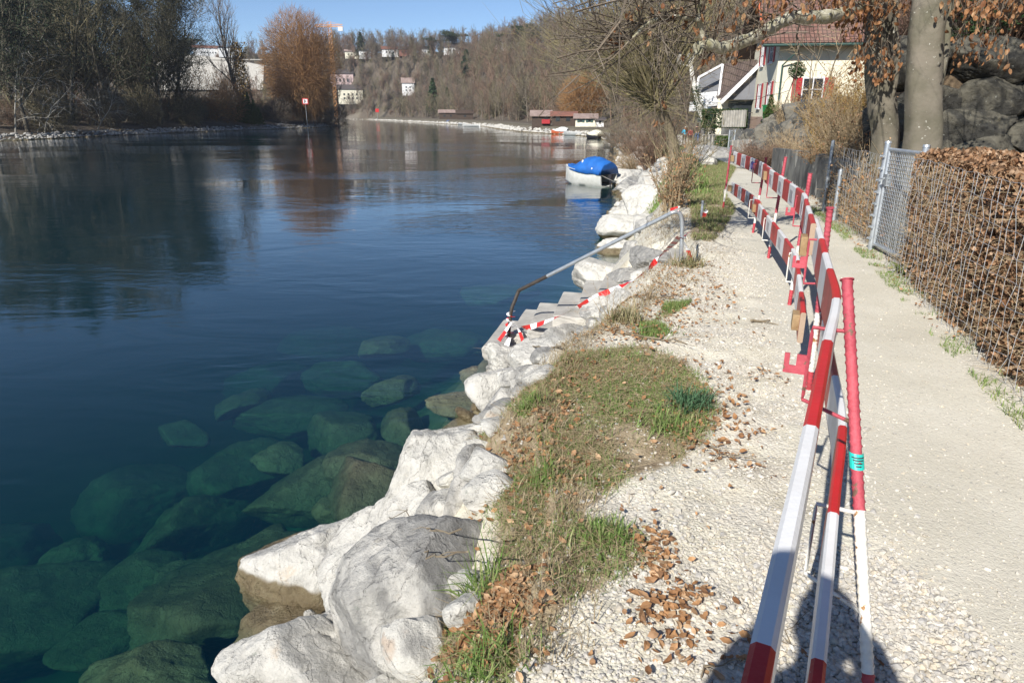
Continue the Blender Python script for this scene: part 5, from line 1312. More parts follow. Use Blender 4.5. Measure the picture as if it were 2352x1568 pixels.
# ------------------------------------------------------------------ skyline trees
def spruce(seed, h, R, n=2600):
    g = np.random.default_rng(seed); z = h*(.06+.94*g.random(n)**1.25); lay = np.floor(z/(h*.06))*h*.06; z = lay+(z-lay)*.55
    rr = R*(1-z/h)**.85*g.random(n)**.5*(1+.25*np.sin(z*9)); a = g.random(n)*6.283
    return np.stack([rr*np.cos(a), rr*np.sin(a), z-rr*.25], 1)
def conifer(label, P, h, R, seed, mat='needle', n=2600, size=None):
    r = empty('spruce', P); tag(r, label, 'conifer'); mb = MB(); mb.tube([(0, 0, -.3), (0, 0, h*.5), (0, 0, h*.97)], [h*.018, h*.011, .02], 6); mb.build('trunk', M['bark_dark'], r)
    obj('foliage', leaf_mesh('foliage', spruce(seed, h, R, n), size or max(.35, R*.3), seed, .5, .4), M[mat], r); return r
def Gs(u, v):
    for k in range(0, 60, 2):
        p = G(u, v+k)
        if p.y < 760: return p
    return p
def sky_at(u, v, Y_):
    q = Gs(u, v); q.z -= .2; return q
def sky_at_old(u, v, Y_):      # point on the plateau seen at u,v at depth Y_
    q = at(u, v, Y_); q.z = gz(q.x, q.y)-.2; return q
SK = [('dark spruce alone on the skyline right of the crane', 830, 75, 128, 330, 4.2), ('slim spruce behind the small skyline houses', 991, 84, 118, 310, 2.6), ('broad fir between the skyline houses', 946, 86, 120, 315, 3.6),
      ('short dark fir below the round bare tree', 902, 112, 130, 318, 2.6), ('dark fir left of the pink flat roofed house', 1096, 92, 124, 270, 3.4), ('pointed fir beside the left edge of the pink house', 1116, 98, 125, 262, 2.8), ('pale green young fir on the slope', 1075, 118, 150, 268, 3.0),
      ('small pointed conifer at the left part of the skyline', 783, 103, 125, 345, 2.6), ('dark ivy clad column tree at the foot of the slope', 996, 180, 262, 240, 3.0), ('second narrow ivy clad tree on the far bank', 1028, 200, 255, 235, 1.7),
      ('dark green fir among the brown hillside trees', 1205, 195, 262, 170, 2.6), ('dark fir in the middle of the bare hillside', 1072, 115, 190, 252, 3.4), ('dark conifer high on the slope below the modern house', 1340, 130, 215, 150, 3.6), ('second dark conifer near the pollard willow', 1375, 150, 215, 150, 3.2)]
for i, (lb, u, vt, vb, Yd, R) in enumerate(SK):
    b = sky_at(u, vb, Yd); top = at(u, vt, b.y).z; h = max(4.5, top-b.z); conifer(lb, b, h, min(R*b.y/Yd, h*.32), 700+i, 'ivy' if 'ivy' in lb else 'needle')
def skytree(label, u, vt, Yd, R, seed, kind):
    b = sky_at(u, 112 if u > 1000 else 125, Yd); top = at(u, vt, b.y).z; h = max(5, top-b.z); R *= min(1.5, b.y/Yd)
    if kind == 'pine':
        t, s = grow_tree(seed, h*.9, .3, .45, .9, 2, (9, 6), (.4, .5), .3, .18, rmin=.05); g = np.random.default_rng(seed); cs = np.stack([g.normal(0, R*.5, 16), g.normal(0, R*.5, 16), g.uniform(h*.5, h*.97, 16)], 1)
        C = np.concatenate([c+g.normal(0, 1, (260, 3))*np.array([R*.22, R*.22, h*.035]) for c in cs])
        return tree_from('pine_tree', label, b, t, s, 'bark_dark', 'twig_dark', extra=('foliage', leaf_mesh('foliage', C, .8, seed, .3, .4), 'needle'))
    t, s = grow_tree(seed, h*.95, .22, .2, .6, 3, (14, 8, 6), (.5, .5, .45), .6, .14, rmin=.04)
    c = fine_crown(seed, R, 1500, h*.6, h*.4/R, .035, .2, 1.2, .6); return tree_from('bare_tree', label, b, t, np.concatenate([s, c]), 'bark_far', {'grey': 'twig_brown', 'orange': 'twig_orange', 'pink': 'twig_red'}[kind])
for i, a in enumerate([('dark spreading pine on the skyline above the small white gabled house', 1033, 71, 300, 5.5, 'pine'), ('pine crown over the dark roofed modern house', 1196, 62, 225, 4.2, 'pine'), ('second pine beside the modern house', 1217, 57, 225, 3.4, 'pine'), ('round grey bare tree on the skyline', 903, 80, 320, 6.5, 'grey'), ('pinkish bare tree behind the broad fir', 935, 86, 330, 5.5, 'pink'),
                       ('grey bare tree left of the spreading pine', 1012, 80, 305, 5, 'grey'), ('pale poplar like tree at the left of the skyline', 797, 84, 350, 3.2, 'pink'), ('thin bare tree right of the small houses', 975, 92, 320, 4, 'grey'), ('round brown tree on the slope behind the skyline houses', 860, 100, 330, 4, 'grey'), ('tall bare tree on the hill right of the modern house', 1250, 40, 205, 5.5, 'grey'),
                       ('bare tree on the crest further right', 1280, 48, 190, 5, 'grey'), ('crest tree above the pollard willow', 1400, 30, 170, 5, 'grey'), ('brown bare tree near the crane foot', 770, 95, 330, 3.5, 'grey'), ('dark pine left of the white apartment blocks', 435, 88, 290, 6, 'pine'), ('low bare tree among the skyline gardens', 1070, 102, 290, 4, 'grey')]):
    skytree(a[0], a[1], a[2], a[3], a[4], 800+i, a[5])

# ------------------------------------------------------------------ houses
def gable_house(name, label, base, yaw, w, d, h, rh, wall, roof, over=.5, windows=(), win_mat='glass_dark', chimney=False, extra=None, flat=False, shutter=None, cat='house'):
    """front faces local -y; ridge along x"""
    r = empty(name, base, yaw); tag(r, label, cat)
    mb = MB()
    mb.add([(-w/2, -d/2, -2), (w/2, -d/2, -2), (w/2, d/2, -2), (-w/2, d/2, -2), (-w/2, -d/2, h), (w/2, -d/2, h), (w/2, d/2, h), (-w/2, d/2, h), (-w/2, 0, h+rh), (w/2, 0, h+rh)],
           [(0, 1, 5, 4), (2, 3, 7, 6), (1, 2, 6, 9, 5), (3, 0, 4, 8, 7), (4, 5, 9, 8), (6, 7, 8, 9)])
    W = mb.build('wall', M[wall], r)
    mb = MB(); o = over; sl_ = rh/(d/2); th = .18
    for sg in (-1, 1):
        a = [(-w/2-o, sg*(d/2+o), h-sl_*o+.06), (w/2+o, sg*(d/2+o), h-sl_*o+.06), (w/2+o, 0, h+rh+.06), (-w/2-o, 0, h+rh+.06)]
        b = [(x, y, z+th) for x, y, z in a]; mb.add(a+b, [(0, 1, 2, 3), (7, 6, 5, 4), (0, 4, 5, 1), (1, 5, 6, 2), (3, 7, 4, 0)])
    R = mb.build('roof', M[roof], r)
    if chimney: mb = MB(); mb.box(w*.15, w*.15+.7, -.35, .35, h+rh*.5, h+rh+1.0); mb.build('chimney', M['plaster_white'], R)
    for (x, z, ww, hh, *side) in windows:
        mb = MB(); y = -d/2
        if side and side[0] == 'l': mb.box(-w/2-.04, -w/2+.02, x-ww/2, x+ww/2, z, z+hh)
        else: mb.box(x-ww/2, x+ww/2, y-.04, y+.02, z, z+hh)
        mb.build('window', M[win_mat], r)
        if shutter:
            for sg in (-1, 1): mb = MB(); mb.box(x+sg*(ww/2+.22)-.2, x+sg*(ww/2+.22)+.2, y-.07, y, z-.05, z+hh+.05); mb.build('shutter', M[shutter], r)
    return r
def face_cam(q): return math.atan2(-q.x, q.y)*1.0      # yaw so that local -y looks at the camera
def house_at(name, label, u, vb, Yd, wpx, hpx, **kw):
    b = sky_at(u, vb, Yd); kw.pop('snap', None)
    s = b.y/FPX; w = wpx*s; h = hpx*s; rh = kw.pop('rpx', hpx*.5)*s
    return gable_house(name, label, b, kw.pop('yaw', face_cam(b)), w, kw.pop('d', w*.7), h, rh, **kw)
def wn(w, h, n, row=1): return [((-w/2+w*(i+.5)/n), h*(.25+.5*j), w/n*.42, h*.42/row) for i in range(n) for j in range(row)]
def win_px(Yd, wpx, hpx, n, row=1): s = Yd/FPX; return [((-wpx*s/2+wpx*s*(i+.5)/n), hpx*s*(.22+j/row), wpx*s/n*.4, hpx*s*.5/row) for i in range(n) for j in range(row)]
hs = [('white house with red tiled roof low on the far left hill', 480, 112, 290, 60, 12, dict(wall='plaster_white', roof='roof_far', rpx=6, windows=win_px(290, 60, 12, 6))),
      ('white apartment block with flat pale roof behind the red tiled house', 478, 104, 310, 44, 10, dict(wall='plaster_white', roof='slate', rpx=2, windows=win_px(310, 44, 10, 5))),
      ('long white apartment block right of the poplar on the far left hill', 530, 112, 300, 46, 13, dict(wall='plaster_white', roof='slate', rpx=2, windows=win_px(300, 46, 13, 5, 2))),
      ('cream bungalow left of the dark spruce on the skyline', 808, 128, 335, 28, 8, dict(wall='plaster_cream', roof='roof_hut', rpx=4, windows=win_px(335, 28, 8, 3))),
      ('grey flat house right of the dark spruce', 838, 128, 325, 24, 9, dict(wall='plaster_white', roof='slate', rpx=1, windows=win_px(325, 24, 9, 3))),
      ('white gabled house with brown roof at the foot of the round bare tree', 896, 124, 318, 34, 9, dict(wall='plaster_white', roof='roof_far', rpx=6, windows=win_px(318, 34, 9, 3))),
      ('house with solar roof and red wall on the skyline', 928, 122, 312, 22, 8, dict(wall='roof_far', roof='slate', rpx=5, windows=win_px(312, 22, 8, 2))),
      ('small white house next to the slim spruce', 981, 120, 305, 22, 8, dict(wall='plaster_white', roof='slate', rpx=3, windows=win_px(305, 22, 8, 2))),
      ('white gabled house right under the spreading pine', 1037, 120, 292, 32, 10, dict(wall='plaster_white', roof='slate', rpx=8, windows=win_px(292, 32, 10, 2))),
      ('long pink house with a flat dark roof at the cliff edge', 1139, 110, 252, 40, 10, dict(wall='plaster_pink', roof='slate', rpx=3, chimney=True, windows=win_px(252, 40, 10, 6))),
      ('modern white house with dark solar roof on the skyline', 1185, 105, 228, 60, 13, dict(wall='plaster_white', roof='slate', rpx=11, over=1.0, windows=win_px(228, 60, 13, 5))),
      ('small white building on the hill crest above the huts', 1352, 84, 190, 42, 12, dict(wall='plaster_white', roof='roof_hut', rpx=4, windows=win_px(190, 42, 12, 3))),
      ('pale pink house half hidden by trees on the left hillside', 786, 192, 330, 48, 20, dict(wall='plaster_pink', roof='slate', rpx=8, snap=False, windows=win_px(330, 48, 20, 4))),
      ('pale yellow house with dark hipped roof below the pink one', 806, 232, 318, 52, 24, dict(wall='plaster_cream', roof='slate', rpx=9, snap=False, windows=win_px(318, 52, 24, 4, 2))),
      ('white house with brown gable half hidden in the middle hillside trees', 938, 212, 285, 26, 20, dict(wall='plaster_white', roof='roof_hut', rpx=9, snap=False, windows=win_px(285, 26, 20, 2, 2)))]
for nm in hs:
    kw = dict(nm[6]); house_at('hillside_house', nm[0], *nm[1:6], **kw)
# white hall
hb_ = at(455, 195, 300); top = at(455, 123, 300).z
r = empty('white_hall', hb_, -.05); tag(r, 'huge pale wall of a works hall behind the left bank trees', 'hall')
mb = MB(); hh = top-hb_.z; n = 24; L_ = 54
for i in range(n):
    x0, x1 = -L_/2+L_*i/n, -L_/2+L_*(i+1)/n; z0, z1 = hh*(1-.004*(i-6)**2*.3), hh*(1-.004*(i-5)**2*.3)
    mb.add([(x0, 0, -2), (x1, 0, -2), (x1, 3.5, z1), (x0, 3.5, z0), (x0, 20, -2), (x1, 20, -2), (x1, 20, z1), (x0, 20, z0)], [(0, 1, 2, 3), (3, 2, 6, 7), (5, 4, 7, 6)]+([(0, 3, 7, 4)] if i == 0 else [])+([(1, 5, 6, 2)] if i == n-1 else []))
mb.build('wall', M['concrete_pale'], r)
mb = MB(); mb.box(-L_/2, L_/2, 3.0, 3.4, hh*.8, hh*.83); mb.build('ledge', M['concrete'], r)

# crane
cb = at(760, 100, 420); zt = at(760, 50, 420).z; r = empty('tower_crane', (cb.x, cb.y, gz(cb.x, cb.y))); tag(r, 'orange tower crane far behind the willow', 'crane')
hz = zt-r.location.z; mb = MB(); w = .8
for sx, sy in ((-1, -1), (1, -1), (1, 1), (-1, 1)): mb.bar((sx*w, sy*w, 0), (sx*w, sy*w, hz), .15, .15)
k = 0; z = 0
while z < hz-2: mb.bar((-w, -w, z), (w, -w, z+2), .16, .16); mb.bar((-w, w, z), (w, w, z+2), .16, .16); z += 2
mb.build('mast', M['crane'], r)
jz = at(760, 62, 420).z-r.location.z; mb = MB()
for y_ in (-.6, .6): mb.bar((-8, y_, jz), (7.5, y_, jz), .25, .25)
mb.bar((-8, 0, jz+1.2), (7.5, 0, jz+1.2), .2, .2)
for i in range(15): mb.bar((-8+i, -.6, jz), (-7.5+i, 0, jz+1.2), .12, .12); mb.bar((-7.5+i, 0, jz+1.2), (-7+i, -.6, jz), .12, .12)
mb.build('jib', M['crane'], r); mb = MB(); mb.box(4.8, 7.4, -.8, .8, jz-2.2, jz-.1); mb.build('counterweight', M['plaster_white'], r)
mb = MB(); mb.bar((0, 0, hz), (-7, 0, jz+1), .1, .1); mb.bar((0, 0, hz), (7, 0, jz+1), .1, .1); mb.build('stay', M['crane'], r)

# huts on the far shore
def hut(label, u, vb, Yd, wpx, hpx, wall, roof, **kw):
    q = at(u, vb, Yd); q.z = gz(q.x, q.y)+.1; s = Yd/FPX
    return gable_house('boat_hut', label, q, kw.pop('yaw', face_cam(q)), wpx*s, kw.pop('d', 4.0), hpx*s, kw.pop('rpx', 6)*s, wall, roof, over=.45, cat='hut', **kw)
hA = hut('low dark hut with grey roof near the blue boats', 1029, 270, 300, 38, 13, 'timber_dark', 'roof_hut', rpx=5, windows=[(-1.4, .9, .8, .7), (1.2, .9, .7, .7)])
hB = hut('brown hut joined to the right of the dark hut', 1068, 271, 290, 36, 12, 'timber_dark', 'timber_dark', rpx=6, windows=[(0, .8, .9, .7)])
hC = hut('hut with a red balcony and brown gable roof', 1243, 288, 143, 40, 20, 'timber_dark', 'roof_hut', rpx=9, windows=[(1.0, .9, .7, .8)])
mb = MB(); mb.box(.1, 1.7, -3.0, -2.9, .35, 1.15); mb.box(.1, .18, -2.9, -2.0, .35, 1.15); mb.box(1.62, 1.7, -2.9, -2.0, .35, 1.15); mb.build('balcony', M['shutter_red'], hC)
hD = hut('dark hut with a long red brown roof right of the red balcony', 1295, 288, 141, 50, 20, 'timber_dark', 'roof_far', rpx=7, windows=[(-1.2, .8, .8, .9), (.8, .8, .8, .9)])
hE = hut('cream hut with green shutters at the right of the far shore', 1345, 288, 136, 44, 16, 'plaster_cream', 'roof_hut', rpx=7, windows=[(-.9, .7, .5, .7), (.7, .7, .5, .7)], shutter='gutter')
hF = hut('small white kiosk beside the cream hut', 1378, 287, 135, 16, 12, 'plaster_white', 'slate', rpx=4, windows=[(0, .5, .4, .5)])
# river signs
def sign(label, u, vt, vb, Yd, size, face='navig'):
    b = at(u, vb, Yd); b.z = gz(b.x, b.y); top = at(u, vt, Yd).z-b.z
    r = empty('river_sign', b, face_cam(b)); tag(r, label, 'sign'); mb = MB(); mb.tube([(0, .05, -.3), (0, .05, top)], .05, 6); mb.build('pole', M['galv'], r)
    mb = MB(); s = size/2; mb.box(-s, s, -.03, .0, top-size, top); b1_ = mb.build('board', M['tape_red'], r)
    if face == 'navig':
        mb = MB(); mb.box(-s*.72, s*.72, -.036, -.031, top-size*.86, top-size*.14); mb.build('panel', M['tape_white'], b1_)
        mb = MB(); c = top-size/2; mb.add([(-s*.55, -.041, c+s*.5), (-s*.15, -.041, c+s*.5), (s*.2, -.041, c), (-s*.15, -.041, c-s*.5), (-s*.55, -.041, c-s*.5), (-s*.22, -.041, c)], [(0, 5, 2, 1), (5, 4, 3, 2)]); mb.build('symbol', M['ink'], b1_)
    return r
q = sign('square red framed river sign with black arrow on the left bank', 704, 226, 265, 176, 1.4)
sign('plain red marker board on a pole on the far shore, right of the other', 867, 250, 268, 428, 2.0, '')
sign('plain red marker board on a pole nearest the far bend', 820, 249, 264, 475, 1.7, '')

# ------------------------------------------------------------------ boats
def boat(label, P, yaw, L=4.4, B=1.7, hf=.62, hull='hull_white', cover=None, motor=False, group=None, detail=True, cat='boat'):
    """bow towards local +y; z=0 waterline"""
    r = empty('motor_boat' if motor else 'rowing_boat', P, yaw); tag(r, label, cat, group)
    n = 14; rings = []
    for i in range(n+1):
        t = i/n; y = -L/2+L*t; w = B/2*(1-.08*(1-t))*(1-max(0, (t-.45)/.55)**2.3); w = max(w, .02)
        sheer = hf+.22*t**2; keel = -.16+.30*max(0, (t-.7)/.3)**2
        rings.append([(-w, y, sheer), (-w*1.0, y, sheer-.05), (-w*.92, y, .12), (-w*.6, y, keel+.05), (0, y, keel), (w*.6, y, keel+.05), (w*.92, y, .12), (w, y, sheer-.05), (w, y, sheer),
                      (w*.9, y, sheer-.01), (w*.8, y, .1+keel+.1), (0, y, keel+.12), (-w*.8, y, .1+keel+.1), (-w*.9, y, sheer-.01)])
    k = 14; vs = [q for R in rings for q in R]; fs = [(i*k+j, (i+1)*k+j, (i+1)*k+(j+1) % k, i*k+(j+1) % k) for i in range(n) for j in range(k)]
    fs += [tuple(range(k)), tuple(reversed([n*k+j for j in range(k)]))]
    mb = MB(); mb.add(vs, fs); mb.build('hull', M[hull], r, True)
    if detail:
        mb = MB(); mb.tube([(p[0], p[1], p[2]) for p in [R[0] for R in rings]]+[(p[0], p[1], p[2]) for p in [R[8] for R in reversed(rings)]], .022, 6); mb.build('gunwale', M['hull_grey'], r, True)
    if cover:
        nn = 22; g = []; 
        for i in range(nn+1):
            t = i/nn; y = -L/2-.03+(L*.9)*t; w = B/2*(1-.08*(1-t))*(1-max(0, (t*.93-.45)/.55)**2.3)+.05; row = []
            for j in range(17):
                s_ = j/16*2-1; z = hf+.06+.2*t**2+(.60*(1-abs(s_)**2.4))*(math.sin(math.pi*min(1, t*1.12+.14)))**.6
                if abs(s_) > .93: z -= .16
                z += .035*math.sin(t*31+s_*5)*(1-abs(s_))+.05*float(fbm(t*6, s_*3, 0, 3, 5)); row.append((s_*w*(1.02 if abs(s_) > .93 else 1), y, z))
            g.append(row)
        vs = [q for R in g for q in R]; fs = [(i*17+j, i*17+j+1, (i+1)*17+j+1, (i+1)*17+j) for i in range(nn) for j in range(16)]
        fs += [tuple(range(17)), tuple(reversed([nn*17+j for j in range(17)]))]
        mb = MB(); mb.add(vs, fs); c = mb.build('cover', M[cover], r, True); sd = c.modifiers.new('solid', 'SOLIDIFY'); sd.thickness = .012
        if detail:
            for (x, y, z) in ((-.35, -.7, hf+.32), (-.4, -.1, hf+.4), (-.58, -.9, hf+.12), (-.1, -1.3, hf+.28), (-.5, -1.35, hf+.02)):
                mb = MB(); mb.tube([(x-.09, y, z+.03), (x, y+.04, z+.07), (x+.1, y, z+.03)], [.03, .07, .03], 6); mb.build('patch', M['tape_white'], c, True)
    else:
        for y in (-L*.28, L*.02, L*.25): mb = MB(); mb.box(-B*.38, B*.38, y-.12, y+.12, hf-.2, hf-.16); mb.build('bench', M['timber_grey'], r)
    if motor:
        mb = MB(); mb.tube([(0, -L/2-.1, -.35), (0, -L/2-.12, .35)], .04, 6); mb.box(-.08, .08, -L/2-.22, -L/2-.02, .3, .56); mb.build('outboard_motor', M['cloth_black'], r)
    return r
bp = on(1352, 428, WZ); b_ = boat('white motor boat moored by the right bank under a blue tarpaulin', (bp.x, bp.y+1.0, WZ+.03), math.radians(42), 2.9, 1.4, .66, cover='tarp_blue', motor=True)
mp_ = Vector((bp.x+.5, bp.y-1.0, WZ+.6)); e_ = G(1480, 425); mb = MB(); mb.tube([mp_, mp_.lerp(e_, .5)-Vector((0, 0, .25)), e_], .012, 5); tag(mb.build('mooring_rope', M['timber_grey']), 'thin mooring rope running from the covered boat to the shore', 'rope')
for i, (u, v, L, hull, cov, lab, yw) in enumerate([(995, 281, 6.5, 'hull_blue', None, 'long light blue boat, leftmost of those at the far shore', 1.35), (1030, 284, 5.5, 'hull_blue', 'tarp_blue', 'bright blue covered boat at the far shore', .3), (1059, 287, 4.6, 'hull_grey', None, 'grey dark boat right of the bright blue one', .5), (1082, 291, 5.0, 'hull_grey', None, 'low grey boat drawn up at the far riprap', 1.3),
                                         (1285, 308, 3.2, 'hull_orange', 'plaster_white', 'orange hulled boat with white cover below the red balcony hut', 1.1), (1317, 311, 3.8, 'hull_grey', None, 'small grey boat right of the orange one', 1.0), (1364, 318, 3.4, 'cloth_black', 'plaster_cream', 'dark boat with cream cover and orange buoy near the right shore', .6)]):
    q = on(u, v, WZ); boat(lab, (q.x, q.y, WZ+.02), yw, L, 1.7, .5, hull, cov, detail=False)
# ------------------------------------------------------------------ main house on the right
def roof_uv(me):
    uv = me.uv_layers.new(name='UVMap')
    for p in me.polygons:
        n = p.normal; h = n.cross(Vector((0, 0, 1)))
        h = h.normalized() if h.length > .01 else Vector((1, 0, 0)); v = n.cross(h)
        for li in p.loop_indices:
            c = me.vertices[me.loops[li].vertex_index].co; uv.data[li].uv = (c.dot(h)+50, c.dot(v)+50)
def hip_roof(mb, X, D, ze, zr, t=.55):
    A, A2 = (-X, -D, ze), (X, -D, ze); Bf, Bb = (-X, -D*(1-t), ze+t*(zr-ze)), (-X, D*(1-t), ze+t*(zr-ze)); R0, R1 = (-X+D*(1-t)*.9, 0, zr), (X, 0, zr); C, C2 = (-X, D, ze), (X, D, ze)
    mb.add([A, A2, R1, R0, Bf], [(0, 1, 2, 3, 4)]); mb.add([Bf, R0, Bb], [(0, 1, 2)]); mb.add([C2, C, Bb, R0, R1], [(0, 1, 2, 3, 4)])
def win(parent, x0, x1, z0, z1, y=None, x=None, shutters=None, open_=False):
    """window on the front (y given) or the left wall (x given); shutters = width"""
    def bx_(mb, a0, a1, d0, d1, c0, c1):
        if x is None: mb.box(a0, a1, y-d1, y-d0, c0, c1)
        else: mb.box(x-d1, x-d0, a0, a1, c0, c1)
    mb = MB(); bx_(mb, x0, x1, .005, .012, z0, z1); w = mb.build('window', M['glass_dark'], parent)
    mb = MB(); f = .07
    for a0, a1, c0, c1 in ((x0-f, x0, z0-f, z1+f), (x1, x1+f, z0-f, z1+f), (x0, x1, z1, z1+f), (x0, x1, z0-f, z0), ((x0+x1)/2-.03, (x0+x1)/2+.03, z0, z1), (x0, (x0+x1)/2-.03, (z0+z1)/2-.02, (z0+z1)/2+.02), ((x0+x1)/2+.03, x1, (z0+z1)/2-.02, (z0+z1)/2+.02)):
        bx_(mb, a0, a1, .012, .05, c0, c1)
    mb.build('frame', M['fascia'], w)
    mb = MB(); bx_(mb, x0-.12, x1+.12, .0, .12, z0-f-.09, z0-f-.005); mb.build('sill', M['fascia'], w)
    if shutters:
        for s0 in (x0-f-.02-shutters, x1+f+.02):
            mb = MB(); bx_(mb, s0, s0+shutters, .01, .05, z0-.06, z1+.06)
            for i in range(9): c = z0+(z1-z0)*(i+.5)/9; bx_(mb, s0+.04, s0+shutters-.04, .05, .062, c-.03, c+.02)
            mb.build('shutter', M['shutter_red'], parent)
yaw = math.atan2(-.15, .99)
cb_ = at(1773, 268, 44); ww, dd, hh = 13.0, 8.2, 4.55
zb = 1.15; RM = Matrix.Rotation(yaw, 3, 'Z')
org = Vector((cb_.x, cb_.y, zb)) - RM @ Vector((-ww/2, -dd/2, 0))
H1 = empty('house', org, yaw); tag(H1, 'cream house with red shutters and a brown tiled roof above the path', 'house')
zr = hh+4.6
mb = MB(); mb.add([(-ww/2, -dd/2, -1.5), (ww/2, -dd/2, -1.5), (ww/2, dd/2, -1.5), (-ww/2, dd/2, -1.5), (-ww/2, -dd/2, hh), (ww/2, -dd/2, hh), (ww/2, dd/2, hh), (-ww/2, dd/2, hh), (-ww/2, -1.9, hh+2.5), (-ww/2, 1.9, hh+2.5)],
                 [(0, 1, 5, 4), (2, 3, 7, 6), (1, 2, 6, 5), (3, 0, 4, 8, 9, 7)]); mb.build('wall', M['plaster_cream'], H1)
mb = MB(); mb.box(-ww/2-.03, ww/2+.03, -dd/2-.03, dd/2+.03, -1.5, .32); mb.build('plinth', M['plinth'], H1)
mb = MB(); hip_roof(mb, ww/2+1.15, dd/2+.85, hh-.12, zr); rf = mb.build('roof', [M['tiles_red']], H1); roof_uv(rf.data)
sd = rf.modifiers.new('solid', 'SOLIDIFY'); sd.thickness = .16; sd.offset = -1
mb = MB(); hip_roof(mb, ww/2+1.08, dd/2+.78, hh-.33, zr-.22); mb.build('soffit', M['timber_dark'], rf)
mb = MB(); X_, D_ = ww/2+1.15, dd/2+.85
mb.bar((-X_, -D_, hh-.10), (-X_, -D_*.45, hh-.12+.55*(zr-hh+.12)+.02), .12, .16); mb.build('verge_tiles', M['terracotta'], rf)
mb = MB(); mb.tube([(-X_, -D_-.07, hh-.25), (X_, -D_-.07, hh-.25)], .075, 8); gt = mb.build('gutter', M['gutter'], rf, True)
mb = MB(); mb.tube([(-ww/2+.9, -D_-.05, hh-.3), (-ww/2+.85, -D_+.1, hh-.6), (-ww/2+.25, -dd/2-.1, hh-1.3), (-ww/2+.25, -dd/2-.1, 0)], .05, 8); mb.build('downpipe', M['gutter'], H1, True)
mb = MB(); mb.tube([(1.9, -D_*.98, hh+.0), (1.5, -D_*.4, hh+2.8)], .04, 6); mb.build('roof_pipe', M['galv'], rf)
win(H1, -dd/2+1.1, -dd/2+2.0, .95, 2.35, x=-ww/2, shutters=.42); win(H1, -dd/2+4.3, -dd/2+5.2, .95, 2.35, x=-ww/2, shutters=.42)
win(H1, -dd/2+1.6, -dd/2+2.5, 3.6, 4.75, x=-ww/2, shutters=.42); win(H1, -dd/2+4.6, -dd/2+5.5, 3.6, 4.75, x=-ww/2, shutters=.42)
win(H1, -4.9, -3.8, 1.3, 2.5, y=-dd/2, shutters=.55); win(H1, 1.6, 2.9, 1.3, 2.5, y=-dd/2, shutters=.62)
def Hl(x, y, z): return org+RM @ Vector((x, y, z))
# neighbour house: brown roof with white framed gable balcony
nb = at(1690, 258, 54); nyaw = math.atan2(-.28, .96)
N1 = empty('house', (nb.x, nb.y, .95), nyaw); tag(N1, 'smaller house with dark brown roof and white framed gable left of the cream house', 'house')
mb = MB(); mb.box(-1.35, 3.2, -2.6, 4, -1.2, 1.75); mb.build('wall', M['plaster_cream'], N1)
mb = MB(); mb.box(-.6, 1.4, -2.68, -2.61, -.3, 1.55); mb.build('recess_shade', M['glass_dark'], N1)  # flat dark panel in front of the wall, standing in for a recess's shade
mb = MB(); mb.add([(-.9, -3.2, 1.65), (3.2, -3.2, 1.65), (3.2, -3.2, 5.2), (-.9, -3.0, 1.65)], [(0, 1, 2)]); mb.build('gable_panel', M['grey_panel'], N1)
mb = MB()
A = [(-1.1, -3.6, 1.5), (1.5, -3.6, 4.25), (1.2, 3, 4.3), (-.4, 3, 4.3), (-1.2, -.2, 4.2), (-1.5, -.6, 1.9)]
mb.add(A, [(0, 1, 2, 3, 4, 5)]); nr = mb.build('roof', [M['tiles_dark']], N1); roof_uv(nr.data); s_ = nr.modifiers.new('solid', 'SOLIDIFY'); s_.thickness = .12
mb = MB(); mb.bar((-1.15, -3.64, 1.42), (1.55, -3.64, 4.3), .06, .26); mb.bar((-1.35, -3.3, 1.35), (-3.0, -1.2, 1.2), .1, .18); mb.build('fascia', M['fascia'], nr)
mb = MB()
q = [(-3.1, 0, 1.2), (-1.35, -.8, 1.6), (-1.25, -.5, 4.15), (-2.9, 0, 3.3)]
for i in range(4): mb.bar(q[i], q[(i+1) % 4], .16, .16, up=(0, 1, 0))
mb.build('gable_frame', M['fascia'], N1)
mb = MB(); mb.add([(-3.05, .3, 1.25), (-1.35, -.5, 1.6), (-1.35, -.5, 2.3), (-3.0, .3, 2.2)], [(0, 1, 2, 3)]); s_ = mb.build('parapet', M['fascia'], N1).modifiers.new('s', 'SOLIDIFY'); s_.thickness = .08
mb = MB(); mb.add([(-3.0, 1.3, 1.2), (-1.2, .8, 1.2), (-1.2, .8, 4.1), (-2.9, 1.3, 3.2)], [(0, 1, 2, 3)]); s_ = mb.build('gable_wall', M['grey_panel'], N1).modifiers.new('s', 'SOLIDIFY'); s_.thickness = .08
mb = MB()
for i in range(15): mb.tube([(-.9+.17*i, -3.3, -.25), (-.9+.17*i, -3.3, .75)], .015, 5)
mb.tube([(-.95, -3.3, .78), (1.55, -3.3, .78)], .025, 6); mb.build('railing', M['dark_steel'], N1)
mb = MB(); mb.box(1.45, 1.62, -3.3, -3.1, -.3, 1.7); mb.box(1.75, 1.9, -3.3, -3.1, -.3, 1.7); mb.build('post', M['timber_grey'], N1)
mb = MB(); mb.box(1.95, 2.9, -2.7, -2.62, -.3, 1.6); mb.build('door', M['fascia'], N1)
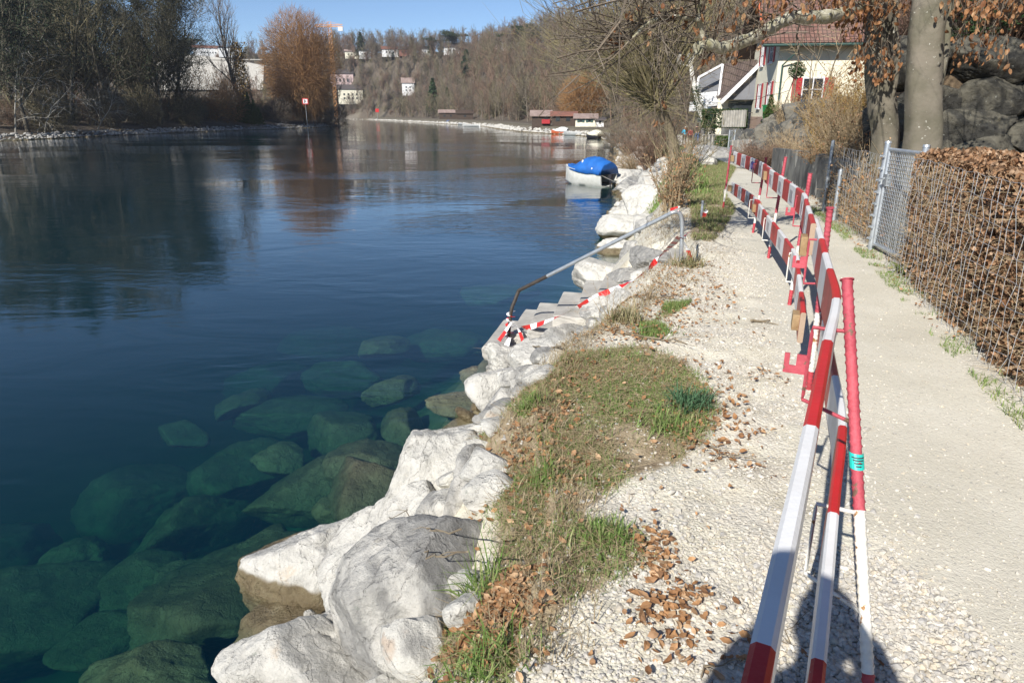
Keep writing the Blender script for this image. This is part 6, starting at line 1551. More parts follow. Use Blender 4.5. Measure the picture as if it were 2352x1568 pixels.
# terrace walls between the houses and the path
def slabwall(name, label, pa, pb, h, th, mat, cat='wall', lines=0, base=-.5, cap=None):
    pa = Vector(pa); pb = Vector(pb); r = empty(name, pa); tag(r, label, cat); d = (pb-pa); dn = d.normalized(); mb = MB()
    h2 = h if not hasattr(h, '__len__') else h; ha, hb2 = (h, h) if not hasattr(h, '__len__') else h
    s = Vector((-dn.y, dn.x, 0))*th/2
    vs = [-s+Vector((0, 0, base)), d-s+Vector((0, 0, base)), d+s+Vector((0, 0, base)), s+Vector((0, 0, base)), -s+Vector((0, 0, ha)), d-s+Vector((0, 0, hb2)), d+s+Vector((0, 0, hb2)), s+Vector((0, 0, ha))]
    mb.add(vs, [(0, 1, 5, 4), (2, 3, 7, 6), (1, 2, 6, 5), (3, 0, 4, 7), (4, 5, 6, 7)]); mb.build('wall_body', M[mat], r)
    if lines:
        mb = MB()
        for i in range(lines+1):
            q = d*(i/lines); hz = ha+(hb2-ha)*i/lines; sgn = 1 if s.y < 0 else -1
            mb.bar(q+s*1.3*sgn+Vector((0, 0, base)), q+s*1.3*sgn+Vector((0, 0, hz+.03)), .10, .10, up=(1, 0, 0))
        mb.build('post', M['timber_grey'], r)
    if cap:
        mb = MB(); sg = .03; mb.bar(Vector((0, 0, ha+.035)), d+Vector((0, 0, hb2+.035)), th+.08, .06); mb.build('coping', M[cap], r)
    return r
def P2(u, v, Y_): return at(u, v, Y_)
a, b = P2(1662, 292, 47), P2(1710, 292, 45); slabwall('balcony_wall', 'weathered panelled balcony wall below the white door', a, b, 1.0, .15, 'timber_grey', lines=8, base=0)
a, b = P2(1664, 294, 47.2), P2(1714, 296, 45.2); slabwall('terrace_wall', 'grey concrete wall carrying the panelled balcony', a, b, .02, .5, 'wall_dark', base=-1.6)
a, b = P2(1616, 336, 50), P2(1664, 338, 46); slabwall('garden_wall', 'low dark garden wall left of the white gate', a, b, .72, .2, 'wall_dark', lines=6, cap='concrete')
a, b = P2(1685, 346, 40), P2(1722, 346, 37.5); slabwall('garden_wall', 'grey board wall right of the white gate', a, b, .55, .15, 'timber_grey', lines=3)
a, b = P2(1604, 330, 56), P2(1619, 328, 53); slabwall('panel_wall', 'tall pale graffiti marked panel beside the ivy covered birch', a, b, 1.75, .12, 'timber_grey', lines=2)
a, b = P2(1584, 256, 62), P2(1633, 256, 58); slabwall('parapet_wall', 'white parapet behind the birch stem', a, b, .75, .12, 'plaster_white', base=0)
mb = MB(); mb.tube([P2(1607, 224, 58), P2(1664, 214, 54)], .04, 6); mb.tube([P2(1613, 222, 58), P2(1613, 240, 58)], .03, 6); tag(mb.build('pergola_rail', M['galv'], smooth=True), 'thin awning rail sticking out from the brown roofed house', 'rail')
a, b = P2(1585, 330, 62), P2(1604, 300, 60); slabwall('terrace_wall', 'tall dark wall in shade behind the walkers', P2(1596, 325, 62), P2(1640, 320, 57), 2.2, .2, 'wall_dark')
# little white gate
g0 = P2(1672, 344, 41); r = empty('garden_gate', g0, 0); tag(r, 'narrow white metal garden gate between the two garden walls', 'gate'); mb = MB()
for x in (0, .32): mb.tube([(x, 0, -.3), (x, 0, 1.1)], .035, 6)
mb.build('gate_post', M['galv'], r); mb = MB()
for z in (.1, .5, 1.05): mb.tube([(0.035, 0, z), (.285, 0, z)], .02, 5)
for i in range(4): mb.tube([(.06+.06*i, 0, .1), (.06+.06*i, 0, 1.05)], .01, 5)
mb.build('gate_leaf', M['galv'], r)
# garden items
def bin_(P):
    r = empty('waste_bin', P, .3); tag(r, 'green wheeled waste bin against the cream house', 'bin'); mb = MB()
    mb.add([(-.24, -.28, 0), (.24, -.28, 0), (.24, .28, 0), (-.24, .28, 0), (-.32, -.36, .95), (.32, -.36, .95), (.32, .36, .95), (-.32, .36, .95)], [(0, 3, 2, 1), (4, 5, 6, 7), (0, 1, 5, 4), (1, 2, 6, 5), (2, 3, 7, 6), (3, 0, 4, 7)]); mb.build('bin_body', M['bin_green'], r)
    mb = MB(); mb.box(-.34, .34, -.38, .40, .953, 1.02); mb.build('lid', M['bin_green'], r)
    for s in (-1, 1): mb = MB(); mb.tube([(s*.27, .3, .1), (s*.33, .3, .1)], .1, 12); mb.build('wheel', M['cloth_black'], r)
bp_ = Hl(-ww/2-.3, -dd/2-.9, 0); bin_(Vector((bp_.x, bp_.y, 1.15)))
r = empty('potted_tree', Hl(-ww/2+.6, -dd/2-2.4, -.1)); tag(r, 'clipped ball tree in an orange pot in front of the cream house', 'potted tree')
mb = MB(); mb.tube([(0, 0, 0), (0, 0, .5)], [.2, .28], 14); mb.build('pot', M['terracotta'], r, True)
mb = MB(); mb.tube([(0, 0, .4), (.02, 0, 1.5), (0, 0, 2.7)], .045, 7); mb.tube([(-.12, 0, .2), (-.08, 0, 2.4)], .03, 6); mb.build('trunk', M['bark_shrub'], r)
g = np.random.default_rng(1); d = g.normal(size=(700, 3)); d /= np.linalg.norm(d, axis=1)[:, None]; C = d*(g.random(700)[:, None]**.4)*.48+[0, 0, 2.95]
obj('foliage', leaf_mesh('foliage', C, .13, 3), M['ivy'], r)
conifer('small yellow green cone shaped conifer by the house corner', Hl(-ww/2-.55, -dd/2-2.0, -.2), 1.75, .55, 901, 'yew', 2200, .16)['category'] = 'shrub'
# ivy hedge under the brown roofed house
def leafbox(name, label, P, size, n, ls, mat, cat='hedge', yaw_=0.0, seed=1, twig=None):
    g = np.random.default_rng(seed); r = empty(name, P, yaw_); tag(r, label, cat); C = g.uniform(-.5, .5, (n, 3)); k = g.integers(0, 3, n)
    for a in range(3): sel = (k == a) & (g.random(n) < .7); C[sel, a] = np.sign(C[sel, a])*g.uniform(.42, .52, sel.sum())
    C = C*np.array(size); C[:, 2] += size[2]/2; C += .10*np.stack([fbm(C[:, 0]*2, C[:, 1]*2, C[:, 2]*2, 3, seed+j) for j in range(3)], 1)*min(2, min(size))
    obj('foliage', leaf_mesh('foliage', C, ls, seed), M[mat], r)
    if twig:
        m_ = twig[0]; A = g.uniform(-.48, .48, (m_, 3))*np.array(size); A[:, 2] += size[2]/2; D = g.normal(size=(m_, 3)); D[:, 2] = np.abs(D[:, 2])*.9+.3; D /= np.linalg.norm(D, axis=1)[:, None]
        l = g.uniform(.4, 1.2, m_)*twig[1]; obj('stems', seg_mesh('stems', np.concatenate([A-D*l[:, None]*.5, A+D*l[:, None]*.5, np.full((m_, 1), twig[2]), np.full((m_, 1), twig[2]*.5)], 1)), M[twig[3]], r)
    return r
q = at(1665, 262, 49); leafbox('ivy_hedge', 'dark ivy hedge along the terrace under the brown roofed house', (q.x, q.y, q.z-.9), (2.9, .6, 1.2), 3000, .14, 'ivy', yaw_=-.3, seed=4)
q = at(1659, 338, 44.5); leafbox('shrub', 'round green bush in front of the low garden wall', (q.x, q.y, q.z-.1), (.8, .8, .75), 1500, .10, 'yew', 'shrub', seed=5)
# birch leaning
bp4 = [at(1632, 312, 50), at(1612, 262, 50), at(1601, 228, 50), at(1593, 190, 50), at(1587, 152, 50), at(1579, 112, 50), at(1577, 88, 50)]
r = empty('birch_tree', bp4[0]); tag(r, 'leaning white birch with ivy on its lower stem', 'tree')
mb = MB(); P = smooth_pts(loc([bp4[0]-Vector((0, 0, .6))]+bp4, r), 5); mb.tube(P, [.27-.19*i/len(P) for i in range(len(P))], 10)
f0 = bp4[4]-r.location; mb.tube([f0, at(1594, 128, 50)-r.location, at(1602, 100, 50)-r.location, at(1604, 92, 50)-r.location], [.09, .08, .05, .03], 7)
mb.tube([f0, at(1570, 150, 49.8)-r.location, at(1562, 143, 49.8)-r.location], [.06, .04, .02], 6); mb.build('trunk', M['bark_birch'], r, True)
g = np.random.default_rng(7); k = g.integers(0, int(len(P)*.55), 2600); C = np.array([P[i] for i in k])+g.normal(0, .17, (2600, 3)); obj('ivy', leaf_mesh('ivy', C, .13, 8), M['twig_forsythia' if False else 'ivy'], r)
S_ = []
for i in range(60):
    a = np.array(P[int(g.integers(int(len(P)*.5), len(P)))]); d = g.normal(size=3)*[1, .6, .5]; l = g.uniform(.6, 1.8); S_.append(np.concatenate([a, a+d/np.linalg.norm(d)*l, [.014, .004]]))
obj('twigs', seg_mesh('twigs', S_), M['twig_brown'], r)
# walkers
jp = on(1571, 331, -1.0); jp = at(1571, 331, 64); figure('person', 'jogger in a light blue jacket, black trousers and white cap on the far path', (jp.x, jp.y, gz(jp.x, jp.y)), math.pi, 1.56, ('jacket_blue', 'cloth_black'), 'walk', arms='run', cap=True)
jp = at(1584, 330, 62); figure('person', 'walker in a dark red coat half hidden between the jogger and the long dark coat', (jp.x, jp.y, gz(jp.x, jp.y)), .2, 1.45, ('cloth_red', 'cloth_brown'), 'walk', coat=True, arms='down', female=True)
jp = at(1599, 332, 55); figure('person', 'walker seen from behind in a long dark quilted coat and blue jeans', (jp.x, jp.y, gz(jp.x, jp.y)), -.1, 1.62, ('cloth_brown', 'cloth_denim'), 'walk', coat=True, arms='down', female=True)

# rockery below the house
rg = np.random.default_rng(31)
rk = [(1735, 292, 41, 1.5), (1722, 300, 40, 1.2), (1750, 283, 41, 1.6), (1775, 290, 38, 1.9), (1800, 280, 38, 1.8), (1760, 308, 34, 1.5), (1790, 312, 31, 1.6), (1825, 300, 31, 1.9), (1740, 318, 36, 1.1), (1850, 272, 35, 2.2), (1875, 300, 28, 1.9), (1905, 285, 28, 2.2), (1845, 320, 26, 1.4), (1880, 262, 33, 2.0), (1930, 300, 22, 1.6), (1915, 325, 20, 1.2)]
for i, (u, v, Yd, s) in enumerate(rk):
    q = at(u, v, Yd); q.z = gz(q.x, q.y)+s*.12
    boulder('dark grey rock in the rockery slope under the cream house', q, (s*.95, s*.8, s*.62), 900+i, 'rock_dark', float(rg.uniform(0, 180)), (0, float(rg.uniform(-15, 15))), sub=4, group='rockery boulders below the cream house')
# concrete retaining wall beside the path
def line_pts(y0, y1, off, n): return [Vector((float(itp(y, RIGHT))+off, y, 0)) for y in np.linspace(y0, y1, n)]
LP = line_pts(21.5, 10.8, .22, 7); r = empty('retaining_wall', LP[0]); tag(r, 'stained dark concrete retaining wall along the path', 'wall'); mb = MB()
for i in range(6):
    a, b = LP[i]-r.location, LP[i+1]-r.location; ha, hb2 = .74+.2*i/6, .74+.2*(i+1)/6; za, zb_ = float(itp(LP[i].y, PATHZ)), float(itp(LP[i+1].y, PATHZ))
    s = Vector((.22, .06, 0)); vs = [a+Vector((0, 0, za-.5)), b+Vector((0, 0, zb_-.5)), b+Vector((0, 0, zb_+hb2)), a+Vector((0, 0, za+ha)), a+s+Vector((0, 0, za-.5)), b+s+Vector((0, 0, zb_-.5)), b+s+Vector((0, 0, zb_+hb2)), a+s+Vector((0, 0, za+ha))]
    mb.add(vs, [(0, 3, 2, 1), (3, 7, 6, 2), (4, 5, 6, 7)]+([(0, 4, 7, 3)] if i == 0 else [])+([(1, 2, 6, 5)] if i == 5 else []))
mb.build('wall_body', M['wall_dark'], r)

# ------------------------------------------------------------------ wire fence, gate, hedge
def fence_run(label, y0, y1, off, h, n, seed, posts=()):
    r = empty('wire_fence', (float(itp(y0, RIGHT))+off, y0, gz(float(itp(y0, RIGHT))+off, y0))); tag(r, label, 'fence'); g = np.random.default_rng(seed); S_ = []
    ys = np.linspace(y0, y1, n); cols = []
    for y in ys:
        x = float(itp(y, RIGHT))+off; c = [Vector((x+float(g.normal(0, .01)), y+float(g.normal(0, .012)), gz(x, y)+z)) for z in np.linspace(0, h, 9)]; cols.append(c)
    def sg(a, b, rr): S_.append([*(a-r.location), *(b-r.location), rr, rr])
    for i, c in enumerate(cols):
        for k in range(8): sg(c[k], c[k+1], .0019)
        if i:
            for k in range(9): sg(cols[i-1][k], c[k], .0017)
    obj('mesh', seg_mesh('mesh', S_, 4), M['wire'], r)
    for y, ph_, mt in posts:
        x = float(itp(y, RIGHT))+off; z = gz(x, y); mb = MB(); mb.tube([Vector((x-.03, y, z-.3))-r.location, Vector((x-.03, y, z+ph_))-r.location], .032, 10); p_ = mb.build('post', M[mt], r, True)
        mb = MB(); mb.tube([Vector((x-.03, y, z+ph_))-r.location, Vector((x-.03, y, z+ph_+.03))-r.location], [.036, .02], 10); mb.build('cap', M[mt], p_, True)
    return r
fence_run('knotted wire fence in front of the copper hedge', 7.75, 2.2, .06, 1.22, 46, 1, posts=((2.25, 1.25, 'galv'),))
fence_run('knotted wire fence between the gate and the concrete wall', 12.4, 8.75, .1, 1.15, 28, 2, posts=((12.2, 1.2, 'steel'), (11.2, .8, 'galv')))
# gate
ga, gb = Vector((4.62, 8.65, 0)), Vector((4.52, 7.8, 0)); ga.z = gz(ga.x, ga.y)+.06; gb.z = gz(gb.x, gb.y)+.06
r = empty('mesh_gate', ga); tag(r, 'galvanised mesh gate with bolt fittings standing at the end of the hedge', 'gate')
d = gb-ga; d.z = 0; dn = d.normalized(); up = Vector((0, 0, 1)); hg = 1.2; tilt = Vector((.0, 0, 0))
def gp(t, z): return dn*t*d.length+up*z
mb = MB(); mb.tube([gp(0, 0), gp(0, hg)], .024, 10); mb.tube([gp(1, 0), gp(1, hg)], .024, 10); mb.tube([gp(.025, hg-.02), gp(.975, hg-.02)], .022, 10); mb.tube([gp(.025, .02), gp(.975, .02)], .022, 10); mb.build('frame', M['galv'], r, True)
S_ = [];
for i in range(17): t = .04+.92*i/16; S_.append([*gp(t, .03), *gp(t, hg-.04), .0042, .0042])
for i in range(26): z = .05+(hg-.1)*i/25; S_.append([*(gp(.03, z)+Vector((-.006, 0, 0))), *(gp(.97, z)+Vector((-.006, 0, 0))), .0035, .0035])
obj('mesh_infill', seg_mesh('mesh_infill', S_, 4), M['galv'], r)
for t in (-.11, 1.10):
    mb = MB(); mb.tube([gp(t, -.3), gp(t, hg+.05)], .036, 12); p_ = mb.build('gate_post', M['galv'], r, True)
    mb = MB(); mb.tube([gp(t, hg+.05), gp(t, hg+.075)], [.042, .035], 12); mb.build('cap', M['galv'], p_, True)
    for k in range(8):
        z = .08+.145*k; mb = MB(); q = gp(t, z)+Vector((-.045, 0, 0)); mb.bar(q-dn*.04, q+dn*.05, .02, .028); mb.tube([q, q+Vector((-.035, -.01, 0))], .009, 6); mb.build('clamp', M['galv'], p_)
mb = MB(); mb.bar(gp(-.02, .82), gp(.12, .82), .05, .14); mb.tube([gp(.06, .84)+Vector((-.03, 0, 0)), gp(.06, .84)+Vector((-.08, 0, 0)), gp(.16, .84)+Vector((-.08, 0, 0))], .01, 6); mb.build('lock', M['steel'], r)
# hedge
def hedge(label, y0, y1, x0, x1, h, n, nt, seed):
    g = np.random.default_rng(seed); ys = y0+(y1-y0)*g.random(n); z = h*g.random(n)**.85; w = g.random(n)
    face = g.random(n)
    xo = np.where(face < .5, x0+np.abs(g.normal(0, .07, n)), x0+(x1-x0)*w); z = np.where(face > .68, h-np.abs(g.normal(0, .07, n)), z); ys = np.where((face > .5) & (face < .58), y0-np.abs(g.normal(0, .07, n)), ys)
    x = itp(ys, RIGHT)+xo+.07*fbm(ys*2, z*2, 0, 3, seed); z = z+.16*fbm(ys*3, xo*3, 0, 4, seed+1)*(face > .68)
    # thin the lower front: more twig, fewer leaves
    keep = g.random(n) < np.where((z < .5) & (face < .5), .28, .9); x, ys, z = x[keep], ys[keep], z[keep]
    P = np.stack([x, ys, H(itp(ys, RIGHT)+.2, ys)+z], 1); o = Vector((float(itp(y0, RIGHT))+x0, y0, 0)); r = empty('beech_hedge', o); tag(r, label, 'hedge')
    obj('leaves', leaf_mesh('leaves', P-np.array(o), .05, seed, .2, .62, None, True), M['hedge_leaf'], r)
    yy = y0+(y1-y0)*g.random(nt); xx = itp(yy, RIGHT)+x0+np.abs(g.normal(0, .13, nt)); zz = g.uniform(0, h*.92, nt); d = g.normal(size=(nt, 3))*[.8, .8, .8]; d[:, 2] += .25; d /= np.linalg.norm(d, axis=1)[:, None]; l = g.uniform(.05, .2, nt)[:, None]
    A = np.stack([xx, yy, H(xx, yy)+zz], 1)-np.array(o); B = A+d*l; B[:, 2] = np.minimum(B[:, 2], h)
    obj('twigs', seg_mesh('twigs', np.concatenate([A, B, g.uniform(.0015, .004, (nt, 1)), np.full((nt, 1), .001)], 1)), M['twig_dry'], r)
    mb = MB()
    for i in range(26):
        y = y0+(y1-y0)*(i+.5)/26; x = float(itp(y, RIGHT))+x0+.35; z = gz(x, y); mb.tube([Vector((x, y, z-.1))-o, Vector((x+.03, y+.05, z+.5))-o, Vector((x-.05, y, z+h*.85))-o], [.02, .014, .006], 6)
    mb.build('trunk', M['bark_shrub'], r); return r
hedge('clipped beech hedge with dry copper leaves behind the wire fence', 7.4, 2.2, .13, 1.7, 1.27, 84000, 12000, 11)
# dead climbers on the fence left of the gate
g = np.random.default_rng(15); n = 5200; yy = g.uniform(8.9, 12.6, n); xx = itp(yy, RIGHT)+.2+np.abs(g.normal(0, .16, n)); zz = np.abs(g.normal(0, .42, n))
A = np.stack([xx, yy, H(xx, yy)+zz*.9], 1); d = g.normal(size=(n, 3))*[.5, .6, .4]; d[:, 2] += .55; d /= np.linalg.norm(d, axis=1)[:, None]; B = A+d*g.uniform(.08, .35, (n, 1))
r = empty('dry_shrub', A[0]); tag(r, 'tangle of dry stems growing through the fence left of the gate', 'shrub'); A = A-np.array(r.location); B = B-np.array(r.location)
obj('stems', seg_mesh('stems', np.concatenate([A, B, np.full((n, 1), .004), np.full((n, 1), .0015)], 1)), M['twig_dry'], r)
obj('leaves', leaf_mesh('leaves', B[::3], .06, 5), M['litter_leaf'], r)
# shrubs on the terrace
def shrub(name, label, P, h, R, n, seed, mat, leaves=None, r_=.006, spread=.5, cat='shrub', droop=0.0):
    g = np.random.default_rng(seed); S_ = []; tips = []
    for i in range(n):
        a = g.random()*6.283; l = h*g.uniform(.55, 1.1); d = np.array([math.cos(a)*spread*g.random(), math.sin(a)*spread*g.random(), 1.]); d /= np.linalg.norm(d); p = np.array([math.cos(a), math.sin(a), 0])*R*.25*g.random()
        k = 5
        for j in range(k):
            q = p+d*l/k; S_.append(np.concatenate([p, q, [r_*(1-.75*j/k), r_*(1-.75*(j+1)/k)]])); p = q; d = d+g.normal(0, .13, 3)+np.array([math.cos(a), math.sin(a), 0])*.06*spread+np.array([0, 0, -droop*j]); d /= np.linalg.norm(d); tips.append(p.copy())
            for _ in range(3):
                e = d+g.normal(0, .55, 3); e /= np.linalg.norm(e); ll = g.uniform(.05, .2)*h; S_.append(np.concatenate([p, p+e*ll, [r_*.45, r_*.15]])); tips.append(p+e*ll)
    r = empty(name, P); tag(r, label, cat); obj('stems', seg_mesh('stems', S_), M[mat], r)
    if leaves: T = np.array(tips)[g.integers(0, len(tips), leaves[0])]+g.normal(0, .05, (leaves[0], 3)); obj('leaves', leaf_mesh('leaves', T, leaves[1], seed), M[leaves[2]], r)
    return r
def gat(u, Yd, v=300): q = at(u, v, Yd); q.z = gz(q.x, q.y)-.05; return q
shrub('forsythia', 'tall yellow brown budding shrub left of the two trunks', gat(1905, 15.5), 1.5, .8, 100, 21, 'twig_forsythia', (1800, .045, 'twig_forsythia'), .008, .42)
shrub('forsythia', 'second yellow brown shrub half hidden behind the left trunk', gat(1950, 17.5), 1.9, .9, 100, 22, 'twig_forsythia', (2600, .05, 'twig_forsythia'), .009, .45)
shrub('dry_shrub', 'pale dry upright shrub above the concrete wall', gat(1805, 25), 1.25, 1.0, 90, 23, 'twig_dry', None, .013, .7)
shrub('dry_shrub', 'pale dry shrub on the rocks right of the first one', gat(1845, 23), 1.2, 1.0, 90, 24, 'twig_dry', None, .012, .8)
shrub('dry_shrub', 'twiggy dry shrub beside the potted tree', gat(1800, 37), 1.7, .9, 90, 25, 'twig_dry', None, .02, .5)
shrub('brown_bush', 'dense reddish brown bush at the left end of the concrete wall', gat(1750, 23.5), 1.0, 1.0, 420, 26, 'twig_red', (2500, .05, 'twig_red'), .006, 1.5)
shrub('brown_bush', 'low brown bush on top of the rockery', gat(1850, 29), .8, 1.2, 150, 27, 'twig_dry', None, .008, 1.5)
shrub('dry_shrub', 'dry grass like shrub on top of the concrete wall', gat(1900, 15), .55, 1.0, 170, 28, 'twig_dry', (800, .05, 'litter_leaf'), .005, 1.6)
shrub('dry_shrub', 'grey dry shrub in front of the left trunk', gat(1960, 13.0), 1.5, .8, 260, 29, 'twig_dry', (900, .05, 'hedge_leaf'), .006, .8)
for i, (u, Yd, h) in enumerate([(1885, 21, 3.2), (1860, 26, 3.6)]):
    t, s = grow_tree(950+i, h, .06, .3, .9, 2, (7, 6), (.6, .5), .3, .2, rmin=.01); tree_from('fruit_tree', ['small bare pruned tree in front of the cream house wall', 'second small bare tree with crooked twigs before the house'][i], gat(u, Yd), t, s, 'bark_shrub', 'twig_dry')

# ------------------------------------------------------------------ boulder wall on the right and slope above
q0 = Vector((6.3, 11.6, 0)); k = 0; rg = np.random.default_rng(41)
rows = [(.35, .62), (.88, .6), (1.4, .6), (1.92, .6), (2.45, .6)]
for j, (z, hgt) in enumerate(rows):
    x = 5.9+(.5 if j % 2 else 0)
    while x < 10.8:
        w = rg.uniform(.7, 1.25); yy_ = 11.7-.12*(x-6.3)+.10*j+rg.uniform(-.06, .06)
        boulder('dark rough boulder in the %s course of the big stone wall behind the hedge' % ['lowest', 'second', 'third', 'fourth', 'top'][j], (x+w/2, yy_, z+rg.uniform(-.05, .08)), (w*.94, .7, hgt*1.0), 1000+k, 'rock_wall', float(rg.uniform(-8, 8)), (0, float(rg.uniform(-10, 10))), cuts=6, sub=5, rough=.06, group='boulders of the wall, %s course' % ['lowest', 'second', 'third', 'fourth', 'top'][j])
        k += 1; x += w
for i, (u, v, Yd) in enumerate([(2200, 60, 13.5), (2260, 50, 13.2), (2330, 55, 13), (2150, 40, 14.5), (2300, 20, 15)]):
    q = at(u, v, Yd); q.z = max(gz(q.x, q.y), 2.2)
    shrub('dry_shrub', ['brown scrub right above the top of the stone wall, leftmost clump', 'brown scrub above the middle of the stone wall', 'brown scrub above the right end of the stone wall', 'brown scrub seen between the two trunks and the wall', 'tall brown scrub filling the top right corner'][i], q, 1.6, 1.4, 260, 60+i, 'twig_red', (700, .07, 'litter_leaf'), .007, 1.1)
q = at(2240, 75, 12.5); r = shrub('holly', 'small evergreen shrub with green leaves above the stone wall', (q.x, q.y, 2.6), 1.0, .5, 40, 70, 'twig_brown', (420, .09, 'ivy'), .006, .9)

# ------------------------------------------------------------------ the two beech trunks and the overhanging branch
def trunk_mesh(pts, rad, seed, sides=40, sub=12):
    P = smooth_pts(pts, sub); n = len(P); vs = []; 
    for i, p in enumerate(P):
        t = i/(n-1); k = t*(len(rad)-1); a = int(min(k, len(rad)-2)); rr = rad[a]+(rad[a+1]-rad[a])*(k-a)
        for j in range(sides):
            an = 2*math.pi*j/sides; w = rr*(1+.05*math.sin(an*3+seed+t*2)+.035*math.sin(an*5+t*5)); vs.append((p.x+w*math.cos(an), p.y+w*math.sin(an), p.z))
    V = np.array(vs); f = fbm(V[:, 0]*6, V[:, 1]*6, V[:, 2]*4, 4, seed)*.014; c = np.repeat(np.array([[p.x, p.y, p.z] for p in P]), sides, 0); d = V-c; V = V+d/np.linalg.norm(d, axis=1)[:, None]*f[:, None]
    F = [(i*sides+j, i*sides+(j+1) % sides, (i+1)*sides+(j+1) % sides, (i+1)*sides+j) for i in range(n-1) for j in range(sides)]
    return V, np.array(F)
def beech(label, base, tops, rad, seed):
    r = empty('beech_tree', base); tag(r, label, 'tree'); V, F = trunk_mesh([Vector(p)-Vector(base) for p in tops], rad, seed); obj('trunk', mesh_from('trunk', V, F, smooth=True), M['bark_beech'], r); return r
def up_at(u, v, Y_): return at(u, v, Y_)
YR, YL = 8.9, 10.3
br_ = at(2116, 345, YR); bR = Vector((br_.x, br_.y, gz(br_.x, br_.y)-.2))
TR_ = [bR, at(2115, 345, YR), at(2120, 200, YR), at(2126, 90, YR), at(2134, 0, YR), at(2140, -120, YR), at(2142, -260, YR)]
R1 = beech('thicker smooth grey beech trunk, the right one of the pair, beside the hedge', bR, TR_, [.29, .215, .205, .195, .19, .18, .17], 3)
bl_ = at(2034, 345, YL); bL = Vector((bl_.x, bl_.y, gz(bl_.x, bl_.y)-.2))
TL_ = [bL, at(2033, 345, YL), at(2026, 250, YL), at(2018, 150, YL), at(2017, 60, YL), at(2019, -40, YL), at(2016, -200, YL)]
R2 = beech('slimmer beech trunk, the left one of the pair, with a shadowed side', bL, TL_, [.22, .175, .19, .18, .17, .16, .14], 7)
for R_, a0, nm in ((R1, at(2168, 150, YR), 1),):
    mb = MB(); mb.tube(loc(smooth_pts([at(2128, 265, YR+.02), at(2158, 190, YR-.05), at(2172, 110, YR-.05), at(2180, 30, YR), at(2186, -80, YR)], 5), R_), .045, 9); mb.build('limb', M['bark_beech'], R_, True)
mb = MB(); mb.tube(loc(smooth_pts([at(2030, 270, YL), at(2052, 205, YL-.15), at(2062, 120, YL-.2), at(2055, 60, YL-.2), at(2060, -20, YL-.2)], 5), R2), .04, 9); mb.build('limb', M['bark_beech'], R2, True)
def sprawl(g, p, d, ln, r, lev, S_, T_, wig=.2, kids=4, up=.0, flat=.6, n=5):
    p = np.array(p, float); d = np.array(d, float)/np.linalg.norm(d)
    for i in range(n):
        d = d+g.normal(0, wig, 3)*[1, 1, flat]+np.array([0, 0, up]); d /= np.linalg.norm(d); q = p+d*ln/n; r2 = max(.0015, r*.84)
        S_.append(np.concatenate([p, q, [r, r2]])); p = q; r = r2
        if lev > 0:
            for _ in range(1 if g.random() < kids/5 else 0):
                a = g.normal(size=3)*[1, 1, flat]; a -= d*a.dot(d); a /= np.linalg.norm(a)+1e-9; e = d*.6+a; sprawl(g, p, e, ln*g.uniform(.4, .7), r*.6, lev-1, S_, T_, wig, kids, up, flat, max(3, n-1))
    T_.append(p)
g = np.random.default_rng(88); S_ = []; T_ = []
BR = [at(2010, 0, 10.1), at(1960, 22, 9.7), at(1905, 38, 9.3), at(1858, 40, 9.1), at(1812, 43, 8.9), at(1775, 62, 8.7), at(1738, 84, 8.5), at(1700, 98, 8.3), at(1660, 110, 8.2), at(1630, 104, 8.1), at(1602, 112, 8.0)]
mb = MB(); mb.tube(loc(smooth_pts(BR, 5), R2), [.085-.022*i/50 + .006*math.sin(i*1.3) for i in range(51)], 12)
mb.tube(loc(smooth_pts([at(1625, 103, 8.1), at(1612, 72, 8.1), at(1604, 40, 8.0), at(1608, 5, 7.9), at(1600, -40, 7.9)], 4), R2), [.045, .042, .04, .038, .036, .034, .032, .03, .03, .028, .026, .025, .024, .022, .02, .02, .02], 8)
mb.tube(loc(smooth_pts([at(1606, 45, 8.0), at(1560, 40, 7.9), at(1510, 44, 7.8), at(1480, 60, 7.8), at(1450, 92, 7.7), at(1432, 108, 7.7)], 4), R2), [.03-.001*i for i in range(21)], 8)
mb.build('overhanging_branch', M['bark_lichen'], R2, True)
o2 = np.array(R2.location)
for i in range(26):
    t = g.random(); k = min(int(t*10), 9); p = np.array(BR[k].lerp(BR[k+1], t*10-k)); sprawl(g, p, [g.normal(-.5, .6), g.normal(0, .7), g.normal(.15, .45)], g.uniform(.35, 1.1), .012, 2, S_, T_, .22, 4)
for (u, v, Yd) in ((1608, 5, 7.9), (1604, 40, 8), (1560, 40, 7.9), (1510, 44, 7.8), (1480, 60, 7.8), (1450, 92, 7.7), (1432, 108, 7.7)):
    for _ in range(6): sprawl(g, at(u, v, Yd), [g.normal(-.8, .6), g.normal(0, .7), g.normal(.15, .4)], g.uniform(.6, 1.5), .012, 3, S_, T_, .22, 3.6)
# crown above the frame: casts the dappled shade and shows through the top edge
for _ in range(26):
    y = g.uniform(7.5, 10.5); sprawl(g, [g.uniform(3.2, 6.5), y, g.uniform(4.8, 7)], [g.normal(-.5, .8), g.normal(-.4, .8), g.normal(.25, .3)], g.uniform(1.5, 3.2), .024, 3, S_, T_, .2, 4, .03, .6, 8)
for _ in range(22):
    u = g.uniform(1290, 1720); p = at(u, g.uniform(-120, -10), g.uniform(6.8, 9.5)); sprawl(g, p, [g.normal(-.6, .6), g.normal(0, .6), g.normal(-.15, .3)], g.uniform(.8, 1.8), .012, 2, S_, T_, .22, 4)
S_ = np.array(S_)
def proj(P): P = P-np.array([0, 0, CZ]); dd = P[:, 1]*math.cos(TH)-P[:, 2]*math.sin(TH); return 1176+FPX*P[:, 0]/dd
S_ = S_[proj(S_[:, 3:6]) > 1225+np.random.default_rng(4).gamma(2, 40, len(S_))*.6]
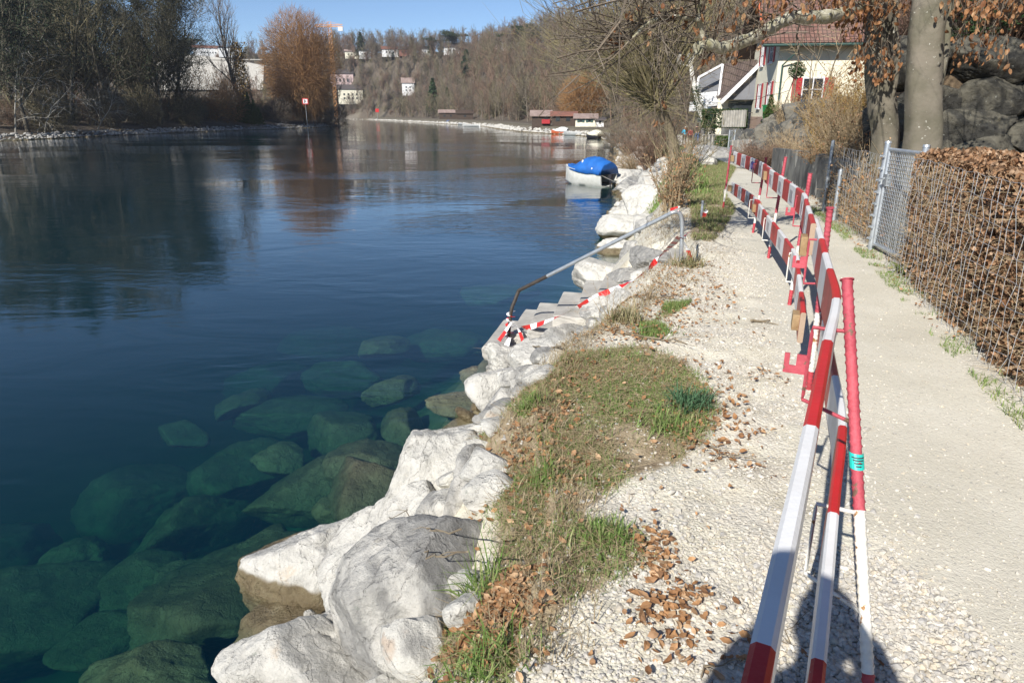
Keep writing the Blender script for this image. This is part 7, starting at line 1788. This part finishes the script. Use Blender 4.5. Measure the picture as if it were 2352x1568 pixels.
S_[:, 0:3] -= o2; S_[:, 3:6] -= o2
obj('twigs', seg_mesh('twigs', S_, 4), M['twig_brown'], R2)
CL = []
def clump(u0, u1, v0, v1, n, Y0, Y1, per=22, sd=.10):
    for _ in range(n):
        c = at(g.uniform(u0, u1), g.uniform(v0, v1), g.uniform(Y0, Y1)); CL.append(np.array(c)+g.normal(0, sd, (per, 3)))
clump(1870, 2060, -60, 40, 30, 9.2, 10); clump(1960, 2010, 40, 110, 4, 9.5, 9.9); clump(1955, 2075, 120, 185, 9, 9.6, 9.95, 14, .07); clump(1760, 1880, -60, 14, 14, 8, 9.2, 16); clump(2175, 2352, -30, 60, 16, 8, 9.5, 16); clump(2200, 2330, 85, 150, 7, 8.5, 9.5, 12, .07)
clump(1600, 1740, 95, 150, 8, 7.9, 8.3, 5, .05); clump(1560, 1760, 0, 70, 20, 7.8, 8.5, 4, .07); clump(1380, 1560, 10, 110, 10, 7.6, 8, 3, .05); clump(1400, 1440, 75, 110, 2, 7.7, 7.8, 10, .05); clump(1500, 1600, 120, 300, 7, 7.8, 8.2, 2, .04)
for _ in range(14): c = np.array([g.uniform(2.8, 6.5), g.uniform(6, 10.5), g.uniform(4.3, 6.5)]); CL.append(c+g.normal(0, .18, (26, 3)))
C = np.concatenate(CL)-o2; al = np.tile([0, 0, -1.], (len(C), 1))
obj('copper_leaves', leaf_mesh('copper_leaves', C, .074, 12, 0, .62, al, True), M['copper_leaf'], R2)
# connect leaf clusters with twigs
S2 = []
for c in CL[:150]:
    m_ = c.mean(0); 
    for p in c[:5]: S2.append(np.concatenate([m_+[0, 0, .18]-o2, p-o2, [.004, .0015]]))
    S2.append(np.concatenate([m_+[0, 0, .18]-o2, m_+[g.normal(0, .2), g.normal(0, .2), .6]-o2, [.005, .007]]))
obj('leaf_twigs', seg_mesh('leaf_twigs', S2, 4), M['twig_brown'], R2)['kind'] = 'stuff'

# ------------------------------------------------------------------ pollard willow and shore shrubs on the near bank
pw = at(1545, 400, 24); pw.z = gz(pw.x, pw.y)-.2; head = at(1508, 235, 23.5); g = np.random.default_rng(99)
r = empty('pollard_willow', pw); tag(r, 'pollarded willow with a fan of long bare rods leaning over the river', 'tree')
mb = MB(); P = smooth_pts(loc([pw, at(1548, 350, 24), at(1535, 290, 23.8), head], r), 6); mb.tube(P, [.2-.05*i/len(P) for i in range(len(P))], 10)
hl = head-r.location
for i in range(26): a = g.random()*6.283; mb.tube([hl, hl+Vector((math.cos(a)*.28, math.sin(a)*.25, g.uniform(-.15, .3)))], [.12, .09], 7)
mb.build('trunk', M['bark_shrub'], r, True)
S_ = []; hz_ = np.array(hl)
def rod(d, l, r0, start, wig=.05, lift=.02, k=9):
    p = start.copy(); d = d/np.linalg.norm(d)
    for j in range(k):
        q = p+d*l/k; S_.append(np.concatenate([p, q, [r0*(1-.85*j/k), r0*(1-.85*(j+1)/k)]])); d = d+g.normal(0, wig, 3)+np.array([0, 0, lift]); d /= np.linalg.norm(d); p = q
        if j > 1 and g.random() < .75:
            e = d+g.normal(0, .45, 3); e /= np.linalg.norm(e); m = p+e*l*g.uniform(.08, .22); S_.append(np.concatenate([p, m, [r0*.3, r0*.15]])); e2 = e+g.normal(0, .4, 3); S_.append(np.concatenate([m, m+e2/np.linalg.norm(e2)*l*.08, [r0*.18, r0*.08]]))
for i in range(280):
    a = g.uniform(-1.4, .8); d = np.array([math.sin(a)*1.0, g.normal(0, .5), math.cos(a)+.15]); rod(d, g.uniform(3.0, 6.2), g.uniform(.012, .030), hz_+g.normal(0, .14, 3))
for i in range(110):
    a = g.random()*6.283; d = np.array([math.cos(a), math.sin(a)*.8, g.uniform(-.5, .5)]); rod(d, g.uniform(.9, 2.8), g.uniform(.005, .010), hz_+g.normal(0, .16, 3), .1, -.01, 6)
obj('rods', seg_mesh('rods', S_, 4), M['twig_pollard'], r)
mb = MB(); q = at(1563, 136, 23)-r.location; mb.box(q.x-.09, q.x+.09, q.y-.09, q.y+.09, q.z-.17, q.z+.17); nb_ = mb.build('nest_box', M['timber_grey']); nb_.location = r.location; tag(nb_, 'little wooden nest box hanging in the pollarded willow', 'nest box')
mb = MB(); mb.box(q.x-.13, q.x+.13, q.y-.14, q.y+.1, q.z+.173, q.z+.20); mb.build('lid', M['timber_dark'], nb_)
mb = MB(); mb.tube([(q.x, q.y-.095, q.z+.05), (q.x, q.y-.092, q.z+.05)], .03, 8); mb.build('entrance_shade', M['ink'], nb_)  # solid black disc, the darkness inside the hole painted as colour
def bank_shrub(label, u, v, h, R, n, seed, mat, spread=.7, leaves=None, r_=.014, Yd=None):
    q = G(u, v) if Yd is None else gat(u, Yd, v); q.z -= .05; return shrub('shore_shrub', label, q, h, R, n, seed, mat, leaves, r_, spread)
bank_shrub('upright leafless shrub with many stems at the water edge, nearest the handrail', 1542, 478, 1.05, .8, 60, 71, 'twig_dry', .42, (700, .05, 'litter_leaf'), .012)
bank_shrub('tall thin stemmed shrub between the pollard willow and the path', 1560, 440, 1.7, .9, 26, 72, 'twig_olive', .5, None, .013)
bank_shrub('brown shrub under the pollard willow head', 1500, 395, 2.6, 1.4, 210, 73, 'twig_red', .9, (500, .06, 'litter_leaf'), .012)
bank_shrub('pale tangle of dead twigs at the water behind the boat', 1462, 400, 1.7, 1.6, 230, 74, 'twig_dry', 1.6, (900, .07, 'litter_leaf'), .012)
bank_shrub('grey brown scrub hanging over the water beyond the boat', 1450, 360, 2.6, 2.0, 230, 75, 'twig_brown', 1.2, None, .016)
bank_shrub('high brown scrub behind the pollard willow', 1510, 345, 3.6, 2.0, 170, 76, 'twig_brown', .6, None, .018)
bank_shrub('brown scrub left of the walkers', 1530, 335, 2.6, 1.4, 120, 77, 'twig_olive', .6, None, .018)
bank_shrub('low brown scrub where the far riprap meets the near bank', 1415, 335, 3.0, 2.2, 230, 78, 'twig_brown', 1.0, None, .02)
bank_shrub('small twiggy plant by the flat outcrop', 1590, 350, .9, .6, 90, 79, 'twig_dry', .9, None, .008)
# stray plants on the near slope
for i, (u, v, h) in enumerate([(1405, 745, .42), (1490, 690, .25), (1330, 745, .3)]):
    shrub('dry_weed', ['tall dead weed stalk above the middle steps', 'dead weed stalk among the leaves at the top of the steps', 'thin dead weed between the step blocks'][i], G(u, v), h, .1, 9, 120+i, 'twig_dry', None, .003, .7, 'weed')

# ------------------------------------------------------------------ air
m = bpy.data.materials.new('haze'); m.use_nodes = True; N = m.node_tree.nodes; N.clear(); out = N.new('ShaderNodeOutputMaterial')
pv = N.new('ShaderNodeVolumePrincipled'); pv.inputs['Color'].default_value = (.86, .91, 1, 1); pv.inputs['Density'].default_value = .0002; pv.inputs['Anisotropy'].default_value = .2
m.node_tree.links.new(pv.outputs[0], out.inputs['Volume'])
mb = MB(); mb.box(-805, 505, -85, 805, -11, 66); tag(mb.build('haze', m), kind='stuff', label='thin blue air haze over the whole valley', cat='haze')
